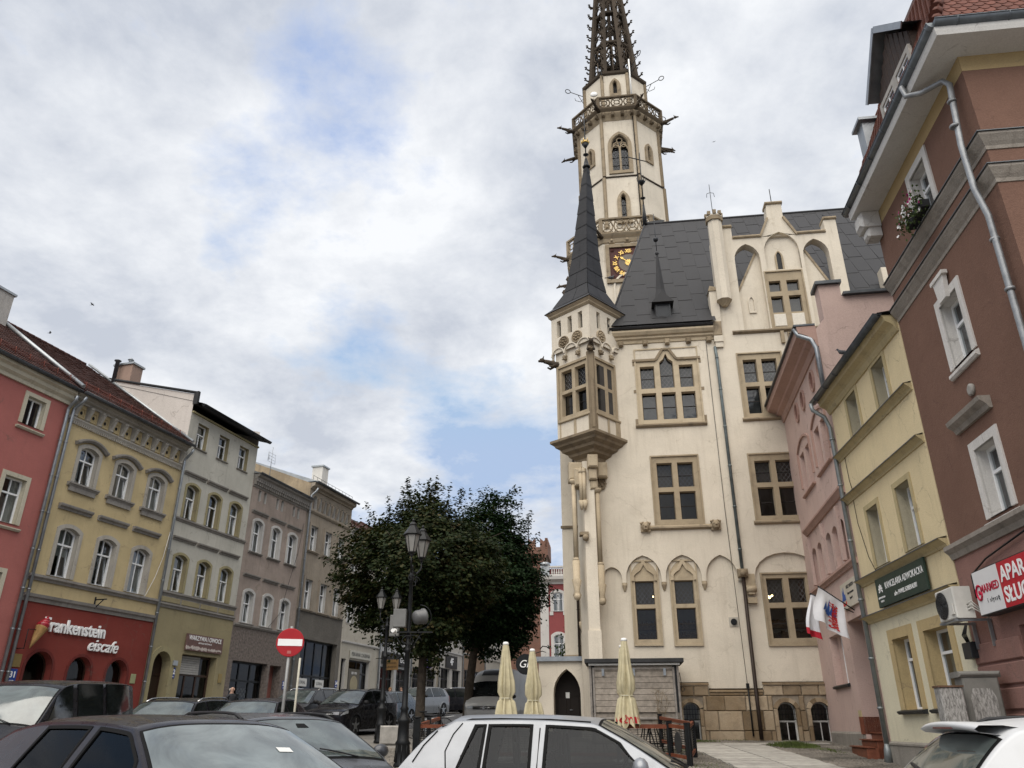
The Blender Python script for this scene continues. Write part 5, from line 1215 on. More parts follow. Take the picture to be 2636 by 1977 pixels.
for k in range(4): a=k*1.57+.4; mb.tube([(ax+.04*math.cos(a),.04*math.sin(a),28.2),(ax+.22*math.cos(a),.22*math.sin(a),28.35),(ax+.26*math.cos(a),.26*math.sin(a),28.15)],.015,5); mb.tube([(ax,0,27.8),(ax+.2*math.cos(a),.2*math.sin(a),27.9)],.015,5)
mb.lathe([(.04,26.75),(.17,26.98),(.05,27.0)],8,(ax,0))
fi=opart('spire_finial',mb,M['black'],OR,spo); mb=MB(); mb.lathe([(.17,27.0),(.20,27.04),(.19,27.1),(.16,27.04)],8,(ax,0))
for k in range(6): a=k*1.047; mb.lathe([(.03,27.08),(.010,27.24)],5,(ax+.18*math.cos(a),.18*math.sin(a)))
opart('gilded_crown',mb,gold,OR,spo)
# shafts and buttress below the oriel
mb=MB(); mb.prism_z([(-.60,.4),(-.42,-.52),(-.02,-.62),(.0,.4)],.9,10.9); mb.prism_z([(-.62,.4),(-.46,-.60),(.0,-.70),(.04,.4)],.9,4.6); opart('buttress',mb,crm,OR)
mb=MB(); mb.box(-.62,-.3,-.66,-.3,8.0,8.12); mb.ball((-.42,-.62,7.9),.13,8); opart('carved_head',mb,sand,OR)
for x,y,za,zb_ in ((-.78,-.35,7.2,10.0),(.10,-.52,7.0,9.6)):
    mb=MB(); mb.tube([(x,y,za),(x,y,zb_)],.085,10); mb.lathe([(.085,zb_),(.16,zb_+.12),(.16,zb_+.2)],10,(x,y)); mb.lathe([(.13,za-.1),(.10,za)],10,(x,y)); mb.lathe([(.05,za-1.5),(.16,za-1.35),(.10,za-1.2),(.18,za-.8),(.13,za-.75),(.14,za-.1)],8,(x,y)); mb.ball((x,y-.05,za-1.4),.14,8); opart('shaft',mb,san,OR)
for k,(x,y) in enumerate(((-.52,-.62),(-.40,-.66))):
    mb=MB(); mb.tube([(x,y,9.3),(x,y,10.4)],.07,8); mb.lathe([(.08,10.4),(.09,10.45),(.02,10.62)],8,(x,y)); mb.lathe([(.04,8.95),(.12,9.3)],6,(x,y)); opart('colonnette',mb,san,OR)
mb=MB(); mb.cbox(-.25,.14,-.95,-.2,10.55,11.05,.05); mb.cbox(-.21,.10,-.80,-.2,10.1,10.55,.05); mb.cbox(-.17,.12,-.68,-.2,9.75,10.1,.05); mb.cbox(-.75,-.3,-.62,0,9.9,10.6,.06); mb.cbox(-.95,-.4,-.45,.2,10.2,10.9,.06); mb.cbox(.15,.55,-.45,.1,10.3,10.9,.06); opart('corbel_stone',mb,san,OR)
shield(H,.45,10.12,.42,.5,-.03,R(25))
# side wing seen past the corner
WG=House(Frame(2.05,31.2,97.5,1),'side_wing','narrow slice of the town hall side wing with a dark downpipe left of the corner','building wing',.5,1.1)
mb=MB(); wall_panel(mb,0,1.2,.9,13.2,[],.1); shell(mb,0,1.2,.9,13.2,6); WG.part('wall',mb,crm); mb=MB(); mb.mould(-.05,1.2,8.9,[(.06,0),(.08,.1)]); WG.part('string_course',mb,sand); mb=MB(); mb.box(-.06,1.2,-.08,0,1.0,4.0); WG.part('plinth',mb,sand); downpipe(WG,.55,1.0,12.0,-.1,.05,plain('pipe_brown',(.035,.025,.02)))
for z in (5.2,2.3+5):
    mb=MB(); mb.lathe([(.02,z-.5),(.18,z-.2),(.2,z)],8,(.75,-.1)); WG.part('corbel',mb,san)
# --- porch
PF=Frame(.98,30.0,97.5,1); P_=House(PF,'porch','small cream porch with a pointed dark doorway and sheet roof','porch',.8,1.1)
do=dict(x0=.52,x1=1.50,z0=1.0,z1=3.42,k='point',r=.85)
mb=MB(); wall_panel(mb,0,1.62,.8,3.68,[do],.75); mb.poly([(0,0,.8),(0,2,.8),(0,2,3.68),(0,0,3.68)]); P_.part('wall',mb,crm)
mb=MB(); mb.box(-.10,1.66,-.14,2,3.682,3.84); P_.part('roof',mb,M['zinc'])
d_=door_leaf(P_,do,.70,plain('black_door_wood',(.012,.008,.006),.6)); b_=MB(); b_.box(.92,1.06,.68,.695,2.45,2.65); P_.part('paper_notice',b_,M['white'],d_)
for z in (1.05,1.55,2.05,2.55,3.05):
    b_=MB(); b_.cbox(1.63,2.02,-.09,.3,z+.006,z+.494,.025); P_.part('stone',b_,blockm)

# ================================================================== clock tower
CT=Frame(8.02,45.9,97.5,1); H=House(CT,'clock_tower','tall cream octagonal clock tower with dark openwork stone spire behind the town hall roof','tower',0,2.0)
def oct_(a,n=8,ro=22.5): rr=a/math.cos(math.pi/8); return [(rr*math.cos(R(ro+45*k)),rr*math.sin(R(ro+45*k))) for k in range(8)]
def octrings(rows,mb):
    rr=[mb.vs([(x,y,z) for x,y in oct_(a)]) for a,z in rows]
    for p,q in zip(rr,rr[1:]):
        for j in range(8): mb.face((p+j,p+(j+1)%8,q+(j+1)%8,q+j))
    mb.face(range(rr[-1],rr[-1]+8)); mb.face(range(rr[0]+7,rr[0]-1,-1))
Rf=lambda k: Matrix.Rotation(R(45*k),4,'Z')     # face k, 0 is the front, 1 to the right, -1 to the left
ZS=lambda z:z
def facewall(mb,a,z0,z1,opsf):
    w=a*math.tan(R(22.5))
    for k in range(8):
        m_=MB(); wall_panel(m_,-w,w,z0,z1,opsf.get(k-8 if k>4 else k,[]),.3,y=-a); xform(m_,Rf(k)); n=len(mb.v); mb.v+=m_.v; mb.f+=[tuple(i+n for i in f_) for f_ in m_.f]; mb.m+=m_.m; mb.sm+=m_.sm
w2=dict(x0=-.22,x1=.22,z0=32.75,z1=34.95,k='point',r=.45,sp=.02); wb=dict(x0=-.62,x1=.62,z0=36.95,z1=40.2,k='point',r=.95,sp=.05)
sl1=dict(x0=-.16,x1=.16,z0=38.3,z1=39.6,k='point',r=.25)
mb=MB(); facewall(mb,3.85,14,31.0,{0:[dict(x0=-.5,x1=.5,z0=25.2,z1=27.4,k='point',r=.7)]}); facewall(mb,2.95,31.0,36.45,{0:[w2]}); facewall(mb,2.88,36.45,42.0,{0:[wb],1:[sl1],-1:[sl1]}); facewall(mb,2.28,43.0,46.65,{0:[dict(x0=-.2,x1=.2,z0=44.6,z1=45.9,k='point',r=.4)]})
H.part('wall',mb,crm)
mb=MB(); octrings([(2.75,15),(2.75,46.4)],mb); mb.v=[(x*.88,y*.88,z) if z<20 else (x*.74,y*.74,z) for x,y,z in mb.v]; H.part('core',mb,M['room'])
mb=MB(); octrings([(2.9,36.33),(3.02,36.38),(3.02,36.46),(2.88,36.56)],mb); H.part('string_course',mb,soot); mb=MB(); octrings([(2.3,46.5),(2.42,46.6),(2.46,46.78),(1.9,46.95)],mb); H.part('string_course',mb,soot)
for k in range(8):
    x,y=oct_(1)[k]; q=MB()
    for a,z0,z1 in ((2.97,32.2,36.35),(2.90,36.55,41.8),(2.30,43.4,46.5)): q.prism_z([(x*a+.13*math.cos(R(60*j)),y*a+.13*math.sin(R(60*j))) for j in range(6)],z0,z1)
    H.part('corner_shaft',q,sand)
def tower_window(op,a,k,lights,nm='tower_window',mul=False):
    q=MB(); i=op; 
    q.ring(outline(inset(op,-.22),14),outline(op,14),-a-.10,-a+.02); q.ring(outline(inset(op,-.08),14),outline(inset(op,.06),14),-a-.05,-a+.18)
    if mul:
        q.box(-.07,.07,-a+.02,-a+.2,op['z0'],39.2)
        for s_ in (-1,1):
            o=dict(x0=min(0,s_*.56),x1=max(0,s_*.56),z0=38.2,z1=39.35,k='point',r=.45); q.sweep(top_curve(o,10),[(a-.04,-.04),(a-.04,.04),(a-.16,.04),(a-.16,-.04)])
            q.tube([(s_*.27+.2*math.cos(R(30*j)),-a+.1,39.35+.2*math.sin(R(30*j))) for j in range(13)],.045,6)
        q.tube([(.2*math.cos(R(30*j)),-a+.1,39.75+.2*math.sin(R(30*j))) for j in range(13)],.045,6)
        q.tube([(-.5,-a+.1,39.2),(-.25,-a+.1,39.6),(0,-a+.1,39.2),(.25,-a+.1,39.6),(.5,-a+.1,39.2)],.04,6)
    fo=H.part(nm,xform(q,Rf(k)),sand)
    p_=MB(); p_.poly([(x,-a+.26,z) for x,z in outline(inset(op,.02),12)]); H.sub('pane',xform(p_,Rf(k)),M['leadglass'],fo)
    l_=MB(); leaded(l_,inset(op,.02),-a+.25,.16,.012); 
    for z in [op['z0']+.7*j for j in range(1,int((op['z1']-op['z0'])/.8)+1)]: l_.box(op['x0'],op['x1'],-a+.22,-a+.25,z-.02,z+.02)
    o=H.sub('leading',xform(l_,Rf(k)),M['dark'],fo); o['kind']='stuff'
tower_window(wb,2.88,0,2,mul=True); tower_window(w2,2.95,0,1); tower_window(sl1,2.88,1,1); tower_window(sl1,2.88,-1,1); tower_window(dict(x0=-.2,x1=.2,z0=44.6,z1=45.9,k='point',r=.4),2.28,0,1)
tower_window(dict(x0=-.5,x1=.5,z0=25.2,z1=27.4,k='point',r=.7),3.85,0,1)
mb=MB(); mb.box(-.52,.52,-3.16,-2.9,32.45,32.62); H.part('sill',mb,sand)
def traceried(a,z0,z1,faces,mat,nm,lower=False):
    w=a*math.tan(R(22.5)); base=MB(); octrings([(a-.5,z0-.34),(a-.12,z0-.30),(a+.02,z0-.12),(a+.08,z0-.02),(a-.02,z0)],base); octb=H.part(nm+'_floor',base,mat)
    for k in faces:
        q=MB(); q.box(-w,w,-a-.05,-a+.16,z1-.13,z1); q.box(-w,w,-a-.02,-a+.14,z0,z0+.12); q.box(-w-.05,-w+.12,-a-.04,-a+.16,z0,z1); q.box(w-.12,w+.05,-a-.04,-a+.16,z0,z1)
        zm=(z0+z1)/2; rr=(z1-z0)/2-.14; n=3 if not lower else 4
        for j in range(n):
            cx=-w+ (2*w)*(j+.5)/n; rx=min(rr,w/n-.04)
            q.tube([(cx+rx*math.cos(R(30*i)),-a+.05,zm+rr*math.sin(R(30*i))) for i in range(13)],.05,6)
            q.tube([(cx+rx*.5*math.cos(R(60*i)),-a+.05,zm+rr*.5*math.sin(R(60*i))) for i in range(7)],.04,5)
            for i in range(4): a_=R(45+90*i); q.tube([(cx+rx*.5*math.cos(a_),-a+.05,zm+rr*.5*math.sin(a_)),(cx+w/n*.98*math.cos(a_)*1.2,-a+.05,zm+rr*1.25*math.sin(a_))],.035,5)
        H.part(nm,xform(q,Rf(k)),mat,octb)
        if not lower:
            for j in range(4):
                b_=MB(); x=-w+2*w*(j+.5)/4; b_.prism([(-.1,0),(.1,0),(.1,.2),(-.1,.2)],0,.1); b_=MB(); b_.cbox(x-.11,x+.11,-a-.02,-a+.5,z0-.62,z0-.3,.06); H.part('corbel',xform(b_,Rf(k)),mat,octb)
        else:
            for j in range(3): b_=MB(); x=-w*.6+w*.6*j; b_.cbox(x-.18,x+.18,-a+.05,-a+.3,z0-.68,z0-.34,.05); b_.ball((x,-a+.05,z0-.5),.12,6); H.part('carved_block',xform(b_,Rf(k)),mat,octb)
traceried(3.30,42.35,43.45,range(-2,3),stone('brown_sandstone',(.10,.078,.054),(.17,.135,.095),.12,2.2,.5,.45),'gallery_parapet')
mb=MB(); octrings([(2.9,41.5),(3.0,41.7),(3.2,42.0),(3.25,42.3)],mb); H.part('gallery_cornice',mb,sand)
for k in range(5):
    a=R(-90-67.5-22.5+45*k) ; a=R(-157.5+45*k-0); rr=3.3/math.cos(R(22.5))
    beast('gargoyle',Matrix.Translation((rr*math.cos(a)*.97,rr*math.sin(a)*.97,42.2))@Matrix.Rotation(a+R(90),4,'Z'),1.25,hs=H)
for a in (R(-202.5),R(22.5)): beast('gargoyle',Matrix.Translation((3.4*math.cos(a),3.4*math.sin(a),42.0))@Matrix.Rotation(a+R(90),4,'Z'),1.25,hs=H)
traceried(4.02,31.0,32.25,range(-2,3),sand,'balcony_parapet',True)
mb=MB(); octrings([(3.86,30.35),(3.92,30.4),(4.0,30.65),(4.05,30.7)],mb); H.part('balcony_cornice',mb,sand)
for k in (-1,0,1,2): a=R(-157.5+45*k); beast('gargoyle',Matrix.Translation((4.2*math.cos(a),4.2*math.sin(a),30.75))@Matrix.Rotation(a+R(90),4,'Z'),1.2,hs=H)
# clock
redc=plain('clock_red',(.07,.022,.018),.6,var=.2); dial=plain('dial_grey',(.17,.145,.12),.7,var=.15)
ca,cz=3.85,28.75; mb=MB(); mb.ring([(-1.45,27.3),(1.45,27.3),(1.45,30.2),(-1.45,30.2)],[(-1.2,27.55),(1.2,27.55),(1.2,29.95),(-1.2,29.95)],-ca-.16,-ca); ck=H.part('clock_frame',mb,sand)
mb=MB(); mb.box(-1.2,1.2,-ca-.05,-ca,27.55,29.95); 
for sx in (-1,1):
    for sz in (-1,1):
        for j in range(5): mb.ball((sx*(1.0+.06*math.cos(j*1.3)),-ca-.05,cz+sz*(1.0+.06*math.sin(j*1.3))),.06,6)
H.part('clock_panel',mb,redc,ck)
mb=MB(); mb.prism([(1.1*math.cos(R(10*k)),cz+1.1*math.sin(R(10*k))) for k in range(36)],-ca-.08,-ca-.05); H.part('clock_ring',mb,redc,ck)
mb=MB(); mb.prism([(.64*math.cos(R(10*k)),cz+.64*math.sin(R(10*k))) for k in range(36)],-ca-.085,-ca-.075); H.part('clock_dial',mb,dial,ck)
for k,s_ in enumerate(['XII','I','II','III','IV','V','VI','VII','VIII','IX','X','XI']):
    a=R(90-30*k); me=text_mesh(s_,.36,gold,.015,.014,sx=.8); o=link('numeral',me,ck,(.87*math.cos(a),-ca-.10,cz+.87*math.sin(a)),(0,R(30*k),0))
    b_=MB(); a2=a-R(15); b_.ball((.87*math.cos(a2),-ca-.09,cz+.87*math.sin(a2)),.045,6); H.part('minute_mark',b_,gold,ck)
def hand(ang,L,w):
    a=R(ang); d=Vector((math.cos(a),math.sin(a))); n_=Vector((-d.y,d.x)); q=MB(); P=[d*-.2+n_*w,d*-.2-n_*w,d*L*.6-n_*w*.5,d*L*.72-n_*w*2,d*L,d*L*.72+n_*w*2,d*L*.6+n_*w*.5]; q.prism([(p.x,cz+p.y) for p in P],-ca-.135-.01*w,-ca-.115); H.part('clock_hand',q,gold,ck)
hand(140,.72,.045); hand(-58,.95,.035); mb=MB(); mb.prism([((.2+.05*(k%2))*math.cos(R(15*k)),cz+(.2+.05*(k%2))*math.sin(R(15*k))) for k in range(24)],-ca-.115,-ca-.10); H.part('clock_boss',mb,gold,ck)
# gable over the lower window
mb=MB(); c=top_curve(dict(x0=-1.0,x1=1.0,z0=25,z1=28.0,k='round',r=1.0),14); mb.sweep([(-1,25)]+c+[(1,25)],[(3.85,-.06),(3.95,-.06),(3.95,.06),(3.85,.06)]); H.part('arch_moulding',mb,crm)
# spire: eight leaning ribs, openwork between them, crockets up the ribs
zt=66.0; za_=46.85; ra=lambda z: lerp(1.92,.35,(z-za_)/(zt-za_))
spi=MB(); octrings([(1.98,46.7),(1.98,46.95),(1.7,47.0)],spi); spo=H.part('spire_base',spi,soot)
for k in range(8):
    a=R(22.5+45*k); q=MB(); q.tube([(ra(z)*math.cos(a),ra(z)*math.sin(a),z) for z in (46.8,50,54,58,62,66)],[.25,.235,.215,.19,.15,.10],6,sm=False); H.part('spire_rib',q,soot,spo)
    cr_=MB(); z=47.6
    while z<60:
        r_=ra(z)+.2; u=Vector((math.cos(a),math.sin(a),0)); p=u*r_+Vector((0,0,z)); cr_.tube([p,p+u*.18+Vector((0,0,.02)),p+u*.30+Vector((0,0,.16))],[.075,.06,.05],6); s_=Vector((-u.y,u.x,0))
        for sg in (-1,1): cr_.ball(tuple(p+u*.30+s_*.09*sg+Vector((0,0,.15))),.065,6)
        cr_.ball(tuple(p+u*.36+Vector((0,0,.24))),.06,6); z+=1.18
    H.part('crockets',cr_,soot,spo)['kind']='stuff'
for zr in (50.9,54.5,58.0,61.3):
    q=MB(); r_=ra(zr); rows=[(r_*.985,zr-.16),(r_*1.03,zr-.10),(r_*1.03,zr+.08),(r_*.8,zr+.12),(r_*.72,zr+.10),(r_*.72,zr-.16)]
    rr=[q.vs([(x,y,z) for x,y in oct_(a_*math.cos(R(22.5)))]) for a_,z in rows]
    for p,qq in zip(rr,rr[1:]+rr[:1]):
        for j in range(8): q.face((p+j,p+(j+1)%8,qq+(j+1)%8,qq+j))
    H.part('spire_ring',q,soot,spo)
for zi,(z0,z1) in enumerate(((47.0,50.7),(51.0,54.3),(54.6,57.8),(58.1,61.1))):
    for k in range(8):
        q=MB(); am,bm=ra(z0)*math.cos(R(22.5)),ra(z1)*math.cos(R(22.5)); wa,wb_=ra(z0)*math.sin(R(22.5)),ra(z1)*math.sin(R(22.5))
        def pt(fx,fz): f_=fz; return (fx*lerp(wa,wb_,f_),-lerp(am,bm,f_),lerp(z0,z1,f_))
        rad=.05
        if zi==0:
            q.tube([pt(0,0),pt(0,.55)],rad,6); q.tube([pt(-.85,.45),pt(-.5,.62),pt(0,.50),pt(.5,.62),pt(.85,.45)],rad,6); 
            q.tube([pt(.62*math.cos(R(30*i)),.76+.15*math.sin(R(30*i))) for i in range(13)],rad,6); q.tube([pt(-.4,.70),pt(0,.80),pt(.4,.72)],rad*.8,5); q.tube([pt(0,.62),pt(0,.9)],rad*.8,5); q.tube([pt(-.9,.85),pt(-.4,.98),pt(0,.90),pt(.4,.98),pt(.9,.85)],rad,6)
        else:
            q.tube([pt(-.9,.08),pt(-.1,.34),pt(.9,.05)],rad,6); q.tube([pt(.9,.10),pt(.1,.34),pt(-.9,.05)],rad,6); q.tube([pt(-.9,.22),pt(0,.50),pt(.9,.22)],rad,6); q.tube([pt(-.9,.5),pt(0,.3),pt(.9,.5)],rad*.9,6); q.tube([pt(-.8,.05),pt(0,.22),pt(.8,.05)],rad,6); q.tube([pt(-.8,.30),pt(-.35,.44),pt(0,.62),pt(.35,.44),pt(.8,.30)],rad*.9,6)
        H.part('tracery',xform(q,Rf(k)),soot,spo)
q=MB(); q.tube([(0,0,46.9),(0,0,58)],.16,6); q.box(-.35,.35,-.02,.02,47,49); q.tube([(.5*math.cos(k*.7),.5*math.sin(k*.7),47+.28*k) for k in range(40)],.06,5); H.part('spiral_stair',q,soot,spo)
# iron arms with rings
for a,z in ((R(200),45.8),(R(165),44.0),(R(-20),46.2),(R(15),44.3),(R(-110),46.6),(R(-60),46.9)):
    q=MB(); q.tube([(2.0,0,.1),(3.6,0,.45)],.028,5); q.tube([(2.3,0,-1.0),(3.0,0,.32)],.024,5); q.tube([(3.6+.2*math.cos(R(30*i))+.2,0,.5+.2*math.sin(R(30*i))) for i in range(13)],.03,5); q.tube([(2.5,0,.1),(2.8,0,-.35),(3.2,0,-.3),(3.25,0,-.1)],.022,5)
    H.part('iron_arm',xform(q,Matrix.Translation((0,0,z))@Matrix.Rotation(a,4,'Z')),M['black'])
q=MB(); q.lathe([(.28,0),(.24,.08),(.02,.12)],14); H.part('dish_aerial',xform(q,Matrix.Translation((-1.6,-2.75,44.3))@Matrix.Rotation(R(80),4,'X')),M['white'])
q=MB(); q.tube([(1.15,-2.6,43.6),(1.15,-2.6,47.6)],.06,6); H.part('mast_aerial',q,M['white'])
q=MB(); 
for k in (1,2): x,y=oct_(2.98)[(5+k)%8]; q.tube([(x*.86,y*1.0,41.8),(x*.87,y*1.01,37),(x*.87,y*1.03,32)],.03,5)
H.part('lightning_wire',q,M['black'])
# pinnacles on the low part of the town hall behind the oriel
PN=House(Frame(2.6,34.0,97.5,1),'stone_pinnacles','sooty stone pinnacle with crockets rising left of the oriel spire','pinnacle',0,14)
q=MB(); q.lathe([(.22,14),(.22,20.2),(.34,20.35),(.34,20.5)],8,(.28,0)); q.lathe([(.2,20.5),(.16,21.2),(.4,21.35),(.2,21.5),(.34,21.75),(.12,21.9),(.05,22.4),(.12,22.5),(.02,22.7)],8,(.28,0)); PN.part('pinnacle',q,soot)
q=MB(); q.box(-.08,.9,-.2,.6,14,18.6); q.lathe([(.2,18.6),(.12,19.2),(.26,19.3),(.14,19.5),(.03,19.9)],8,(.10,0)); PN.part('parapet_pier',q,soot)
# ================================================================== houses on the right
# ---- pink house beside the town hall
pnk=stucco('pink_render',(.52,.39,.345),.08,.12,stain=.15); pnt=stucco('pink_trim',(.42,.28,.235),.1,.15); pbase=stucco('cement_plinth',(.27,.25,.22),.2,.5,bump=.5,stain=.5)
H=House(FP,'pink_house','dusty pink house with a row of oval windows squeezed against the town hall','house',3.1,1.0)
def niche(x,w,z0,z1): return dict(x0=x-w/2,x1=x+w/2,z0=z0,z1=z1,k='rect',r=0,rev=.16)
up=[niche(x,.66,8.92,10.35) for x in (2.05,3.02,4.62,5.60)]
lo=[dict(niche(x,.62,5.85,7.10),k='seg',r=.14) for x in (1.55,2.45,3.85,4.75,5.65)]
ov=[dict(x0=x-.24,x1=x+.24,z0=11.45,z1=12.07,k='ellipse',r=.31,rev=.14) for x in (2.48,3.62,5.28,6.42)]
gfw=dict(x0=1.75,x1=3.45,z0=2.68,z1=4.14,k='rect',r=0,rev=.30); gfd=dict(x0=4.42,x1=6.08,z0=.7,z1=4.32,k='rect',r=0,rev=.9)
def ov_full(o): cx,cz=(o['x0']+o['x1'])/2,11.76; return [(cx+.24*math.cos(R(30*k)),cz+.31*math.sin(R(30*k))) for k in range(12)]
mb=MB(); wall_panel(mb,-2.0,6.75,.8,12.9,up+lo+[gfw,gfd],.16)
mb.poly([(6.75,0,.6),(6.75,8,.6),(6.75,8,14.0),(6.75,.95,14.0),(6.75,.0,12.9)]); mb.box(-2,6.74,.95,.99,2,12.9)
H.part('wall',mb,pnk)
mb=MB(); mb.box(6.2,6.74,.30,.95,12.5,14.45); pa=H.part('party_wall',mb,pnk); mb=MB(); mb.box(6.1,6.85,.2,1.0,14.45,14.56); mb.box(6.5,6.9,.98,8,13.99,14.08); H.part('coping',mb,M['gutter'],pa)
for o in ov:
    P=ov_full(o); mb=MB(); mb.ring([((x-(o['x0']+.24))*1.28+o['x0']+.24,(z-11.76)*1.22+11.76) for x,z in P],P,-.06,.01); mb.prism(P,.004,.006) if 0 else None
    f=H.part('oval_window',mb,pnt); mb=MB(); mb.prism(P,-.012,.0); H.sub('oval_panel',mb,stucco('oval_brown',(.20,.10,.08),.1,.1),f)
for i,o in enumerate(up+lo):
    mb=MB(); mb.prism(outline(o),.15,.17); H.part('blind_window',mb,pnt if i!=6 else M['leadglass'])
    if i in (0,2): mb=MB(); c=top_curve(dict(x0=o['x0']-.18,x1=up[i+1]['x1']+.18,z0=0,z1=10.78,k='seg',r=.30)); mb.sweep([(c[0][0],9.2)]+c+[(c[-1][0],9.2)],[(0,-.04),(.06,-.03),(.06,.05),(0,.06)]); mb.mould(o['x0']-.15,up[i+1]['x1']+.15,8.84,[(.04,0),(.1,.03),(.1,.07)]); H.part('window_hood',mb,pnt)
mb=MB(); mb.mould(1.0,6.74,7.62,[(.06,0),(.12,.08),(.18,.14),(.18,.2)]); H.part('string_course',mb,pnt)
mb=MB(); mb.mould(.4,6.74,5.62,[(.05,0),(.08,.05),(.14,.1),(.14,.17)]); H.part('string_course',mb,pnt)
for k in range(3): mb=MB(); mb.box(1.1+k*2.2,1.3+k*2.2,-.1,0,5.9,7.5); H.part('pilaster',mb,pnk)
mb=MB(); mb.mould(-.6,6.74,12.30,[(.05,0),(.08,.1),(.10,.22),(.25,.30),(.28,.38),(.55,.50),(.58,.72)]); H.part('cornice',mb,pnt)
mb=MB(); mb.box(-.62,6.76,-.66,-.01,13.03,13.09); rf=H.part('roof_edge',mb,M['gutter'])
mb=MB(); mb.tube([(6.62,-.62,13.0),(6.66,-.55,12.75),(6.72,-.2,12.55),(6.80,-.10,12.2),(6.80,-.10,10.6)],.07,10); H.part('downpipe',mb,M['zinc'],rf)
f=H.window(dict(gfw,x0=2.2,x1=3.2),.26,cols=2,trans=.66,curtain='full'); mb=MB(); mb.box(1.76,2.2,.24,.28,2.68,4.14); mb.box(3.2,3.44,.24,.28,2.68,4.14); H.sub('window_surround',mb,pnk,f)
mb=MB(); mb.mould(1.6,3.6,2.58,[(.08,0),(.10,.06),(.03,.1)]); H.sub('sill',mb,M['dark'],f)
mb=MB(); mb.box(4.44,6.06,.88,.92,.7,4.3); H.part('door',mb,plain('door_maroon',(.09,.035,.03),.5))
mb=MB(); mb.mould(.1,4.40,.7,[(.05,0),(.05,.60),(.0,.66)]); H.part('plinth',mb,pbase)
mb=MB(); mb.box(4.0,4.34,-.015,0,1.5,1.92); H.part('post_box',mb,plain('cream_box',(.42,.35,.20),.6,var=.15))
st=plain('step_tile',(.17,.06,.035),.45,var=.25)
for k in range(3):
    mb=MB(); mb.cbox(4.30+.05*k,5.95,-.42+.28*k,.6,.55,.98+.17*k,.02); H.part('step',mb,st)
    mb=MB(); mb.box(4.27+.05*k,5.98,-.46+.28*k,-.2+.28*k,.985+.17*k,1.015+.17*k); H.part('tread',mb,st)
mb=MB(); mb.box(4.32,4.42,-.1,.5,1.3,1.75); H.part('step_wall',mb,st)
sg=signboard(FP,'union_sign','cream board with red and blue emblem on the pink house above the flags',5.45,4.98,1.75,.72,plain('board_cream',(.50,.46,.38),.6,var=.08),[('NSZZ REGION',.13,.25,.2,M['dark'],{}),('biuro terenowe',.11,.25,.02,M['dark'],{}),('Rynek 4',.10,.25,-.13,M['dark'],{}),('Solidarność',.13,-.55,-.22,plain('union_red',(.5,.03,.03),.5),dict(sx=.7,bold=.006))],y=-.05)
blu=plain('emblem_blue',(.04,.10,.33),.6)
mb=MB(); mb.prism([(-.8,-.12),(-.35,-.12),(-.38,.05),(-.48,.02),(-.52,.25),(-.60,.05),(-.66,.18),(-.72,.0)],-.035,-.03); mb.build('emblem',blu,sg)
# flags on poles
def flag(name,label,base,tip,cloth,mats):
    r_=thing(name,label,'flag',base); b=Vector(base); v=Vector(tip)-b; mb=MB(); mb.tube([(0,0,0),tuple(v)],.016,6); mb.ball(tuple(v),.03,6); mb.build('pole',M['white'] if 0 else M['dark'],r_)
    return r_,v
def cloth_mesh(v,L,drop,nx=16,nz=14,seed=1):
    "cloth hanging from the outer part of the pole, gathered and folded"
    rr=random.Random(seed); P=[[None]*(nz+1) for _ in range(nx+1)]
    d=v.normalized(); side=Vector((d.y,-d.x,0)).normalized()
    for i in range(nx+1):
        s=i/nx; top=v-d*(L*s)
        for j in range(nz+1):
            q=j/nz; p=top+Vector((0,0,-drop*q))+side*(.10*math.sin(s*9+q*2.2+seed)*q+.05*math.sin(s*17+seed)*q)-d*(-.28*q*(1-s))*1.0+d*(.12*q*math.sin(q*3))
            P[i][j]=p
    return P
wht=plain('flag_white',(.66,.66,.68),.9,var=.05); rdf=plain('flag_red',(.42,.02,.035),.85,var=.1)
base=FP.w(5.5,0,4.52); 
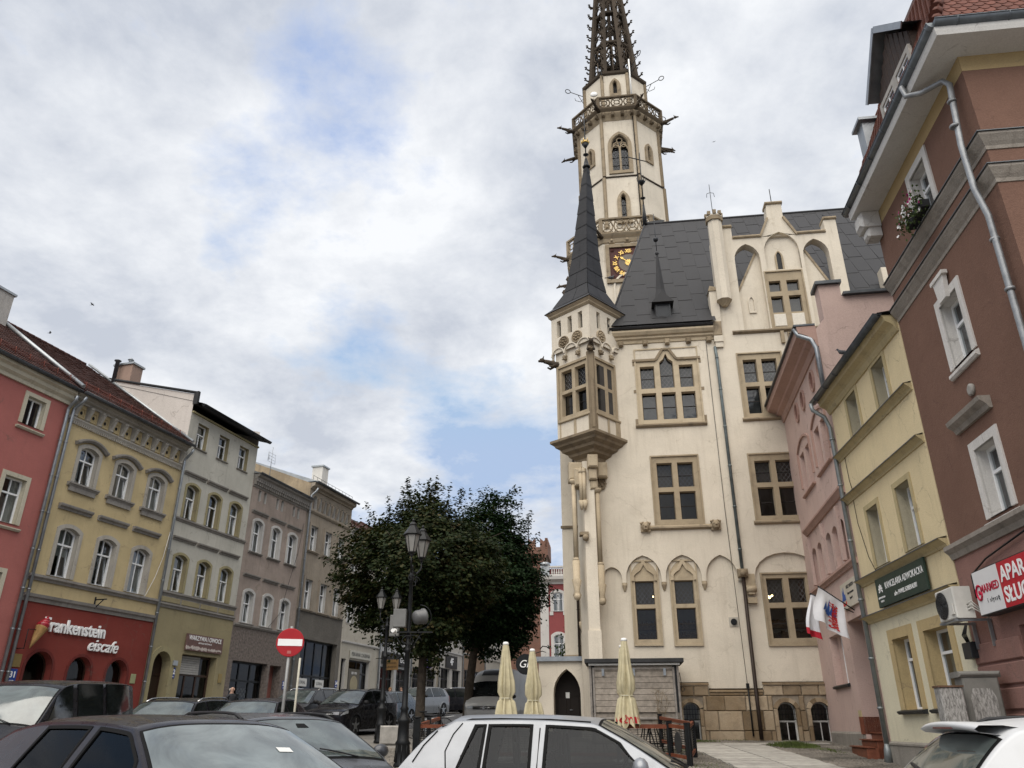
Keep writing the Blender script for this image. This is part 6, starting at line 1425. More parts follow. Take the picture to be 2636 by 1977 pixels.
for k,(tip,nm,lab) in enumerate((((8.72,22.35,5.14),'white_flag','white flag with a red script emblem over blue roofs on the pink house'),((8.62,22.75,5.0),'bicolour_flag','white and red flag behind the emblem flag on the pink house'))):
    b=base+Vector((0,.1*k,-.05*k)); r_,v=flag(nm,lab,b,tip,None,None); P=cloth_mesh(v,.82 if k==0 else .2,1.05 if k==0 else 1.22,seed=k+1); nx,nz=len(P)-1,len(P[0])-1
    mb=MB(); idx=[mb.vs([tuple(p) for p in row]) for row in P]
    for i in range(nx):
        for j in range(nz): mb.face((idx[i]+j,idx[i+1]+j,idx[i+1]+j+1,idx[i]+j+1),1 if (k==1 and j>=nz*.8) else 0,True)
    mb.build('cloth',[wht,rdf],r_)
    if k==0:
        # emblem sewn on the cloth
        def cp(s,q,e=.012):
            fi,fj=s*nx,q*nz; i,j=min(int(fi),nx-1),min(int(fj),nz-1); p=P[i][j].lerp(P[i+1][j],fi-i); p2=P[i][j+1].lerp(P[i+1][j+1],fi-i); p=p.lerp(p2,fj-j)
            n_=(P[i+1][j]-P[i][j]).cross(P[i][j+1]-P[i][j]).normalized(); n_=n_ if n_.y<0 else -n_; return tuple(p+n_*e)
        mb=MB()
        for a in ((.30,.30,.30,.62),(.42,.18,.30,.66),(.55,.30,.30,.6),(.66,.24,.32,.6)):
            x,qt,w_,qb=a; mb.poly([cp(x-.07,qb),cp(x+.09,qb),cp(x+.06,(qt+qb)/2),cp(x+.02,qt),cp(x-.03,(qt+qb)/2)])
        mb.build('emblem_roofs',blu,r_)
        me=text_mesh('Solidarność',.1,plain('union_red',(.5,.03,.03)),.0,.004); mb=MB(); xs=[v_.co.x for v_ in me.vertices]; zs=[v_.co.z for v_ in me.vertices]
        x0,x1,z0_,z1_=min(xs),max(xs),min(zs),max(zs)
        mb.vs([cp(.78-.34*(v_.co.z-z0_)/(z1_-z0_),.92-.68*(v_.co.x-x0)/(x1-x0),.022) for v_ in me.vertices])
        for p in me.polygons: mb.face(tuple(p.vertices),0)
        mb.build('emblem_script',plain('union_red',(.5,.03,.03)),r_)

# ---- yellow house
yl=stucco('pale_yellow_render',(.66,.55,.345),.07,.12,stain=.12); ylo=stucco('pale_cream_render',(.62,.575,.43),.07,.14,stain=.15); ytr=stucco('yellow_trim',(.46,.38,.22),.12,.25); yrev=stucco('ochre_reveal',(.45,.35,.19),.1,.15); yrv2=stucco('grey_cream_reveal',(.42,.38,.28),.1,.2)
H=House(FY,'yellow_corner_house','pale yellow house between the pink and brown houses with a green office sign','house',2.7,.65)
ops=[wop(1.78,.78,8.80,9.92),wop(3.86,.78,8.82,9.94),wop(1.74,.80,5.24,6.74),wop(3.80,.84,5.24,6.76)]
gfo=[wop(1.96,1.05,1.86,3.46),wop(3.95,1.25,1.86,3.46)]
mb=MB(); wall_panel(mb,0,5.45,4.10,10.45,ops,.34,mr=1); wall_panel(mb,0,5.45,.5,4.10,gfo,.34,m=2,mr=3); shell(mb,0,5.45,.5,10.45,8); H.part('wall',mb,[yl,yrv2,ylo,yrev])
for i,o in enumerate(ops+gfo):
    f=H.window(o,.27,cols=2,trans=.66 if i<4 else .70,tilt=7 if i<4 else 0,curtain='full' if i in (0,2,3,5) else 'half')
    sm=surround(o,.13 if i<4 else .24,.025); H.sub('window_surround',sm,ytr if i<4 else yrev,f)
    if i>3: s_=MB(); s_.mould(o['x0']-.22,o['x1']+.22,o['z0']-.10,[(.10,0),(.14,.04),(.14,.07),(.02,.10)]); H.sub('sill',s_,M['dark'],f)
for z,e in ((8.62,1),(7.36,1),(5.06,1.1),(4.10,1.2)):
    mb=MB(); mb.mould(.0,5.42,z-.12,scaled([(.03,0),(.05,.05),(.09,.09),(.14,.13),(.17,.17)],e,1)); sc=H.part('string_course',mb,ytr); mb=MB(); mb.poly([(0,-.19*e,z+.052),(5.42,-.19*e,z+.052),(5.42,0,z+.10),(0,0,z+.10)]); mb.box(0,5.42,-.19*e,-.18*e,z+.03,z+.052); H.part('ledge_sheet',mb,M['gutter'],sc)
mb=MB(); mb.mould(.0,5.42,10.02,[(.04,0),(.07,.06),(.10,.14),(.16,.20),(.28,.27),(.30,.36),(.34,.42)]); H.part('cornice',mb,ytr)
mb=MB(); mb.poly([(-.05,-.42,10.50),(5.44,-.42,10.50),(5.44,4,11.2),(-.05,4,11.2)]); mb.poly([(-.05,-.42,10.44),(5.44,-.42,10.44),(5.44,0,10.44),(-.05,0,10.44)]); mb.poly([(-.05,-.42,10.44),(-.05,-.42,10.50),(-.05,4,11.2),(-.05,4,10.4)]); rf=H.part('roof',mb,M['felt'])
mb=MB(); half_gutter(mb,-.15,5.40,-.40,10.50,.10); H.part('gutter',mb,M['gutter'],rf)
mb=MB(); mb.tube([(-.02,-.52,10.40),(-.02,-.5,10.2),(.02,-.2,9.95),(.04,-.10,9.6),(.04,-.10,1.1)],.062,10); mb.tube([(.04,-.10,1.1),(.04,-.10,.95),(.04,-.14,.62)],[.062,.10,.10],10)
for z in (1.9,3.1,4.6,6.2,7.8,9.2): mb.lathe([(.07,z),(.082,z+.03),(.07,z+.06)],10,(.04,-.10))
H.part('downpipe',mb,plain('zinc_pale',(.22,.24,.245),.5,.6,.15),rf)
mb=MB(); mb.mould(.1,5.40,.5,[(.05,0),(.05,.56),(.07,.58),(.07,.62),(.0,.66)]); H.part('plinth',mb,pbase)
mb=MB(); mb.tube([(.55,-.02,8.55),(.58,-.02,7.8),(.75,-.02,7.3),(.6,-.02,7.35),(.62,-.02,6.6),(.95,-.02,5.6),(1.25,-.02,5.2)],.008,5); H.part('wall_cable',mb,M['black'])
grn=plain('sign_green',(.022,.040,.030),.5,var=.1)
sg=signboard(FY,'law_office_sign','dark green board with white lettering of a law office on the yellow house',2.77,4.59,3.02,.70,grn,[('KANCELARIA ADWOKACKA',.225,.28,.10,M['textw'],dict(sx=.80)),('adw. PAWEŁ SOBIERALSKI',.15,.30,-.16,M['textw'],dict(sx=.80)),('ADWOKATURA',.062,-1.2,-.13,M['textw'],{}),('POLSKA',.062,-1.2,-.22,M['textw'],{})],y=-.08)
mb=MB()
for k in range(7): a=R(90+ (k-3)*38); mb.prism([(-1.2+.02*math.cos(a+1.57),.06+.02*math.sin(a+1.57)),(-1.2+.12*math.cos(a-.25),.06+.12*math.sin(a-.25)),(-1.2+.14*math.cos(a),.06+.14*math.sin(a)),(-1.2+.12*math.cos(a+.25),.06+.12*math.sin(a+.25))],-.032,-.028)
mb.build('emblem',M['textw'],sg)

# ---- brown corner house
brn=stucco('brown_render',(.178,.104,.078),.10,.14,bump=.4,stain=.3,dirt=(.10,.06,.05),sc=1.2); bro=stucco('rose_brown_render',(.275,.155,.13),.12,.2,bump=.4,stain=.3); btr=stucco('weathered_trim',(.30,.27,.235),.2,.55,bump=.5,stain=.6); wtr=stucco('white_surround',(.60,.58,.55),.06,.25,stain=.25); yband=stucco('yellow_band',(.40,.30,.16),.06,.1); sof=stucco('soffit_white',(.55,.54,.52),.05,.1,stain=.08)
H=House(FB,'brown_corner_house','brown rendered corner house with red tiled mansard roof at the right edge','house',2.6,.3)
XC=5.15
ops=[wop(2.62,.80,11.38,12.56),wop(2.50,.84,8.02,9.40),wop(2.42,.84,5.02,6.32)]
gfo=[dict(x0=1.95,x1=3.9,z0=.6,z1=3.12,k='rect',r=0,rev=.12)]
mb=MB(); wall_panel(mb,0,XC,4.75,12.78,ops,.26,mr=1); wall_panel(mb,0,XC,.0,4.75,gfo,.15,m=2); mb.poly([(0,-.002,12.78),(XC,-.002,12.78),(XC,-.002,13.16),(0,-.002,13.16)],3)
mb.poly([(0,0,0),(0,9,0),(0,9,13.16),(0,0,13.16)],0); mb.poly([(XC,0,4.75),(XC,9,4.75),(XC,9,12.78),(XC,0,12.78)],0); mb.poly([(XC,0,0),(XC,9,0),(XC,9,4.75),(XC,0,4.75)],2); mb.poly([(XC+.002,0,12.78),(XC+.002,9,12.78),(XC+.002,9,13.16),(XC+.002,0,13.16)],3); mb.poly([(0,9,0),(XC,9,0),(XC,9,13.16),(0,9,13.16)],0)
H.part('wall',mb,[brn,wtr,bro,yband])
RC=Matrix.Translation((XC,0,0))@Matrix.Rotation(R(90),4,'Z')
def both(name,prof,z,mat,parent=None,x0=0):
    "a moulding along the front, mitred round the corner and on along the side face"
    pts=[(0,prof[0][1])]+list(prof)+[(0,prof[-1][1])]; n=len(pts); mb=MB()
    a=mb.vs([(x0,-o,z+d) for o,d in pts]); b=mb.vs([(XC+o,-o,z+d) for o,d in pts]); c=mb.vs([(XC+o,9,z+d) for o,d in pts])
    for k in range(n-1): mb.face((a+k,b+k,b+k+1,a+k+1)); mb.face((b+k,c+k,c+k+1,b+k+1))
    mb.face(range(a+n-1,a-1,-1)); return H.part(name,mb,mat,parent)
CM=[(.04,0),(.06,.06),(.12,.12),(.20,.2),(.24,.26),(.24,.33)]
CS=[(.02,0),(.03,.07),(.07,.13),(.11,.2),(.14,.25),(.14,.30)]; both('cornice',CS,10.90,btr); both('cornice',CS,10.18,btr); both('cornice',[(.04,0),(.08,.1),(.16,.18),(.16,.26)],4.62,btr)
both('ledge_sheet',[(.17,0),(.17,.015),(.0,.05)],11.205,M['gutter']); both('ledge_sheet',[(.17,0),(.17,.015),(.0,.05)],10.485,M['gutter'])
mb=MB(); prof=[(.0,13.12),(.55,13.12),(.62,13.24),(.62,13.34),(0,13.34)]; n=len(prof)
both('eaves_soffit',[(.58,0),(.60,.10),(.60,.2)],13.14,sof)
mb=MB(); mb.cbox(-.1,.35,-.5,-.02,12.7,13.13,.08); mb.cbox(-.06,.30,-.36,-.02,12.45,12.7,.06); H.part('eaves_bracket',mb,sof)
for i,o in enumerate(ops):
    f=H.window(o,.20,cols=2,trans=.64,tilt=7 if i else 0,curtain='full'); H.sub('window_surround',surround(o,.17,.035),wtr,f)
    if i==1: b_=MB(); xm=(o['x0']+o['x1'])/2; b_.prism([(xm-.17,9.35),(xm+.17,9.35),(xm+.24,9.82),(xm-.24,9.82)],-.12,-.034); b_.box(xm-.3,xm+.3,-.15,-.033,9.82,9.9); H.sub('keystone',b_,wtr,f)
    s_=MB(); s_.mould(o['x0']-.2,o['x1']+.2,o['z0']-.19,[(.04,0),(.08,.04),(.08,.10),(.0,.14)]); H.sub('sill',s_,wtr if i else M['dark'],f)
mb=MB(); mb.mould(1.55,3.05,6.80,[(.06,0),(.10,.08),(.20,.16),(.22,.24)]); H.part('window_hood',mb,btr)
mb=MB(); mb.lathe([(.12,0),(.12,.05),(.08,.07)],14); H.part('vent_cap',xform(mb,Matrix.Translation((2.5,-.0,7.38))@Matrix.Rotation(R(90),4,'X')),M['concrete'])
for z,xe in ((2.98,1.92),(2.58,1.92),(2.16,1.92),(1.73,1.92),(1.3,1.92)):
    mb=MB(); mb.cbox(.02,xe,-.045,.0,z-.385,z-.025,.02); H.part('rusticated_block',mb,bro)
# roof: steep tiled slope, hip at the corner, gutters, dormer
S0=(-.55,13.42); slope=2.5; zt=19.5; run=(zt-S0[1])/slope
mb=MB(); A0=Vector((-.35,S0[0],S0[1])); mb.poly([(-.1,S0[0],S0[1]),(XC+.55,S0[0],S0[1]),(XC+.55-run,S0[0]+run,zt),(-.1,S0[0]+run,zt)]); mb.poly([(XC+.55,S0[0],S0[1]),(XC+.55,9.5,S0[1]),(XC+.55-run,9.5,zt),(XC+.55-run,S0[0]+run,zt)]); mb.poly([(-.1,S0[0],S0[1]),(-.1,S0[0]+run,zt),(-.1,9.5,zt),(-.1,9.5,S0[1])]); rfo=H.part('roof',mb,M['tiledk'])
tm=MB(); w_t=.205; P=[(-w_t/2+.004,.0),(-w_t*.3,-.07),(0,-.10),(w_t*.3,-.07),(w_t/2-.004,0),(w_t/2-.004,.30),(-w_t/2+.004,.30)]
a=tm.vs([(x,.02 if z<.2 else 0,z) for x,z in P]); b=tm.vs([(x,0,z) for x,z in P])
tm.v=[(x,-(.030 if z<.2 else .004),z) for x,z in P]+[(x,0,z) for x,z in P]; tm.face(range(7)); 
for k in range(7): tm.face((k,(k+1)%7,7+(k+1)%7,7+k))
tme=tm.build('roof_tile',M['tile'],mesh_only=True); an=math.atan2(slope,1); tilt=math.pi/2-an
rt_=random.Random(4); far=MB(); cnt=0; cand=[]
rowh=.165
for r_ in range(34):
    z=S0[1]+.10+r_*rowh*math.sin(an); yy=S0[0]+(z-S0[1])/slope
    x=-.05+(r_%2)*w_t/2
    while x<XC+.5-(z-S0[1])/slope:
        cand.append(('f',x,yy,z)); x+=w_t
    y=S0[0]+.15+(z-S0[1])/slope+(r_%2)*w_t/2
    while y<9: cand.append(('s',XC+.55-(z-S0[1])/slope,y,z)); y+=w_t
def tproj(c):
    p=FB.w(c[1],c[2],c[3]); d=p-Vector((0,0,EYE)); cc,ss=math.cos(R(PITCH)),math.sin(R(PITCH)); dep=d.y*cc+d.z*ss; return 1318+FPX*d.x/dep,988.5-FPX*(-d.y*ss+d.z*cc)/dep
vis=[c for c in cand if -10<tproj(c)[1] and tproj(c)[0]<2660]
vis.sort(key=lambda c:(FB.w(*c[1:])-Vector((0,0,EYE))).length)
for i,c in enumerate(cand):
    if i>=0:
        rot=(-tilt+rt_.uniform(-.02,.02),0,0) if c[0]=='f' else (-tilt,0,R(90))
        mt=Matrix.Translation((c[1],c[2],c[3]))@(Matrix.Rotation(R(90),4,'Z') if c[0]=='s' else Matrix.Identity(4))@Matrix.Rotation(-tilt,4,'X')
        if c in vis[:290]: o=link('roof_tile',tme,rfo,(c[1],c[2],c[3]),mt.to_euler())
        else:
            n=len(far.v); far.v+=[tuple(mt@v.co) for v in tme.vertices]; far.f+=[tuple(n+k for k in p.vertices) for p in tme.polygons]; far.m+=[0]*len(tme.polygons); far.sm+=[False]*len(tme.polygons)
o=H.part('roof_tiles',far,M['tile'],rfo); o['kind']='stuff'
mb=MB()
for k in range(9): z=S0[1]+.05+k*.33; d=(z-S0[1])/slope; mb.tube([(XC+.55-d,S0[0]+d,z+.03),(XC+.55-d-.2,S0[0]+d+.2,z+.38)],[.12,.10],8)
H.part('hip_tiles',mb,M['tile'],rfo)
mb=MB(); half_gutter(mb,-.15,XC+.6,-.60,13.44,.11); g2=MB(); half_gutter(g2,-.6,9,-.60,13.44,.11); xform(g2,RC); n=len(mb.v); mb.v+=g2.v; mb.f+=[tuple(i+n for i in f_) for f_ in g2.f]; mb.m+=g2.m; mb.sm+=g2.sm
H.part('gutter',mb,plain('gutter_blue_grey',(.13,.145,.16),.42,.6,.2),rfo)
mb=MB(); mb.tube([(4.25,-.68,13.36),(4.28,-.66,13.08),(4.45,-.45,12.98),(4.78,-.18,12.92),(4.86,-.12,12.75),(4.86,-.24,11.3),(4.86,-.24,10.3),(4.86,-.14,9.7),(4.78,-.12,7),(4.70,-.12,4.9)],.056,12)
for z,y in ((12.3,-.17),(11.7,-.26),(9.2,-.13),(8.2,-.13),(6.5,-.12),(5.4,-.12)): mb.lathe([(.075,z),(.088,z+.03),(.075,z+.06)],10,(4.86 if z>9.5 else 4.82,y))
H.part('downpipe',mb,plain('pipe_silver',(.27,.28,.29),.5,.6,.25),rfo)
bd=plain('dormer_board',(.045,.030,.024),.7,var=.4,nsc=9,bump=.4)
mb=MB(); mb.box(1.80,3.80,.0,3,13.5,15.35); mb.poly([(1.80,0,15.35),(3.80,0,15.35),(2.80,0,16.35)]); dm=H.part('dormer',mb,bd,rfo)
for k in range(9): x=1.85+k*.215; b_=MB(); zt_=15.3+1.0-abs(x+.1-2.80); b_.cbox(x,x+.2,-.02,0,15.0,max(15.1,zt_-.02),.008); H.part('dormer_plank',b_,bd,dm)
mb=MB()
for s_ in (-1,1): mb.poly([(2.80,-.22,16.62),(2.80,3.5,16.62),(2.80+s_*1.22,3.5,15.40),(2.80+s_*1.22,-.22,15.40)]); mb.sweep([(2.80,16.60),(2.80+s_*1.22,15.38)],[(.20,-.12),(.23,-.12),(.23,.03),(.20,.03)])
H.part('dormer_roof',mb,M['zinc'],dm)
for x in (2.33,3.27):
    o=wop(x,.70,13.78,14.92); f=H.window(o,-.05,bw=.05,cols=2,trans=.62,mat=M['frame'],dep=.05); f.parent=dm; f.location=Vector(((o['x0']+o['x1'])/2,-.05,o['z0'])); f['label']='white dormer casement'
    b_=MB(); b_.ring(outline(inset(o,-.12)),outline(o),-.08,0); H.part('dormer_surround',b_,plain('board_grey',(.36,.34,.31),.7,var=.2),dm)
mb=MB(); mb.box(-.1,.3,.1,.6,13.5,16.0); mb.box(-.2,.4,.0,.7,16.0,16.08); H.part('fire_wall',mb,M['zinc'],rfo)
# flower box on the top window
fb=thing('flower_box','window box overflowing with white petunias on the top window of the brown house','flower box',FB.w(2.62,-.22,11.30),FB.rz); mb=MB(); mb.box(-.42,.42,-.09,.09,-.02,.16); mb.build('box',M['dark'],fb)
lf=plain('petunia_leaf',(.06,.09,.03),.8,var=.4); pw=plain('petunia_white',(.75,.74,.74),.7,var=.06); pp=plain('petunia_magenta',(.35,.02,.14),.7)
rf_=random.Random(8); lb=MB(); fl=MB()
for k in range(420):
    c=Vector((rf_.uniform(-.5,.5),-.1+rf_.gauss(-.04,.09),.15+rf_.gauss(0,.15)-.12*rf_.random())); a=Vector((rf_.gauss(0,1),rf_.gauss(0,1),rf_.gauss(0,1))).normalized()*.035; b=a.cross(Vector((rf_.gauss(0,1),rf_.gauss(0,1),1))).normalized()*.025; lb.poly([c-a,c+b,c+a,c-b])
for k in range(75):
    c=Vector((rf_.uniform(-.5,.5),-.19+rf_.gauss(-.02,.05),.16+rf_.gauss(0,.15))); r_=rf_.uniform(.03,.045); n_=Vector((rf_.gauss(0,.4),-1,rf_.gauss(.2,.4))).normalized(); x_=n_.cross(Vector((0,0,1))).normalized(); z_=x_.cross(n_); i=fl.vs([tuple(c-n_*.015)]+[tuple(c+(x_*math.cos(R(36*j))+z_*math.sin(R(36*j)))*r_*(1 if j%2 else .82)) for j in range(10)]); m_=1 if (k%9==0) else 0
    for j in range(10): fl.face((i,i+1+j,i+1+(j+1)%10),m_)
lb.build('leaves',lf,fb)['kind']='stuff'; fl.build('flowers',[pw,pp],fb)['kind']='stuff'
# light-box sign
rsg=plain('sign_red',(.42,.012,.025),.35,var=.03); wsg=plain('sign_white',(.66,.66,.66),.35,var=.03); rtx=plain('sign_crimson',(.40,.01,.04),.4)
sg=thing('pharmacy_light_box','long white and red light box sign of a hearing aid shop on the brown house','sign',FB.w(1.28,-.28,3.75),FB.rz)
mb=MB(); mb.box(0,3.4,.0,.24,-.40,.40); mb.build('case',M['dark'],sg); mb=MB(); mb.box(.02,1.02,-.012,.0,-.38,.38); mb.build('white_panel',wsg,sg); mb=MB(); mb.box(1.025,3.38,-.011,.0,-.38,.38); mb.build('red_panel',rsg,sg)
text('lettering','MARMED',.20,rtx,sg,(.60,-.016,.04),depth=.003,bold=.004,sx=.92); text('lettering','i słyszę',.115,M['dark'],sg,(.66,-.016,-.17),depth=.003,space=1.5,sx=.9)
text('lettering','APARATY',.36,M['textw'],sg,(1.10,-.016,.16),depth=.003,bold=.008,align='LEFT'); text('lettering','SŁUCHOWE',.36,M['textw'],sg,(1.10,-.016,-.19),depth=.003,bold=.008,align='LEFT')
mb=MB(); mb.tube([(.17+.10*math.cos(R(30*k+60)),-.018,.0+.13*math.sin(R(30*k+60))) for k in range(11)],.022,6); mb.lathe([(.045,0),(.045,.01)],12) if 0 else None; mb.ball((.18,-.018,.0),.045,8,sy=.3); mb.build('emblem',rtx,sg)
mb=MB(); mb.tube([(-.6,.25,.45),(.2,.22,.62),(1,.22,.70),(2.5,.22,.85)],.018,5); mb.tube([(-.6,.25,.45),(-.5,.2,.0)],.015,5); mb.build('cable',M['black'],sg)
mb=MB(); f=H.window(gfo[0],.1,bw=.06,cols=2,trans=None,mat=plain('shop_frame_red',(.16,.05,.03),.5),gl=M['sglass'],name='shop_window')
ps=signboard(FB,'red_round_poster','red round poster in the shop window at the right edge',2.75,2.2,.02,.02,rsg,[],y=.08,th=.004,cat='poster'); mb=MB(); mb.prism([(.52*math.cos(R(15*k)),.52*math.sin(R(15*k))) for k in range(24)],-.02,-.012); mb.build('disc',rsg,ps); text('lettering','NAJ',.18,M['textw'],ps,(-.24,-.024,-.08),depth=.002); text('lettering','7',.2,plain('poster_yellow',(.7,.45,.05)),ps,(-.2,-.024,.16),depth=.002)
mb=MB(); mb.poly([(2.02,.14,.7),(3.85,.14,.7),(3.85,.14,3.05),(2.02,.14,3.05)]); H.part('window_film',mb,plain('film_pale',(.5,.5,.5),.7))
# air conditioner
ac=thing('air_conditioner','off-white air conditioner unit on a steel bracket where brown and yellow houses meet','air conditioner',FB.w(.66,-.46,3.36),FB.rz)
acw=plain('appliance_white',(.55,.54,.50),.5,var=.12,nsc=3)
mb=MB(); mb.cbox(-.42,.42,-.16,.17,0,.58,.02); mb.build('case',acw,ac)
mb=MB()
for r_ in (.06,.10,.14,.18,.22,.25): mb.tube([(-.14+r_*math.cos(R(20*k)),-.185,.29+r_*math.sin(R(20*k))) for k in range(19)],.006,5)
for k in range(12): mb.tube([(-.14,-.185,.29),(-.14+.25*math.cos(R(30*k)),-.185,.29+.25*math.sin(R(30*k)))],.005,4)
xf=Matrix.Identity(4); mb.build('fan_grille',M['dark'],ac); mb=MB(); mb.prism([(-.14+.255*math.cos(R(15*k)),.29+.255*math.sin(R(15*k))) for k in range(24)],-.172,-.165); mb.build('fan_recess',plain('fan_dark',(.07,.07,.07),.7),ac)
mb=MB(); mb.cbox(-.20,.10,-.01,.0,.0,.0+.01,.001); mb.v=[]; mb.f=[]; mb.m=[]; mb.sm=[]; mb.box(-.425,-.42,-.10,.10,.18,.40); mb.box(.22,.36,-.19,-.165,.08,.26); mb.build('service_cover',acw,ac)
mb=MB(); mb.box(-.38,-.32,-.2,.45,-.05,-.01); mb.box(.32,.38,-.2,.45,-.05,-.01); mb.box(-.38,.38,-.14,-.10,-.045,-.012); mb.box(-.37,-.33,.38,.44,-.5,0); mb.box(.33,.37,.38,.44,-.5,0); mb.build('bracket',M['zinc'],ac)
mb=MB()
for k in range(3): mb.tube([(.42,.05,.14+.05*k),(.47+.02*k,.10,.18+.06*k),(.48,.22,.10+.04*k),(.45,.40,-.02)],.012,6)
mb.build('hoses',acw,ac)
mt=thing('cable_box','grey cable box with loose wires below the air conditioner','cable box',FB.w(.05,-.09,2.86),FB.rz); mb=MB(); mb.cbox(-.19,.19,-.08,.08,-.15,.15,.01); mb.build('case',M['dark'],mt); mb=MB()
for k in range(5): mb.tube([(-.1+.03*k,0,.15),(-.14+.05*k,-.05,.3),(-.05+.02*k,.02,.5)],.009,5)
mb.build('wires',M['black'],mt)
# telecom cabinets
cb1=plain('cabinet_grey',(.17,.165,.15),.75,var=.25,nsc=3,bump=.2); peel=None
m_,t_=_mat('peeling_posters'); tcx=t_.n('ShaderNodeTexCoord'); mp=t_.n('ShaderNodeMapping',i_Vector=tcx.outputs['Object']); mp.inputs['Scale'].default_value=(1.6,1.6,.45)
nz=t_.noise(mp.outputs[0],22,8,.72,.5); pc=t_.n('ShaderNodeBsdfPrincipled',i_Base_Color=t_.ramp(nz,[(.40,(.14,.135,.125)),(.50,(.27,.26,.245)),(.60,(.38,.37,.35))]),i_Roughness=.9); peel=_fin(m_,t_,pc.outputs[0])
c_=thing('tall_cabinet','tall grey telephone cabinet with domed lid and peeling posters by the brown house','cabinet',(8.46,15.0,g(15)),R(-12))
mb=MB(); mb.cbox(-.30,.30,-.22,.22,0,1.95,.03); mb.cbox(-.35,.35,-.26,.26,1.95,2.05,.04); mb.build('case',cb1,c_)
mb=MB(); P=[(-.22,.12),(.20,.12),(.20,1.6),(.14,1.76),(-.16,1.76),(-.22,1.6)]; q=MB(); q.prism(P,-.232,-.221); q.build('poster_remains',peel,c_); 
mb=MB(); mb.box(-.09,.09,-.004,.004,-.09,.09); sk_=mb.build('sticker',wsg,c_,(.305,-.02,1.68),(0,0,R(90))); text('lettering','tp',.15,blu,sk_,(0,-.008,0),depth=.002,shear=.3)
c2=thing('low_cabinet','lower pale cabinet covered in torn posters left of the tall one','cabinet',(7.78,14.75,g(14.75)),R(-12)); mb=MB(); mb.cbox(-.19,.19,-.17,.17,0,1.78,.02); mb.build('case',peel,c2); mb=MB(); mb.box(-.21,.21,-.19,.19,1.78,1.81); mb.build('lid',plain('rusty_edge',(.12,.07,.045),.9,var=.4),c2)
# pigeon on the yellow house gutter, birds
def bird(nm,lab,p,rz,s=1,fly=False):
    s*=.6 if fly else 1
    r_=thing(nm,lab,'bird',p,rz); b=MB(); b.tube([(-.16*s,0,.05*s),(-.05*s,0,.08*s),(.06*s,0,.11*s),(.10*s,0,.17*s)],[.015*s,.06*s,.06*s,.03*s],8); b.ball((.115*s,0,.19*s),.032*s,8); b.tube([(.14*s,0,.19*s),(.175*s,0,.18*s)],[.012*s,.003*s],5); b.poly([(-.14*s,-.03*s,.05*s),(-.27*s,-.035*s,.02*s),(-.27*s,.035*s,.02*s),(-.14*s,.03*s,.05*s)])
    for s_ in (-1,1): b.tube([(.02*s,.02*s*s_,.06*s),(.03*s,.02*s*s_,0)],.006*s,5)
    if fly:
        for s_ in (-1,1): b.poly([(.06*s,.03*s*s_,.12*s),(.10*s,.22*s*s_,.18*s),(-.02*s,.42*s*s_,.16*s),(-.06*s,.2*s*s_,.13*s),(-.06*s,.03*s*s_,.1*s)])
    b.build('body',plain('bird_grey',(.07,.072,.08),.8,var=.3,nsc=20),r_); return r_
bird('pigeon','grey pigeon perched on the gutter of the yellow house',FY.w(3.0,-.45,10.56),R(160)); bird('pigeon','grey pigeon on the right shoulder of the town hall gable',FT.w(10.75,.1,21.74),R(170)); bird('pigeon','dark bird on the wire in front of the clock',at(1573,720,40),R(20),1.6)
for i,(x,y,Y) in enumerate(((237,786,60),(128,859,60),(1838,366,90))): bird('flying_bird',['tiny bird high in the sky over the left roofs','tiny bird lower left in the sky above the ridge','tiny bird in the sky right of the tower'][i],at(x,y,Y),R(30*i),1.3,True)
# ================================================================== cars
tyre=plain('tyre_rubber',(.018,.018,.019),.85,var=.2); rim=plain('alloy_rim',(.32,.33,.34),.3,.8,.1); ctrim=plain('car_black_trim',(.016,.016,.017),.5,var=.15); seal=plain('window_seal',(.006,.006,.006),.7,spec=.1)
lampg=plain('headlamp_glass',(.42,.45,.48),.12,.3,.3,14,coat=1); taill=plain('tail_lamp_red',(.28,.012,.014),.2,coat=1,var=.2); plate=plain('number_plate_white',(.60,.60,.58),.5,var=.05); chrome=plain('chrome',(.6,.6,.6),.12,1,.05)
G_CLR=glass('car_glass_clear',.24,.008,1.45)
G_DARK=car_glass('car_glass_dark',(.010,.012,.012),1.6); G_WIND=car_glass('windscreen_glass',(.055,.068,.066),1.9); G_SIL=car_glass('car_glass_side',(.014,.018,.018),1.5)
def pch(P,x):
    "monotone-ish cubic through the profile points (x decreasing front to rear)"
    n=len(P)
    for i in range(n-1):
        (x0,y0),(x1,y1)=P[i],P[i+1]
        if x1<=x<=x0:
            d=(y1-y0)/(x1-x0)
            def tan(k):
                if k<=0 or k>=n-1: return 0
                a=(P[k][1]-P[k-1][1])/(P[k][0]-P[k-1][0]); b=(P[k+1][1]-P[k][1])/(P[k+1][0]-P[k][0]); 
                return 0 if a*b<=0 else 2*a*b/(a+b)
            h=x1-x0; t=(x-x0)/h; m0,m1=(tan(i) if i>0 else d),(tan(i+1) if i<n-2 else d)
            return (2*t**3-3*t**2+1)*y0+(t**3-2*t**2+t)*h*m0+(-2*t**3+3*t**2)*y1+(t**3-t**2)*h*m1
    return P[0][1] if x>P[0][0] else P[-1][1]
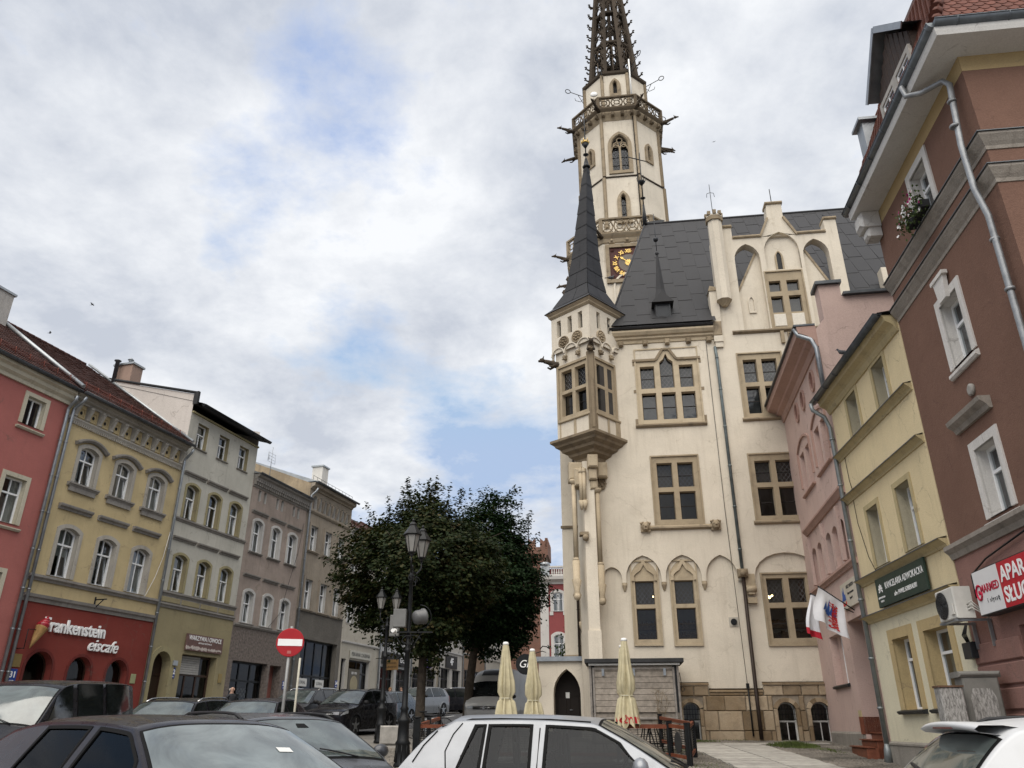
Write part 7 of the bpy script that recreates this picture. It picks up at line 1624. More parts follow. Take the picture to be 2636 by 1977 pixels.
class Car:
    def __init__(s,name,label,cat,pos,head,spec,paint,group='cars parked in the square',z=None):
        s.sp=spec; X,Y=pos; zz=g(Y) if z is None else z
        pit=math.atan((g(Y+head[1])-g(Y-head[1]))/2)*1.0
        s.root=thing(name,label,cat,(X,Y,zz),math.atan2(head[1],head[0]),group); s.root.rotation_euler=(0,-pit*1.0,math.atan2(head[1],head[0]))
        s.L,s.W,s.H,s.belt=spec['L'],spec['W'],spec['H'],spec['belt']; s.wr=spec.get('wr',s.W/2-.24); s.P=spec['P']; s.ed=spec.get('edge',.055)
        s.body(paint); 
    def h(s,x): return pch(s.P,x)
    def bz(s,x): return min(s.belt+s.sp.get('bs',0)*(-x),s.h(x)-s.ed-.012)
    def wmul(s,x):
        q=abs(x)/(s.L/2); return (1-.10*q**4)*(1-.16*max(0,(q-.93)/.07)**2)
    def ylow(s,z,x):
        f=z/s.belt; y=s.W/2*s.wmul(x)
        return y*(lerp(.93,1.0,min(1,f/.55)) if f<.55 else lerp(1.0,.972,(f-.55)/.45))
    def yup(s,z,x):
        yb=s.ylow(min(s.bz(x),s.belt),x); f=max(0,(z-s.belt)/(s.H-s.ed-s.belt)); return yb-(s.W/2*.972-s.wr)*f**1.12
    def ztop(s,y,x):
        ye=s.yup(s.h(x)-s.ed,x); q=min(1,abs(y)/ye); return s.h(x)-s.ed+s.ed*(1-q**3.2)
    def inwin(s,d,x,z):
        z0,z1=s.bz(x)+d.get('za',.03),s.h(x)-d.get('zb',.085)
        if not z0<z<z1: return False
        f=(z-z0)/(z1-z0); return d['b']+d.get('sb',0)*f<x<d['a']+d.get('sa',0)*f
    def seal_ring(s,d,sg,e=.004,g=.012,n=14):
        def loop(gr):
            P=[]
            def pt(u,f):
                x=lerp(d['a']+gr+d.get('sa',0)*f,d['b']-gr+d.get('sb',0)*f,u); z0=s.bz(x)+d.get('za',.03)-gr; z1=max(z0+.004,s.h(x)-d.get('zb',.085)+gr*.7); z=lerp(z0,z1,f); return (x,sg*(s.yup(z,x)+e),z+e*.3)
            for k in range(n): P.append(pt(k/n,0))
            for k in range(n): P.append(pt(1,k/n))
            for k in range(n): P.append(pt(1-k/n,1))
            for k in range(n): P.append(pt(0,1-k/n))
            return P
        mb=MB(); A=loop(g); B=loop(-.020); m=len(A); a=mb.vs(A); b=mb.vs(B); c=mb.vs([(x,y-sg*.03,z) for x,y,z in B])
        for k in range(m): q=(k+1)%m; mb.face((a+k,a+q,b+q,b+k)); mb.face((b+k,b+q,c+q,c+k))
        return mb
    def interior(s):
        it=plain('car_interior',(.045,.045,.048),.9,var=.3)
        for sg in (-1,1):
            for x0,w in ((.05,.24),(-.85,.28)):
                b=MB(); y=sg*.36; P=[(x0+.12,.55),(x0+.0,.85),(x0-.10,1.08),(x0-.18,1.12),(x0-.26,1.06),(x0-.14,.8),(x0-.06,.5)]; b.prism([(p,z) for p,z in P],y-w,y+w); b.cbox(x0-.25,x0-.15,y-.12,y+.12,1.14,1.32,.03); b.tube([(x0-.2,y-.05,1.06),(x0-.2,y-.05,1.2)],.01,5); b.tube([(x0-.2,y+.05,1.06),(x0-.2,y+.05,1.2)],.01,5); b.build('seat',it,s.root)
        b=MB(); b.tube([(.62+.05*math.sin(R(24*k)),.36+.18*math.cos(R(24*k)),.98+.16*math.sin(R(24*k))) for k in range(16)],.014,6); b.build('steering_wheel',it,s.root)
        b=MB(); b.cbox(.72,1.05,-.68,.68,.7,1.0,.04); b.build('dashboard',it,s.root); b=MB(); b.box(-1.5,1.0,-.7,.7,.50,.56); b.build('cabin_floor',it,s.root)
    def body(s,paint):
        L=s.L; n=int(L/(.028 if s.sp.get('open') else .055)); xs=sorted({L/2-L*i/n for i in range(n+1)}|{L/2-.02,-L/2+.02}|{p[0] for p in s.P},reverse=True)
        rows=[]; mb=MB(); s.r=s.sp.get('wr_',.315); wx=(s.sp['fa'],s.sp['ra'])
        zl=[.20,.27,.34,.41,.48,.55,.62,.69,.76,.83]; zl=[z for z in zl if z<s.belt-.03]
        for x in xs:
            b=s.bz(x); pts=[]
            for z in zl: zz_=min(z,b-.002*(len(zl)-zl.index(z))); pts.append((s.ylow(zz_,x),zz_))
            pts.append((s.ylow(min(b,s.belt),x),b)); ht=s.h(x)-s.ed
            nu=16 if s.sp.get('open') else 5
            for k in range(1,nu+1): z=lerp(b,ht,k/nu); pts.append((s.yup(z,x),z))
            ye=s.yup(ht,x)
            for q in (.97,.9,.78,.55,.28,0): pts.append((ye*q,s.ztop(ye*q,x)))
            full=pts+[(-y,z) for y,z in pts[:-1][::-1]]
            rows.append([(x,y,z) for y,z in full])
        m=len(rows[0]); I=[mb.vs(r_) for r_ in rows]
        for i in range(len(rows)-1):
            for j in range(m-1):
                c=[rows[i][j],rows[i+1][j],rows[i+1][j+1],rows[i][j+1]]; cx=sum(p[0] for p in c)/4; cz=sum(p[2] for p in c)/4
                if j<len(zl)+1 or j>m-3-len(zl):
                    if any((cx-w)**2+(cz-s.r)**2<(s.r+.045)**2 for w in wx): continue
                if s.sp.get('open') and cz>s.belt-.1 and any(s.inwin(d,cx,cz) for d in s.sp['open']): continue
                mb.face((I[i]+j,I[i]+j+1,I[i+1]+j+1,I[i+1]+j),0,True)
        mb.face(range(I[0]+m-1,I[0]-1,-1)); mb.face(range(I[-1],I[-1]+m))
        s.b=mb.build('body',paint,s.root)
        # dark underside and arches
        u=MB(); u.box(-L/2+.25,L/2-.25,-s.W/2+.2,s.W/2-.2,.2,.72); u.build('underbody',ctrim,s.root)
        for w in wx:
            for sg in (-1,1):
                lp=MB(); P=[]
                for k in range(13):
                    a=R(-8+196*k/12); x,z=w+(s.r+.05)*math.cos(a),s.r+(s.r+.05)*math.sin(a); P.append((x,sg*(s.ylow(z,x)-.012),z))
                lp.tube(P,.03,6); lp.build('arch_lip',ctrim if s.sp.get('clad') else paint,s.root)
                wm=MB(); wm.lathe([(s.r-.09,-.10),(s.r-.012,-.10),(s.r,-.06),(s.r,.06),(s.r-.012,.10),(s.r-.09,.10)],24); 
                wt=wm.build('tyre',tyre,mesh_only=True); wh=thing('wheel',None,None,(w,sg*(s.W/2-.13),s.r),0); wh.rotation_euler=(R(90*sg),0,0); wh.parent=s.root; link('tyre',wt,wh)
                rm=MB(); rm.lathe([(.05,-.105),(.07,-.11),(s.r-.11,-.07),(s.r-.10,-.09),(s.r-.085,-.10),(s.r-.085,.0)],20); 
                for k in range(5): a=k*1.2566; rm.box(-.028,.028,.05,s.r-.10,-.115,-.075); v=rm.v[-8:]; rm.v[-8:]=[(x*math.cos(a)-y*math.sin(a),x*math.sin(a)+y*math.cos(a),z) for x,y,z in v]
                rm.build('rim',rim,wh)
    def side_patch(s,xa,xb,sg,e,za=.03,zb=.085,slA=0,slB=0,n=10,grow=0):
        "grid on the flank glass band from xa (front) to xb (rear); slA/slB lean the edges"
        mb=MB(); I=[]
        for i in range(n+1):
            row=[]
            for j in range(6):
                f=j/5; x=lerp(xa+grow+slA*f,xb-grow+slB*f,i/n); z0=s.bz(x)+za-grow; z1=s.h(x)-zb+grow*.7
                if z1<z0+.004: z1=z0+.004
                z=lerp(z0,z1,f); row.append((x,sg*(s.yup(z,x)+e),z+e*.3))
            I.append(mb.vs(row))
        for i in range(n):
            for j in range(5): mb.face((I[i]+j,I[i+1]+j,I[i+1]+j+1,I[i]+j+1),0,True)
        return mb
    def top_patch(s,xa,xb,wf,e,n=12,m=12,wf2=None,grow=0):
        "patch on the upper surface (windscreen, rear window)"
        mb=MB(); I=[]; wf2=wf2 or wf
        for i in range(n+1):
            x=lerp(xa,xb,i/n); ye=s.yup(s.h(x)-s.ed,x); f=lerp(wf,wf2,i/n); row=[]; d=(s.h(x+.01)-s.h(x-.01))/.02; nx,nz=-d/math.hypot(1,d),1/math.hypot(1,d)
            for j in range(m+1):
                y=ye*f*(2*j/m-1)+0; q=1-.0; row.append((x+nx*e+.035*(1-(2*j/m-1)**2)*(1 if xa>0 else -1)*0,y,s.ztop(y,x)+nz*e))
            I.append(mb.vs(row))
        for i in range(n):
            for j in range(m): mb.face((I[i]+j,I[i]+j+1,I[i+1]+j+1,I[i+1]+j),0,True)
        return mb
    def glaze(s,wind,rear,sides,gs=None,gw=None,gr=None):
        gs,gw,gr=gs or G_SIL,gw or G_WIND,gr or G_DARK
        if wind:
            xa,xb=wind; k=s.top_patch(xa+.03,xb-.025,.965,.003).build('windscreen_seal',seal,s.root); s.top_patch(xa,xb,.935,.007).build('windscreen',gw,s.root)
            wp=MB()
            for y0,y1 in ((-.05,-.52),(.45,-.02)):
                P=[]
                for t_ in range(6): x=lerp(xa+.03,xa-.11,t_/5); y=lerp(y0,y1,t_/5); P.append((x+.01,y,s.ztop(y,x)+.02))
                wp.tube(P,.009,5)
            wp.build('wipers',ctrim,s.root)
        if rear: xa,xb=rear; s.top_patch(xa+.025,xb-.025,.93,.003).build('rear_window_seal',seal,s.root); s.top_patch(xa,xb,.88,.007).build('rear_window',gr,s.root)
        for sg in (-1,1):
            xa=max(d['a'] for d in sides); xb=min(d['b'] for d in sides)
            if s.sp.get('open'):
                for d in sides:
                    s.seal_ring(d,sg).build('window_seal',seal,s.root); s.side_patch(d['a'],d['b'],sg,-.006,slA=d.get('sa',0),slB=d.get('sb',0),za=d.get('za',.03),zb=d.get('zb',.085)).build('side_window',G_CLR,s.root)
                continue
            for d in sides:
                s.side_patch(d['a'],d['b'],sg,.003,slA=d.get('sa',0),slB=d.get('sb',0),grow=.020,za=d.get('za',.03),zb=d.get('zb',.085)).build('window_seal',seal,s.root)
                s.side_patch(d['a'],d['b'],sg,.007,slA=d.get('sa',0),slB=d.get('sb',0),za=d.get('za',.03),zb=d.get('zb',.085)).build('side_window',gs,s.root)
    def done(s): pass
    def trim(s,seams=(),rails=None,handles=(),mirror=None,front=True,rear=True,antenna=None,mirmat=None,lampz=.66,grille=True,paint=None):
        L=s.L; q=MB()
        for sg in (-1,1):
            for x in seams:
                P=[(x+.0,sg*(s.ylow(z,x)-.004),z) for z in (.25,.4,.55,.7,min(.85,s.belt))]
                q.tube(P,.008,4)
        if seams: q.build('door_seams',seal,s.root)['kind']='stuff'
        for x in handles:
            for sg in (-1,1): b=MB(); z=s.belt-.10; b.tube([(x+.09,sg*(s.ylow(z,x)+.0),z),(x+.07,sg*(s.ylow(z,x)+.03),z),(x-.07,sg*(s.ylow(z,x)+.03),z),(x-.09,sg*(s.ylow(z,x)),z)],.014,6); b.build('door_handle',paint or ctrim,s.root)
        if rails:
            for sg in (-1,1):
                b=MB(); xa,xb,m_=rails; P=[]
                for k in range(9): x=lerp(xa,xb,k/8); ye=s.yup(s.h(x)-s.ed,x)*.95; lift=.045*min(1,min(k,8-k)/1.0)+.0; P.append((x,sg*ye,s.ztop(ye,x)+lift))
                b.tube(P,.020,6); b.build('roof_rail',m_,s.root)
        if mirror is not None:
            for sg in (-1,1):
                b=MB(); x=mirror; y=s.yup(s.bz(x)+.05,x); b.ball((x+.0,sg*(y+.14),s.bz(x)+.07),.10,12,sx=.75,sy=1.15,sz=.85); b.tube([(x,sg*(y-.02),s.bz(x)+.02),(x,sg*(y+.08),s.bz(x)+.04)],.03,6); m_=b.build('wing_mirror',mirmat or ctrim,s.root)
        if front:
            for sg in (-1,1):
                b=MB(); I=[]
                for i in range(6):
                    x=L/2-.02-.34*i/5; row=[]
                    for j in range(4): z=lampz-.06+.13*j/3+.05*i/5; z=min(z,s.bz(x)-.0); row.append((x+.012,sg*(s.ylow(z,x)+.012),z))
                    I.append(b.vs(row))
                for i in range(5):
                    for j in range(3): b.face((I[i]+j,I[i+1]+j,I[i+1]+j+1,I[i]+j+1),0,True)
                xf=L/2+.006; w=s.W/2*s.wmul(L/2); i=b.vs([(xf,sg*w,lampz-.06),(xf,sg*w,lampz+.05),(xf,sg*w*.58,lampz+.04),(xf,sg*w*.58,lampz-.05)]); b.face((i,i+1,i+2,i+3)); b.build('headlight',lampg,s.root)
            b=MB(); w=s.W/2*.5; 
            if grille: b.box(L/2-.02,L/2+.008,-w,w,lampz-.09,lampz+.03); b.box(L/2-.02,L/2+.010,-w*1.2,w*1.2,.26,.40); b.build('grille',ctrim,s.root); b=MB(); b.tube([(L/2+.012,-w,lampz-.03),(L/2+.012,w,lampz-.03)],.012,5); b.build('grille_bar',chrome,s.root)
            b=MB(); b.box(L/2,L/2+.022,-.26,.26,.43,.54); b.build('number_plate',plate,s.root)
        if rear:
            for sg in (-1,1):
                b=MB(); I=[]
                for i in range(5):
                    x=-L/2+.015+.20*i/4; row=[]
                    for j in range(5): z=min(s.belt-.30+.36*j/4,s.h(x)-s.ed-.02); row.append((x-.008,sg*(s.yup(z,x) if z>s.bz(x) else s.ylow(z,x))+sg*.010,z))
                    I.append(b.vs(row))
                for i in range(4):
                    for j in range(4): b.face((I[i]+j,I[i+1]+j,I[i+1]+j+1,I[i]+j+1),0,True)
                b.build('tail_light',taill,s.root)
            b=MB(); b.box(-L/2-.02,-L/2,-.26,.26,.55,.66); b.build('number_plate',plate,s.root)
        if antenna is not None: b=MB(); x=antenna; b.tube([(x,0,s.h(x)-.01),(x-.16,0,s.h(x)+.20)],.006,5); b.build('aerial',ctrim,s.root)
def hatch(L=4.15,W=1.74,H=1.46,belt=.95,cowl=1.22,head=.40,rt=-1.5,rb=-1.95,**k):
    d=dict(L=L,W=W,H=H,belt=belt,fa=L/2-.85,ra=-L/2+.75,wr_=.31)
    d['P']=[(L/2,.60),(L/2-.05,.70),(L/2-.25,.78),(cowl+.15,.93),(cowl,.985),(cowl-.1,1.05),(head+.12,H-.10),(head-.05,H-.03),(-.35,H),(-.95,H-.01),(rt+.12,H-.06),(rt,H-.115),(rb,.98),(rb-.05,.92),(-L/2+.02,.78),(-L/2,.55)]
    d.update(k); return d
def saloon(**k): return hatch(**k)
def suv(L=4.45,W=1.86,H=1.66,**k):
    d=hatch(L=L,W=W,H=H,belt=1.08,cowl=1.15,head=.25,rt=-1.75,rb=-2.08); d['P']=[(L/2,.70),(L/2-.05,.86),(L/2-.25,.95),(1.3,1.05),(1.15,1.10),(1.05,1.17),(.37,H-.10),(.2,H-.03),(-.4,H),(-1.1,H-.02),(-1.62,H-.08),(-1.76,H-.13),(-2.08,1.12),(-2.14,1.02),(-L/2+.02,.85),(-L/2,.6)]; d['wr_']=.355; d['fa'],d['ra']=1.33,-1.32; d.update(k); return d
SD=lambda *a: [dict(a=p[0],b=p[1],sa=p[2] if len(p)>2 else 0,sb=p[3] if len(p)>3 else 0) for p in a]
def nrm(x,y): d=math.hypot(x,y); return (x/d,y/d)

p_blk=car_paint('paint_black',(.009,.009,.012),.22,.1); p_dk=car_paint('paint_dark_plum',(.014,.012,.015),.24,.2); p_gr=car_paint('paint_slate_grey',(.07,.073,.08),.26,.5); p_sil=car_paint('paint_silver',(.27,.28,.295),.36,.5,.10); p_wh=car_paint('paint_white',(.50,.51,.52),.3,.0,.02); p_bl=car_paint('paint_grey_blue',(.10,.125,.15),.25,.5); p_van=car_paint('paint_van_grey',(.36,.36,.35),.45,.1)
# silver hatchback across the foreground
sp=hatch(H=1.49,cowl=1.27,head=.46,rt=-1.18,rb=-1.55,L=3.75,fa=1.15,ra=-1.15,bs=-.02,edge=.065); sp['open']=[dict(a=.98,b=-.04,sa=-.30,sb=.015,zb=.105),dict(a=-.17,b=-.62,sb=.02,zb=.105),dict(a=-.66,b=-.90,sa=.02,sb=.16,zb=.105)]
c=Car('silver_hatchback','silver five-door hatchback parked side-on in the foreground before the umbrellas','car',(.50,8.85),nrm(1,-.22),sp,p_sil)
c.glaze((1.24,.50),(-1.21,-1.50),sp['open']); c.interior()
c.trim(seams=(1.0,-.1,-.95),handles=(.12,-.82),mirror=.88,mirmat=p_sil,paint=p_sil)
q=MB()
for sg in (-1,1): q=MB(); q.tube([(x,sg*c.yup(c.h(x)-.055,x)*.94,c.ztop(c.yup(c.h(x)-.055,x)*.94,x)+.002) for x in (.40,.0,-.5,-.8,-1.1)],.010,5); q.build('roof_seam',seal,c.root)
q=MB()
for sg in (-1,1): q.tube([(-.99,sg*(c.yup(.99,-.99)+.004),.99),(-1.02,sg*(c.yup(1.15,-1.02)+.004),1.15),(-.96,sg*(c.yup(1.30,-.96)+.004),1.30),(-.88,sg*(c.yup(1.40,-.88)+.004),1.40)],.006,4); q.tube([(-1.34,sg*(c.yup(1.05,-1.34)+.006),1.05),(-1.25,sg*(c.yup(1.20,-1.25)+.006),1.20),(-1.13,sg*(c.yup(1.33,-1.13)+.006),1.33)],.006,4); q.tube([(-.10,sg*(c.yup(z,-.10)+.004),z) if 0 else (-.10,sg*(c.yup(.97,-.10)+.003),.97),(-.09,sg*(c.yup(1.36,-.09)+.004),1.36)],.006,4)
q.build('panel_gaps',seal,c.root)
# dark saloon nearest left
sp=hatch(L=4.5,W=1.78,H=1.52,belt=.98,cowl=1.28,head=.38,rt=-1.45,rb=-2.0,wr=.58); sp['open']=SD((1.0,-.08,-.34,.015),(-.19,-.92,.0,.10))
c=Car('dark_saloon','dark plum car nearest the camera at lower left with sky on its windscreen','car',(-2.40,6.2),nrm(.80,-.60),sp,p_dk,z=.06)
c.interior(); c.glaze((1.24,.44),(-1.5,-1.92),sp['open'],gw=car_glass('windscreen_sky_pale',(.11,.13,.13),2.0))  # paler glass colour stands in for the sky mirrored in this windscreen
c.trim(seams=(1.0,-.13,-1.05),handles=(.12,-.85),mirror=.92,mirmat=p_dk,paint=p_dk)
q=MB(); q.poly([(.78,.25,c.ztop(.25,.78)+.012),(.78,.37,c.ztop(.37,.78)+.012),(.73,.37,c.ztop(.37,.73)+.012),(.73,.25,c.ztop(.25,.73)+.012)]); q.build('toll_sticker',plate,c.root)
# slate grey estate behind it
sp=hatch(L=4.6,W=1.82,H=1.46,belt=.97,cowl=1.25,head=.36,rt=-1.9,rb=-2.2)
c=Car('grey_estate','slate grey estate with raised roof rails right behind the dark plum car','car',(-3.08,11.1),nrm(.68,-.73),sp,p_gr)
c.glaze((1.21,.42),(-1.95,-2.15),SD((.98,-.08,-.34,.015),(-.19,-1.0,.0,.02),(-1.08,-1.72,.02,.16)))
c.trim(seams=(1.0,-.13,-1.02),handles=(.12,-.85),mirror=.90,mirmat=p_gr,rails=(.25,-1.7,ctrim))
q=MB(); q.poly([(.62,-.08,c.ztop(.08,.62)+.012),(.62,.08,c.ztop(.08,.62)+.012),(.52,.06,c.ztop(.06,.52)+.012),(.52,-.06,c.ztop(.06,.52)+.012)]); q.build('mirror_mount',seal,c.root)
# black panel van far left
vp=dict(L=4.8,W=1.92,H=1.97,belt=1.18,wr=.80,edge=.07,fa=1.55,ra=-1.50,wr_=.33,P=[(2.4,.75),(2.33,.98),(2.15,1.08),(1.95,1.16),(1.85,1.22),(1.75,1.30),(1.05,1.84),(.85,1.92),(.3,1.97),(-1,1.97),(-2.0,1.95),(-2.22,1.92),(-2.34,1.80),(-2.39,1.2),(-2.4,.6)])
c=Car('black_van','black panel van at the left edge in front of the ice-cream shop','van',(-9.3,16.6),nrm(.03,-1),vp,p_blk,z=.38)
c.glaze((1.80,1.02),None,SD((1.62,.62,-.42,.0),(.42,-.62,.0,0),(-.78,-1.95,0,.0)),gs=G_DARK); c.trim(seams=(1.35,.50,-.70),handles=(.62,),mirror=1.45)
# second row: estate and dark cars by the houses
c=Car('dark_estate','dark estate with silver roof rails parked right of the black van','car',(-8.35,20.8),nrm(-.05,-1),hatch(L=4.6,W=1.82,H=1.52,belt=.97,rt=-1.9,rb=-2.2),p_blk)
c.glaze((1.18,.46),(-1.95,-2.15),SD((.98,-.08,-.34,.015),(-.19,-1.0,.0,.02),(-1.08,-1.72,.02,.16)),gs=G_DARK); c.trim(seams=(1.0,-.13),rails=(.25,-1.7,chrome),mirror=.9)
c=Car('black_saloon','glossy black saloon beneath the no-entry sign','car',(-6.75,22.2),nrm(-.05,-1),hatch(L=4.6,W=1.82,H=1.47,belt=.95,rt=-1.3,rb=-2.0),p_dk)
c.glaze((1.18,.46),(-1.35,-1.92),SD((.98,-.08,-.34,.015),(-.19,-.95,.0,.12)),gs=G_DARK); c.trim(seams=(1.0,-.13),mirror=.9)
c=Car('grey_suv','grey car with roof rails half hidden behind the black off-roader','car',(-8.6,34.6),nrm(-.3,-.95),suv(H=1.66),p_gr); c.glaze((1.10,.33),(-1.8,-2.05),SD((.95,-.10,-.30,.015),(-.22,-1.0,.0,.02),(-1.08,-1.62,.02,.16)),gs=G_DARK); c.trim(rails=(.1,-1.6,chrome),mirror=.85)
c=Car('black_suv','black compact off-roader with bright headlights left of the far lantern post','car',(-6.25,33.0),nrm(-.33,-.94),suv(H=1.64,clad=1),p_blk); c.glaze((1.10,.33),(-1.8,-2.05),SD((.95,-.10,-.30,.015),(-.22,-1.0,.0,.02),(-1.08,-1.62,.02,.16)),gs=G_DARK); c.trim(seams=(.98,-.16,-1.0),handles=(.1,-.9),mirror=.85,lampz=.80,rails=(.1,-1.5,ctrim))
GP='cars along the far street'
c=Car('blue_grey_hatchback','blue grey hatchback just right of the far lantern post','car',(-6.45,42.0),nrm(-.40,-.92),hatch(H=1.5),p_bl,GP); c.glaze((1.18,.46),(-1.55,-1.88),SD((.98,-.08,-.34,.015),(-.19,-.95,.0,.12))); c.trim(seams=(1.0,-.13),mirror=.9)
c=Car('silver_grey_suv','silver grey off-roader behind the left tree trunk','car',(-5.55,50),nrm(-.45,-.9),suv(H=1.66),car_paint('paint_mid_grey',(.24,.25,.26),.3,.5),GP); c.glaze((1.10,.33),(-1.8,-2.05),SD((.95,-.10,-.30,.015),(-.22,-1.0,.0,.02),(-1.08,-1.62,.02,.16))); c.trim(seams=(.98,-.16),mirror=.85,lampz=.8)
c=Car('dark_hatchback','dark estate car showing its red tail lamp between the two tree trunks','car',(-4.2,55),nrm(-.86,-.5),hatch(L=4.3,H=1.55,rt=-1.75,rb=-2.05),p_blk,GP); c.glaze((1.18,.46),(-1.8,-2.0),SD((.98,-.08,-.34,.015),(-.19,-1.0,.0,.02),(-1.08,-1.60,.02,.14)),gs=G_DARK); c.trim(seams=(1.0,-.13),mirror=.9,rails=(.2,-1.5,chrome))
c=Car('far_grey_car','dark grey car farthest up the street right of the estate','car',(-3.35,60),nrm(-.35,-.94),suv(H=1.62),p_gr,GP); c.glaze((1.10,.33),(-1.8,-2.05),SD((.95,-.10,-.30,.015),(-.22,-1.0,.0,.02))); c.trim(mirror=.85,lampz=.8)
# pale high-roof van under the trees
vp=dict(L=5.4,W=1.99,H=2.50,belt=1.25,wr=.84,edge=.10,fa=1.75,ra=-1.65,wr_=.34,P=[(2.7,.70),(2.66,1.0),(2.50,1.15),(2.25,1.26),(2.12,1.34),(1.45,1.95),(1.30,2.05),(1.10,2.22),(.75,2.40),(.4,2.48),(-1,2.50),(-2.45,2.47),(-2.62,2.38),(-2.68,1.3),(-2.7,.5)])
c=Car('high_roof_van','pale grey high-roof van standing under the trees behind the umbrellas','van',(-.55,38.3),nrm(-.24,-.97),vp,p_van)
c.glaze((2.10,1.46),None,SD((1.95,1.05,-.38,.0)),gw=G_DARK,gs=G_DARK); c.trim(seams=(1.0,.1,-1.0),mirror=1.75,lampz=.92)
for sg in (-1,1):
    for a,b in ((.85,.1),(-.05,-1.0),(-1.1,-2.3)):
        q=c.side_patch(a,b,sg,.006,za=.12,zb=.55); q.build('side_panel',p_van,c.root)
q=c.top_patch(1.12,.72,.62,.02); q.build('roof_vent',ctrim,c.root)
q=MB(); q.prism([(.0,.09),(.07,0),(.0,-.09),(-.07,0)],-.01,.01); q.v=[(2.72,x,z+.95) for x,y,z in q.v] if 0 else [(2.715-y,x,z+.88) for x,y,z in q.v]; q.build('grille_badge',chrome,c.root)
# white hatchback lower right, seen from behind
sp=hatch(L=4.2,W=1.78,H=1.49,belt=.98,cowl=1.25,head=.42,rt=-1.55,rb=-2.0,bs=.02); sp['open']=SD((.98,-.08,-.34,.015),(-.19,-.88,.0,.02),(-.94,-1.35,.02,.20))
c=Car('white_hatchback','white hatchback with rear spoiler and wiper at the lower right corner','car',(5.42,7.0),nrm(.994,-.11),sp,p_wh,z=.09)
c.interior(); c.glaze((1.21,.46),(-1.60,-1.96),sp['open'],gs=G_DARK,gr=G_WIND); c.trim(seams=(1.0,-.13,-1.0),handles=(.1,-.85),mirror=.9,mirmat=p_wh,paint=p_wh,rails=(.2,-1.3,ctrim))
q=MB(); I=[]
for x,dz in ((-1.40,.012),(-1.52,.03),(-1.70,.03),(-1.74,.0),(-1.70,-.025),(-1.55,-.04)): I.append(q.vs([(x-.05*(1-(j/6-1)**2),c.yup(c.H-.1,-1.5)*.88*(j/6-1),c.H-.075+dz-.03*abs(j/6-1)**2) for j in range(13)]))
for a,b in zip(I,I[1:]):
    for j in range(12): q.face((a+j,a+j+1,b+j+1,b+j),0,True)
q.build('rear_spoiler',p_wh,c.root); q=MB(); q.box(-1.765,-1.75,-.20,.20,c.H-.10,c.H-.07); q.build('brake_lamp',taill,c.root)
q=MB(); z=lambda x:c.ztop(0,x); q.tube([(-1.97,.0,z(-1.97)+.03),(-1.93,.25,z(-1.93)+.02),(-1.90,.48,z(-1.9)+.02)],.016,6); q.build('rear_wiper',ctrim,c.root)
# ================================================================== street furniture, terrace, trees, people
iron=M['black']; lgl=plain('lantern_glass',(.24,.235,.22),.35,var=.1,coat=.4)
def lantern(p,parent,s=1.0):
    x,y,z=p; b=MB(); n=6
    b.lathe([(.05*s,z-.10*s),(.06*s,z-.04*s),(.12*s,z),(.12*s,z+.03*s)],n,(x,y),0,False); b.lathe([(.27*s,z+.52*s),(.29*s,z+.55*s),(.26*s,z+.60*s),(.12*s,z+.80*s),(.10*s,z+.84*s),(.12*s,z+.86*s),(.07*s,z+.92*s),(.03*s,z+.95*s),(.045*s,z+1.0*s),(.01*s,z+1.05*s)],n,(x,y),0,False)
    for k in range(n): a=2*math.pi*k/n; b.tube([(x+.12*s*math.cos(a),y+.12*s*math.sin(a),z+.03*s),(x+.235*s*math.cos(a),y+.235*s*math.sin(a),z+.53*s)],.011*s,5)
    l=b.build('lantern',iron,parent); q=MB(); q.lathe([(.11*s,z+.03*s),(.225*s,z+.53*s)],n,(x,y),0,False); q.build('lantern_glass',lgl,l)
def lamp_post(name,label,x,y,h,arms,ls):
    r_=thing(name,label,'street lamp',(x,y,g(y)),0,'lantern posts on the square'); b=MB()
    zl=h-1.05*ls; b.lathe([(.20,0),(.21,.05),(.17,.12),(.17,.50),(.19,.53),(.145,.60),(.13,.95),(.16,1.0),(.16,1.06),(.10,1.12),(.085,1.25),(.11,1.30),(.075,1.36),(.062,2.6),(.085,2.63),(.085,2.68),(.058,2.72),(.048,zl-.6),(.075,zl-.57),(.075,zl-.52),(.042,zl-.47),(.035,zl-.32),(.05,zl-.29),(.02,zl-.25)],14)
    for k in range(8): a=k*math.pi/4; b.tube([(.18*math.cos(a),.18*math.sin(a),.12),(.15*math.cos(a),.15*math.sin(a),.55)],.018,5)
    b.build('post',iron,r_)
    for ax,ay in arms:
        q=MB(); q.tube([(0,0,zl-.40),(ax*.5,ay*.5,zl-.46),(ax,ay,zl-.28),(ax,ay,zl-.07)],.022,6); q.tube([(0,0,zl-.8),(ax*.45,ay*.45,zl-.76),(ax*.55,ay*.55,zl-.5)],.014,5); q.tube([(ax*.5+.1*math.cos(R(40*k))*(1-k/14)*(1 if ax>0 else -1),ay*.5,zl-.62+.1*math.sin(R(40*k))*(1-k/14)) for k in range(11)],.012,5); q.build('arm',iron,r_); lantern((ax,ay,zl),r_,ls)
    return r_
L1=at(1034,1968,20.5)
r_=lamp_post('street_lamp','near black lantern post with two lanterns and a bracket of floodlights before the trees',L1.x,20.5,5.95,((.02,-.36),(.20,.38)),.86)
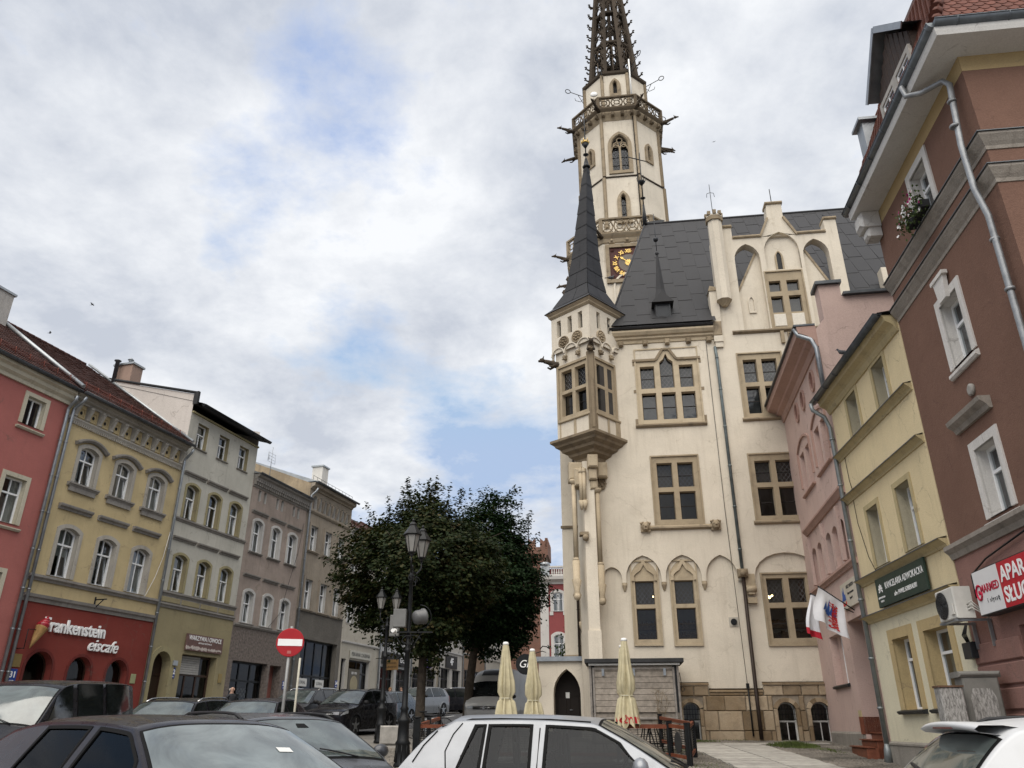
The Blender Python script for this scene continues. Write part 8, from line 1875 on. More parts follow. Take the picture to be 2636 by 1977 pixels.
fl=thing('floodlight','round grey floodlight drum on the bracket of the near lantern post','floodlight',(L1.x+.28,20.35,g(20.5)+3.45),0); b=MB(); b.lathe([(.04,-.16),(.15,-.14),(.175,-.08),(.18,.08),(.20,.10),(.20,.14),(.18,.15)],20); xform(b,Matrix.Rotation(R(75),4,'Y')@Matrix.Rotation(R(-35),4,'X')); b.build('drum',plain('lamp_grey',(.13,.13,.13),.5,.3),fl); b=MB(); b.tube([(.30*math.cos(R(20*k-90)),0,.30*math.sin(R(20*k-90))) for k in range(10)],.012,5); b.tube([(0,0,-.30),(-.05,0,-.38)],.02,5); b.build('yoke',iron,fl)
bx=thing('control_box','grey control box on the bracket of the near lantern post','box',(L1.x-.22,20.35,g(20.5)+3.42),0); b=MB(); b.cbox(-.16,.16,-.10,.10,-.22,.22,.01); b.build('case',plain('lamp_grey2',(.15,.15,.145),.6),bx); b=MB(); b.ball((-.10,-.1,-.33),.07,8); b.tube([(-.1,-.1,-.33),(-.12,-.3,-.33)],.05,8); b.build('camera_head',M['white'],bx)
b=MB(); b.box(-.45,.62,-.04,.04,-.03,.0); 
for s_ in (-1,1): b.tube([(s_*.06+.30*s_*math.cos(R(28*k))*(1-k/18),0,-.22+.16*math.sin(R(28*k))*(1-k/18)) for k in range(14)],.013,5); b.tube([(s_*.05,0,-.5),(s_*.35,0,-.03)],.013,5)
b.build('bracket',iron,r_,(0,-.12,3.10))
L2=at(978,1904,27.5)
r2=lamp_post('street_lamp','far black lantern post with two lanterns side by side left of the near one',L2.x,27.5,4.95,((-.24,-.10),(.26,.10)),.72)
b=MB(); b.cbox(.10,.42,-.12,.12,3.3,4.0,.02); b.build('box',plain('lamp_grey2',(.15,.15,.145),.6),r2); b=MB()
for s_ in (-1,1): b.tube([(s_*.05+.26*s_*math.cos(R(28*k))*(1-k/18),0,3.1+.15*math.sin(R(28*k))*(1-k/18)) for k in range(14)],.013,5)
b.build('scroll',iron,r2)
# no-entry sign
N=at(747,1654,17.5); rd=plain('sign_face_red',(.34,.016,.022),.45,var=.05); pole_m=plain('galvanised',(.25,.25,.245),.55,.5,.2)
ns=thing('no_entry_sign','round red no-entry sign with white bar on a grey pole among the parked cars','traffic sign',(N.x,17.5,g(17.5)),R(12)); hz=N.z-g(17.5)
b=MB(); b.tube([(0,.03,-.05),(0,.03,hz+.34)],.035,10); b.build('pole',pole_m,ns); b=MB(); b.lathe([(.285,0),(.295,.004),(.295,.016),(.285,.02)],36); xform(b,Matrix.Translation((0,0,hz))@Matrix.Rotation(R(90),4,'X')); b.build('disc',rd,ns); b=MB(); b.box(-.255,.255,-.026,-.021,hz-.07,hz+.07); b.build('bar',M['textw'],ns); b=MB(); b.box(-.04,.04,-.024,-.0215,hz-.23,hz-.17); b.build('sticker',plain('sticker_faded',(.40,.12,.11),.6),ns)
p2=at(772,1700,18.6); tag(MB().build('x',iron),None) if 0 else None
b=MB(); b.tube([(0,0,0),(0,0,p2.z-g(18.6)+.05)],.025,8); pr=thing('sign_post','thin pale post standing just behind the no-entry sign','post',(p2.x,18.6,g(18.6))); b.build('pole',plain('post_cream',(.42,.40,.33),.6),pr)
# --- closed umbrellas
umb=plain('umbrella_canvas',(.50,.45,.30),.9,var=.16,nsc=5,bump=.4); umr=plain('umbrella_red_print',(.42,.02,.03),.8,var=.1)
def umbrella(label,x,y,top,seed,lean=0,letters='ŻYWIEC'):
    z0=g(y); r_=thing('patio_umbrella',label,'umbrella',(x,y,z0),R(seed*40),'closed umbrellas of the café terrace'); r_.rotation_euler=(0,R(lean),R(seed*40)); H_=top-z0
    b=MB(); b.tube([(0,0,0),(0,0,H_-.05)],.028,8); b.cbox(-.3,.3,-.3,.3,.0,.07,.02); b.build('pole',M['white'],r_)
    rr=random.Random(seed); n=64; ph=[rr.uniform(0,6.28) for _ in range(5)]
    prof=[(H_-.04,.075),(H_-.25,.105),(H_-.6,.13),(H_-1.0,.155),(H_-1.25,.165),(H_-1.36,.130),(H_-1.42,.125),(H_-1.48,.15),(H_-1.7,.20),(H_-1.95,.245),(H_-2.12,.27)]
    b=MB(); rows=[]
    zt_=1.0
    for z,r0 in prof:
        d=min(1,max(0,(H_-z)/1.0)); amp=.07*d if r0>.14 else .04*d
        row=[]
        for k in range(n):
            a=2*math.pi*k/n; f=amp*(math.cos(8*a+ph[0]+.5*math.sin(2*a+z*2))+.45*math.cos(13*a+ph[1]+z*1.2)+.3*math.cos(5*a+ph[2])); zj=z+(.06*math.cos(8*a+ph[3]) if r0>.26 else 0); row.append(((r0+f)*math.cos(a),(r0+f)*math.sin(a),zj))
        rows.append(row)
    idx=[b.vs(r) for r in rows]
    for a,c_ in zip(idx,idx[1:]):
        for k in range(n): kk=(k+1)%n; b.face((c_+k,c_+kk,a+kk,a+k),0,True)
    b.build('canopy',umb,r_)
    q=MB(); q.lathe([(.08,H_-.06),(.085,H_-.02),(.06,H_+.02),(.0,H_+.03)],14); q.build('cap',M['white'],r_); q=MB(); q.tube([((.155+.02*math.cos(3*R(20*k)))*math.cos(R(20*k)),(.155+.02*math.cos(3*R(20*k)))*math.sin(R(20*k)),H_-1.40) for k in range(19)],.012,5); q.build('tie_band',plain('strap_cream',(.6,.57,.45),.8),r_)
    # red printed letters wrapped round the hem
    me=text_mesh(letters+' '+letters+' '+letters,.20,umr,0,.008); v=[w.co.copy() for w in me.vertices]; x0,x1=min(w.x for w in v),max(w.x for w in v); q=MB()
    def rad(a,z):
        for (z1,r1),(z2_,r2_) in zip(prof,prof[1:]):
            if z2_<=z<=z1: f_=(z1-z)/(z1-z2_); r0=lerp(r1,r2_,f_); break
        else: r0=.27
        amp=.055; return r0+amp*(math.cos(8*a+ph[0]+.5*math.sin(2*a+z*2))+.45*math.cos(13*a+ph[1]+z*1.2)+.3*math.cos(5*a+ph[2]))+.012
    for w in v: a=2*math.pi*(w.x-x0)/(x1-x0); z=H_-1.99+w.z*1.0; rr_=rad(a,z); q.v.append((rr_*math.cos(a),rr_*math.sin(a),z))
    for p in me.polygons: q.face(tuple(p.vertices),0)
    q.build('lettering',umr,r_)
umbrella('cream closed umbrella leftmost on the terrace in front of the pale van',-.17,22,3.58,1,0); umbrella('cream closed umbrella second from the left beside the porch',.60,24,3.58,2,0); umbrella('cream closed umbrella nearest the camera in front of the wooden hut',2.96,21.5,3.63,3,-.6); umbrella('cream closed umbrella tucked behind another before the wooden hut',3.22,23.2,3.62,4,1.5)
# --- wooden hut
HF=Frame(*(FT.w(-.22,-1.9,0).xy),97.5,1); HB=House(HF,'wooden_hut','grey weathered board kiosk with flat dark roof against the town hall','kiosk',1.5,1.0)
wd=plain('weathered_board',(.30,.265,.225),.85,var=.3,nsc=7,bump=.6,rnd=.12); wd2=plain('board_frame',(.23,.21,.19),.85,var=.3,nsc=7,bump=.5)
z=1.02; rw=random.Random(6)
core=MB(); core.box(.06,2.84,.06,1.6,1.0,3.36); HB.part('core',core,M['dark'])
k=0
while z<3.30:
    hgt=.178; b=MB(); y0=-.03 if 1.78<z<3.2 else .03; xa,xb=(.17,2.70) if 1.78<z<3.2 else (.06,2.84)
    b.cbox(xa,xb,y0-rw.uniform(0,.006),.06,z+.004,min(3.33,z+hgt-.004),.008); HB.part('plank',b,wd); z+=hgt
b=MB(); b.cbox(.10,.17,-.06,.03,1.76,3.22,.01); HB.part('shutter_post',b,wd2); b=MB(); b.cbox(2.70,2.77,-.06,.03,1.76,3.22,.01); HB.part('shutter_post',b,wd2); b=MB(); b.cbox(.10,2.77,-.065,.03,3.20,3.28,.01); HB.part('shutter_rail',b,wd2); b=MB(); b.cbox(.10,2.77,-.065,.03,1.70,1.77,.01); HB.part('shutter_rail',b,wd2)
for x in (.0,2.84): b=MB(); b.cbox(x,x+.07,-.05,.1,1.0,3.4,.01); HB.part('corner_post',b,wd2)
for z in [1.02+.178*k for k in range(13)]: b=MB(); b.box(2.845,2.87,.1,1.6,z,z+.172); HB.part('plank',b,wd)
b=MB(); b.box(-.14,3.08,-.26,1.75,3.42,3.54); HB.part('roof',b,M['felt']); b=MB(); b.box(-.02,2.95,-.16,-.06,3.34,3.40); HB.part('awning_rail',b,plain('rail_white',(.6,.6,.58),.5))
for x in (.45,1.45,2.45): b=MB(); b.box(x-.04,x+.04,-.085,-.062,3.02,3.24); HB.part('hinge',b,M['zinc'])
b=MB(); b.tube([(2.92,-.1,3.1),(2.95,-.12,2.8),(2.93,-.1,2.55)],.012,5); b.tube([(2.98+.06*math.cos(R(40*k)),-.1,2.6+.07*math.sin(R(40*k))) for k in range(10)],.010,5); HB.part('hose',b,M['black'])
# --- terrace fence
fw=plain('fence_red_wood',(.15,.045,.022),.6,var=.3,nsc=8,bump=.3); GF='fence sections round the terrace'
def fence_run(label,A,B,n,disc=False,h=.92):
    (x0,y0),(x1,y1)=A,B; L=math.hypot(x1-x0,y1-y0); rz=math.atan2(y1-y0,x1-x0); r_=thing('terrace_fence',label,'fence',(x0,y0,g(y0)),rz,GF); zz=lambda x:g(lerp(y0,y1,x/L))-g(y0)
    for k in range(n+1):
        if k==n and not disc: pass
        x=L*k/n; b=MB(); b.cbox(x-.055,x+.055,-.055,.055,zz(x)-.02,zz(x)+h,.01); b.box(x-.065,x+.065,-.065,.065,zz(x)+h,zz(x)+h+.03); b.build('post',iron,r_)
    for k in range(n):
        xa,xb=L*k/n+.06,L*(k+1)/n-.06; za,zb_=zz(xa),zz(xb)
        for zt,th in ((h-.13,.085),(.16,.075)):
            b=MB(); i=b.vs([(xa,-.035,za+zt),(xb,-.035,zb_+zt),(xb,.035,zb_+zt),(xa,.035,za+zt),(xa,-.035,za+zt+th),(xb,-.035,zb_+zt+th),(xb,.035,zb_+zt+th),(xa,.035,za+zt+th)])
            for q in ((0,3,2,1),(4,5,6,7),(0,1,5,4),(1,2,6,5),(2,3,7,6),(3,0,4,7)): b.face([i+j for j in q])
            b.build('rail',fw,r_)
        b=MB(); m_=int((h-.35)/.055)
        for j in range(m_): z=.27+j*.055; b.tube([(xa,0,za+z),(xb,0,zb_+z)],.007,5)
        for j in range(4): x=lerp(xa,xb,(j+.5)/4); b.tube([(x,0,zz(x)+.24),(x,0,zz(x)+h-.12)],.008,5)
        b.build('wire_bars',iron,r_)['kind']='stuff'
        if disc: b=MB(); b.lathe([(.20,-.01),(.20,.01)],20); xm=(xa+xb)/2; xform(b,Matrix.Translation((xm,-.02,zz(xm)+.5))@Matrix.Rotation(R(90),4,'X')@Matrix.Diagonal((.8,1.2,1,1))); b.build('disc',plain('disc_dark',(.05,.05,.05),.5,.4),r_)
PA,PB,PC,PD,PE=(-2.45,21.6),(3.98,21.4),(4.28,20.6),(4.85,22.6),(4.55,25.8)
fence_run('red railed fence along the front of the terrace behind the silver car',PA,PB,5); fence_run('short fence section with a dark disc at the terrace corner',PB,PC,1,True,.95); fence_run('fence section with dark disc on the right side of the terrace',PC,PD,1,True,.95); fence_run('fence section running back to the hut',PD,PE,1); fence_run('fence on the left side of the terrace by the tree trunks',PA,(-2.2,25.5),2)
tb=plain('table_top_red',(.14,.05,.03),.5,var=.2)
def table(label,x,y,s=.5):
    r_=thing('cafe_table',label,'table',(x,y,g(y)),R(10),'folded terrace furniture'); b=MB(); b.lathe([(s,.72),(s,.75)],18) if s<.6 else b.cbox(-s,s,-.35,.35,.72,.76,.01); b.build('table_top',tb,r_)
    for k in range(4): a=R(45+90*k); b=MB(); b.tube([(.1*math.cos(a),.1*math.sin(a),.72),(.32*math.cos(a),.32*math.sin(a),0)],.016,6); b.build('leg',iron,r_)
table('round red terrace table just right of the near umbrella',3.6,22.6); table('long red bench table behind the fence left of the near umbrella',2.3,22.4,.75); table('round terrace table at the hut right of the umbrellas',4.0,24.0)
# twiggy dry plant and shrub by the hut
dp=thing('dry_plant','tall dry twiggy plant in front of the hut boards','plant',(*FT.w(2.0,-2.15,0).xy,g(26.4))); b=MB(); rq=random.Random(5)
for k in range(7):
    P=[Vector((rq.uniform(-.1,.1),rq.uniform(-.05,.05),.1))]
    for j in range(5): P.append(P[-1]+Vector((rq.gauss(0,.06),rq.gauss(0,.03),rq.uniform(.2,.38))))
    b.tube(P,.007,4)
    for p in P[1:]:
        for j in range(3): b.tube([p,p+Vector((rq.gauss(0,.12),rq.gauss(0,.05),rq.uniform(.02,.14)))],.004,3)
b.build('twigs',plain('dry_twig',(.20,.16,.11),.9,var=.3),dp)
# bollard, planter block, bicycle
bo=at(1075,1893,21.8); r_=thing('bollard','dark square bollard left of the terrace under the trees','bollard',(bo.x,21.6,g(21.6))); b=MB(); b.cbox(-.09,.09,-.09,.09,0,1.02,.01); b.lathe([(.11,1.02),(.11,1.06)],8); b.build('post',iron,r_)
pb=at(1012,1900,27); r_=thing('concrete_block','low concrete planter block right of the far lantern','planter',(pb.x,27,g(27)),R(8)); b=MB(); b.cbox(-.42,.42,-.4,.4,0,.55,.04); b.build('block',M['concrete'],r_)
bi=thing('bicycle','black bicycle leaning at the left tree trunk','bicycle',(xat(1105,29.5),29.5,g(29.5)),R(4)); b=MB()
for x in (-.52,.52):
    w=MB(); w.tube([(x+.33*math.cos(R(15*k)),0,.33+.33*math.sin(R(15*k))) for k in range(25)],.02,6); 
    for k in range(12): w.tube([(x,0,.33),(x+.32*math.cos(R(30*k)),0,.33+.32*math.sin(R(30*k)))],.003,3)
    w.build('wheel',tyre,bi)
b.tube([(-.52,0,.33),(-.10,0,.30),(-.22,0,.80),(-.52,0,.33)],.016,6); b.tube([(-.10,0,.30),(.36,0,.72),(-.20,0,.74)],.018,6); b.tube([(.52,0,.33),(.36,0,.72),(.32,0,.98)],.016,6); b.tube([(.30,-.28,1.0),(.32,0,.98),(.30,.28,1.0)],.013,6); b.build('frame',plain('bike_black',(.02,.02,.022),.4),bi); b=MB(); b.cbox(-.36,-.10,-.08,.08,.83,.88,.02); b.tube([(-.22,0,.78),(-.23,0,.85)],.014,5); b.build('saddle',iron,bi); b=MB(); b.lathe([(.1,-.01),(.1,.01)],14,(0,0)); xform(b,Matrix.Translation((-.10,-.05,.30))@Matrix.Rotation(R(90),4,'X')); b.tube([(-.1,-.1,.3),(.02,-.12,.18)],.012,5); b.build('crank',M['zinc'],bi)
# --- trees
def leaf_mat(name,stops,tr=.35):
    m,t=_mat(name); ge=t.n('ShaderNodeNewGeometry'); tc=t.n('ShaderNodeTexCoord'); n_=t.noise(tc.outputs['Object'],.55,3,.6,.3)
    c=t.ramp(t.math('ADD',t.math('MULTIPLY',ge.outputs['Random Per Island'],.45),t.math('MULTIPLY',n_,.62)),stops)
    d=t.n('ShaderNodeBsdfPrincipled',i_Base_Color=c,i_Roughness=.6); d.inputs['Specular IOR Level'].default_value=.12; tl=t.n('ShaderNodeBsdfTranslucent',i_Color=t.mix(1.0,c,(1.1,1.2,.6),'MULTIPLY'))
    return _fin(m,t,t.n('ShaderNodeMixShader',i_0=tr*.5,i_1=d.outputs[0],i_2=tl.outputs[0]).outputs[0])
bark=plain('bark',(.055,.045,.035),.95,var=.4,nsc=6,bump=.9)
def tree(label,x,y,c,rad,nclump,mat,seed,trunk_r=.17,lean=(0,0),sprays=18):
    rr=random.Random(seed); r_=thing('maple_tree',label,'tree',(x,y,g(y)),0,'trees on the square'); C=Vector(c)-Vector((x,y,g(y)))
    tk=MB(); fork=Vector((C.x*.35+lean[0],C.y*.35,C.z-rad[2]*.62)); tk.tube([(0,0,-.1),(.02,0,.3),(fork.x*.3,fork.y*.3,fork.z*.45),tuple(fork)],[trunk_r*1.5,trunk_r*1.12,trunk_r,trunk_r*.85],10); tips=[]
    for k in range(15):
        a=2*math.pi*k/15+rr.uniform(-.3,.3); el=rr.uniform(-.1,1.2); d=Vector((math.cos(a)*math.cos(el)*rad[0],math.sin(a)*math.cos(el)*rad[1],math.sin(el)*rad[2]))*.72; e=C+d; m_=fork.lerp(e,.5)+Vector((0,0,.25)); tk.tube([fork,m_,e],[trunk_r*.42,trunk_r*.25,.02],6)
        for j in range(4): q=m_.lerp(e,rr.uniform(.2,1)); tk.tube([q,q+Vector((rr.gauss(0,.6),rr.gauss(0,.6),rr.uniform(.1,.8)))],[.035,.008],4)
    tk.build('trunk',bark,r_)
    lb=MB()
    def leaf(p,s,up):
        n_=(Vector((rr.gauss(0,.55),rr.gauss(0,.55),1))+up*.8).normalized(); t_=n_.cross(Vector((rr.gauss(0,1),rr.gauss(0,1),.1))).normalized(); b_=n_.cross(t_)
        P=[(0,-.55),(.36,-.30),(.62,.08),(.27,.12),(.30,.55),(0,.75),(-.30,.55),(-.27,.12),(-.62,.08),(-.36,-.30)]
        lb.poly([p+(t_*u+b_*v)*s+n_*(-.25*s*(u*u)) for u,v in P])
    ph=[rr.uniform(0,6.28) for _ in range(6)]
    for k in range(nclump):
        while True:
            v=Vector((rr.uniform(-1,1),rr.uniform(-1,1),rr.uniform(-1,1)))
            if .05<v.length<=1: break
        d=v.normalized(); rlen=(.42+.58*rr.random()**.5)*(1+.13*math.sin(3*math.atan2(d.y,d.x)+ph[0])+.13*math.sin(5*d.z+ph[1])+.09*math.sin(6*d.x+ph[2])); 
        low=1.0 if d.z>-.35 else 1-.25*(-d.z-.35)
        c0=C+Vector((d.x*rad[0],d.y*rad[1],d.z*rad[2]*low))*rlen; cr=rr.uniform(.28,.55); nl=int(64*cr/.4)
        for j in range(nl):
            o=Vector((rr.gauss(0,1),rr.gauss(0,1),rr.gauss(0,.55)))*cr*.55; leaf(c0+o,rr.uniform(.075,.125),d)
    for k in range(sprays):
        a=rr.uniform(0,6.28); q=math.sqrt(rr.random())*.92; base=C+Vector((math.cos(a)*rad[0]*q,math.sin(a)*rad[1]*q,rad[2]*math.sqrt(max(.05,1-q*q))*.93)); L=rr.uniform(.5,1.15); dr=Vector((math.cos(a)*q*.35+rr.gauss(0,.12),math.sin(a)*q*.3,1)).normalized()
        for j in range(46): f=rr.random(); leaf(base+dr*L*f+Vector((rr.gauss(0,.16*(1.1-f)),rr.gauss(0,.16*(1.1-f)),rr.gauss(0,.07))),rr.uniform(.07,.11),dr)
    lb.build('crown',mat,r_)
lm1=leaf_mat('maple_leaf_bronze',[(.24,(.007,.014,.004)),(.48,(.017,.028,.009)),(.66,(.034,.040,.013)),(.84,(.072,.052,.023))]); lm2=leaf_mat('maple_leaf_green',[(.24,(.006,.014,.005)),(.52,(.011,.027,.009)),(.82,(.021,.045,.015))])
tree('bronze green round maple in front of the old row houses',xat(1078,31),31,(-3.5,31,7.0),(2.95,3.0,3.3),1000,lm1,11,.17,(.1,0),34)
tree('dark green maple right of the bronze one, nearer the town hall',xat(1200,36.5),36.5,(-1.0,36.8,7.7),(2.4,2.6,3.95),850,lm2,12,.20,(0,0),30)
b=thing('shrub','small green shrub above the porch roof in front of the red palace','shrub',(3.1,36.0,g(36))); q=MB(); rs=random.Random(3)
for k in range(900):
    c0=Vector((rs.gauss(-.35,.38),rs.gauss(0,.3),2.4+rs.gauss(.65,.42))); a=Vector((rs.gauss(0,1),rs.gauss(0,1),rs.gauss(0,1))).normalized()*.07; e=a.cross(Vector((rs.gauss(0,1),rs.gauss(0,1),1))).normalized()*.05; q.poly([c0-a,c0+e,c0+a,c0-e])
q.build('foliage',leaf_mat('shrub_leaf',[(.2,(.02,.04,.012)),(.8,(.06,.10,.03))]),b); q=MB(); q.tube([(-.3,0,0),(-.35,0,2.4)],[.06,.03],6); q.build('stem',bark,b)
# --- red palace and brick tower down the street
RP=Frame(2.74,75,97,1); H=House(RP,'red_palace','distant crimson house with white quoins and balustrade beyond the trees','house',2.0,3.1)
rdr=stucco('crimson_render',(.26,.075,.075),.06,.08,stain=.1); wq=stucco('white_stucco',(.55,.53,.50),.05,.1,stain=.1)
ops=[wop(x,.92,z0,z0+h_,'seg',.2) for x in (1.62,3.75) for z0,h_ in ((11.4,1.75),(7.1,2.2),(4.2,1.9))]
mb=MB(); wall_panel(mb,.0,6,2.5,14.3,ops,.2,mr=1); shell(mb,0,6,2.5,14.3,8,1); H.part('wall',mb,[rdr,wq]); mb=MB(); mb.box(-.06,.72,-.08,.0,2.5,14.3); H.part('corner_pilaster',mb,wq)
for o in ops: f=H.window(o,.12,cols=2,trans=.64,curtain='sides'); sb=surround(o,.26,.08); sb.box(o['x0']-.34,o['x0']+.0,-.07,0,o['z0']-.35,o['z0']-.02); sb.box(o['x1'],o['x1']+.34,-.07,0,o['z0']-.35,o['z0']-.02); H.sub('window_surround',sb,wq,f)
mb=MB(); mb.mould(-.2,6,13.9,[(.1,0),(.2,.2),(.55,.4),(.6,.7)]); H.part('cornice',mb,wq); mb=MB(); mb.box(0,6,.05,.3,14.7,14.85); mb.box(0,6,.05,.3,15.5,15.65); bl_=H.part('balustrade',mb,wq)
for k in range(22): mb=MB(); x=1.1+k*.22; mb.lathe([(.07,14.85),(.09,15.0),(.05,15.2),(.07,15.5)],6,(x,.17)); H.part('baluster',mb,wq,bl_)
mb=MB(); mb.box(.25,5.9,.5,.6,14.7,15.45); H.part('attic',mb,rdr); mb=MB(); mb.box(0,.85,0,.6,14.7,15.7); mb.lathe([(.5,15.7),(.5,15.95),(.3,16.05)],12,(.42,.3)); H.part('corner_pedestal',mb,M['sheet'])
BT=Frame(-.6,95,97,1); H=House(BT,'brick_tower','distant red brick tower with swallow-tail battlements behind the dark maple','tower',2.4,3.6)
m_,t_=_mat('old_brick'); tcx=t_.n('ShaderNodeTexCoord'); mp=t_.n('ShaderNodeMapping',i_Vector=tcx.outputs['Object']); mp.inputs['Rotation'].default_value=(R(90),0,0); bk_=t_.n('ShaderNodeTexBrick',i_Vector=mp.outputs[0],i_Color1=(.20,.075,.045,1),i_Color2=(.15,.06,.04,1),i_Mortar=(.22,.17,.13,1),i_Scale=1.0); bk_.inputs['Brick Width'].default_value=.30; bk_.inputs['Row Height'].default_value=.10; bk_.inputs['Mortar Size'].default_value=.012
nn_=t_.noise(tcx.outputs['Object'],.8,5,.6); brick=_fin(m_,t_,t_.n('ShaderNodeBsdfPrincipled',i_Base_Color=t_.mix(t_.mapr(nn_,.35,.7,0,.6),bk_.outputs[0],(.10,.06,.045)),i_Roughness=.95).outputs[0])
mb=MB(); mb.box(0,4.8,0,4.8,3,20.6); mb.box(-.25,5.05,-.25,5.05,20.6,21.6); H.part('wall',mb,brick)
for k in range(4):
    for side in (0,1):
        mb=MB(); a=-.25+1.45*k; P=[(a,21.6),(a+.9,21.6),(a+.9,22.7),(a+.62,22.45),(a+.45,22.3),(a+.28,22.45),(a,22.7)]; mb.prism(P,-.25,.1)
        if side: mb.v=[(5.05-.35-(-y-.0)+.0 if 0 else 4.95+y,x,z) for x,y,z in mb.v]
        H.part('merlon',mb,brick)
mb=MB(); 
for k in range(12): mb.box(-.22+.44*k,0.0+.44*k,-.25+.0,0,20.3,20.6)
H.part('corbel_frieze',mb,brick); mb=MB(); mb.tube([(2.4,2.4,22),(2.4,2.4,26.5)],.06,5); mb.tube([(2.0,2.4,25.6),(2.8,2.4,25.6)],.05,5); H.part('cross',mb,M['black'])
LW=House(Frame(-4.4,92,97,1),'brick_wall','old red brick building at the foot of the brick tower','building',4,3.6); mb=MB(); wall_panel(mb,0,9,2.5,9.5,[wop(2,1,5,7),wop(5,1,5,7)],.2); shell(mb,0,9,2.5,9.5,4); LW.part('wall',mb,brick)
gs=thing('round_bar_sign','round black hanging sign with white script beside the porch','sign',at(1353,1710,29)); b=MB(); b.lathe([(.35,-.03),(.35,.03)],24); xform(b,Matrix.Rotation(R(90),4,'X')); b.build('disc',M['black'],gs); text('lettering','Gr',.36,M['textw'],gs,(-.05,-.045,0),depth=.004,shear=.3); b=MB(); b.tube([(.2,.0,.33),(.6,.1,.45),(.75,.6,.45)],.015,5); b.build('arm',M['black'],gs)
w_=thing('wall_lantern_arm','small curved iron arm above the porch roof','bracket',at(1390,1672,30.4)); b=MB(); b.tube([(0,0,0),(.10,0,.12),(.25,0,.10),(.36,0,.02)],.02,5); b.tube([(.36,0,.02),(.30,0,.16)],.02,5); b.build('arm',M['black'],w_)
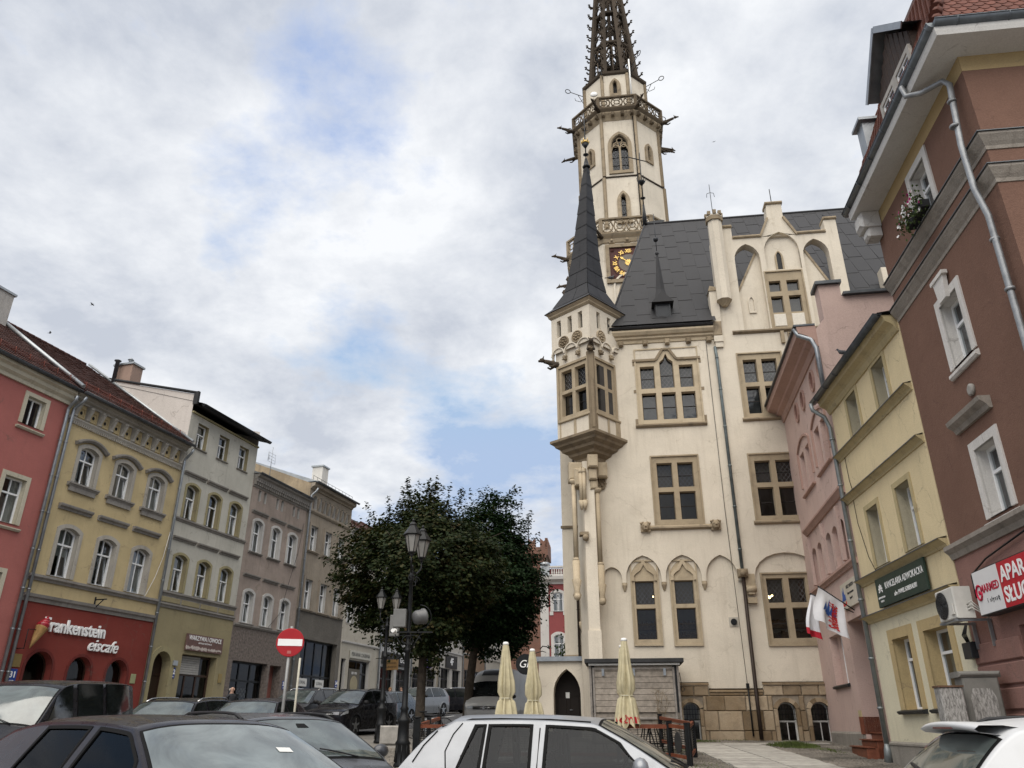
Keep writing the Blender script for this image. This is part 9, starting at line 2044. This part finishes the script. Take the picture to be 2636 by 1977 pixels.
# --- people
def person(label,x,y,face,h,jacket,trous,hair,bald=False,skin=(.42,.26,.19)):
    r_=thing('person',label,'person',(x,y,g(y)),face); k=h/1.75
    J={'pelvis':(0,0,.95,.135),'belly':(0,0,1.10,.135),'chest':(0,.0,1.30,.155),'sh':(0,0,1.44,.10),'neck':(0,.0,1.52,.058),'head':(0,-.015,1.62,.088),'crown':(0,-.01,1.72,.075)}
    V=[];E=[];Rd=[];ix={}
    def jt(n,p,r): ix[n]=len(V); V.append(tuple(q*k for q in p)); Rd.append(r*k)
    for n,(a,b_,c_,d) in J.items(): jt(n,(a,b_,c_),d)
    E+= [('pelvis','belly'),('belly','chest'),('chest','sh'),('sh','neck'),('neck','head'),('head','crown')]
    for s_,sw in ((-1,.12),(1,-.12)):
        jt('hip%d'%s_,(.10*s_,0,.88),.098); jt('knee%d'%s_,(.11*s_,-sw*.4-.02,.50),.062); jt('ank%d'%s_,(.11*s_,sw*.5,.09),.042); jt('toe%d'%s_,(.12*s_,sw*.5-.17,.035),.036)
        E+= [('pelvis','hip%d'%s_),('hip%d'%s_,'knee%d'%s_),('knee%d'%s_,'ank%d'%s_),('ank%d'%s_,'toe%d'%s_)]
        jt('shl%d'%s_,(.185*s_,0,1.42),.062); jt('elb%d'%s_,(.235*s_,.03,1.14),.046); jt('wr%d'%s_,(.245*s_,-.06,.90),.032); jt('hand%d'%s_,(.245*s_,-.08,.83),.036)
        E+= [('sh','shl%d'%s_),('shl%d'%s_,'elb%d'%s_),('elb%d'%s_,'wr%d'%s_),('wr%d'%s_,'hand%d'%s_)]
    me=bpy.data.meshes.new('p'); me.from_pydata(V,[(ix[a],ix[b_]) for a,b_ in E],[]); o=bpy.data.objects.new('p',me); COL.objects.link(o); md=o.modifiers.new('s','SKIN'); o.modifiers.new('u','SUBSURF').levels=2
    for v,rr_ in zip(me.skin_vertices[0].data,Rd): v.radius=(rr_,rr_*.8)
    me.skin_vertices[0].data[0].use_root=True
    dg=bpy.context.evaluated_depsgraph_get(); bm_=bpy.data.meshes.new_from_object(o.evaluated_get(dg)); bpy.data.objects.remove(o); bm_.name='body'; bm_.materials.clear()
    sk=plain('skin_%s'%label[:8],skin,.6,var=.06); hm=plain('hair_%s'%label[:8],hair,.8,var=.3,nsc=30)
    for m_ in (plain('trousers_%s'%label[:8],trous,.9),plain('jacket_%s'%label[:8],jacket,.85,bump=.3),sk,M['black']): bm_.materials.append(m_)
    for p in bm_.polygons:
        z=p.center.z/k; p.use_smooth=True; p.material_index=3 if z<.08 else 0 if (z<.93 and abs(p.center.x)<.20*k) else 2 if (z>1.50 or z<.89) else 1
    link('body',bm_,r_)
    hb=MB(); 
    if not bald: hb.ball((0,.012*k,1.665*k),.102*k,12,sz=1.12,sy=1.0); hb.v=[(x_,y_+(.02 if z_<1.62*k else 0),max(z_,1.56*k)) for x_,y_,z_ in hb.v]; hb.v=[(x_,max(y_,-.055*k) if z_<1.70*k else y_,z_) for x_,y_,z_ in hb.v]
    else:
        for s_ in (-1,1): hb.ball((.075*s_*k,.03*k,1.63*k),.035*k,8,sz=1.5)
    hb.build('hair',hm,r_); fb_=MB(); fb_.tube([(0,-.095*k,1.66*k),(0,-.118*k,1.615*k)],[.010*k,.016*k],6)
    for s_ in (-1,1): fb_.ball((.088*s_*k,0,1.63*k),.022*k,6,sx=.5)
    fb_.build('face',sk,r_)
    for s_ in (-1,1): eb=MB(); eb.ball((.034*s_*k,-.082*k,1.655*k),.010*k,6); eb.build('eye',M['black'],r_)
    for s_ in (-1,1):
        hb=MB()
        for j in range(4): x_=(.245*s_-.02+.0135*j)*k; hb.tube([(x_,-.085*k,.81*k),(x_,-.10*k,.755*k),(x_,-.095*k,(.72+.008*abs(j-1.5))*k)],.0085*k,5)
        hb.tube([((.245*s_-.03*s_)*k,-.085*k,.84*k),((.245*s_-.055*s_)*k,-.105*k,.79*k)],.010*k,5); hb.build('fingers',sk,r_)
person('bald man in a dark jacket walking past the vegetable shop',xat(585,29.5),29.5,R(60),1.70,(.03,.032,.036),(.04,.045,.06),(.35,.33,.30),True)
person('woman with light brown hair in an orange top beyond the parked cars',xat(999,44),44,R(20),1.66,(.30,.13,.07),(.05,.06,.09),(.20,.11,.05))
person('dark haired man in a black shirt right of the woman',xat(1028,46),46,R(-30),1.72,(.02,.02,.024),(.05,.05,.06),(.015,.012,.01))
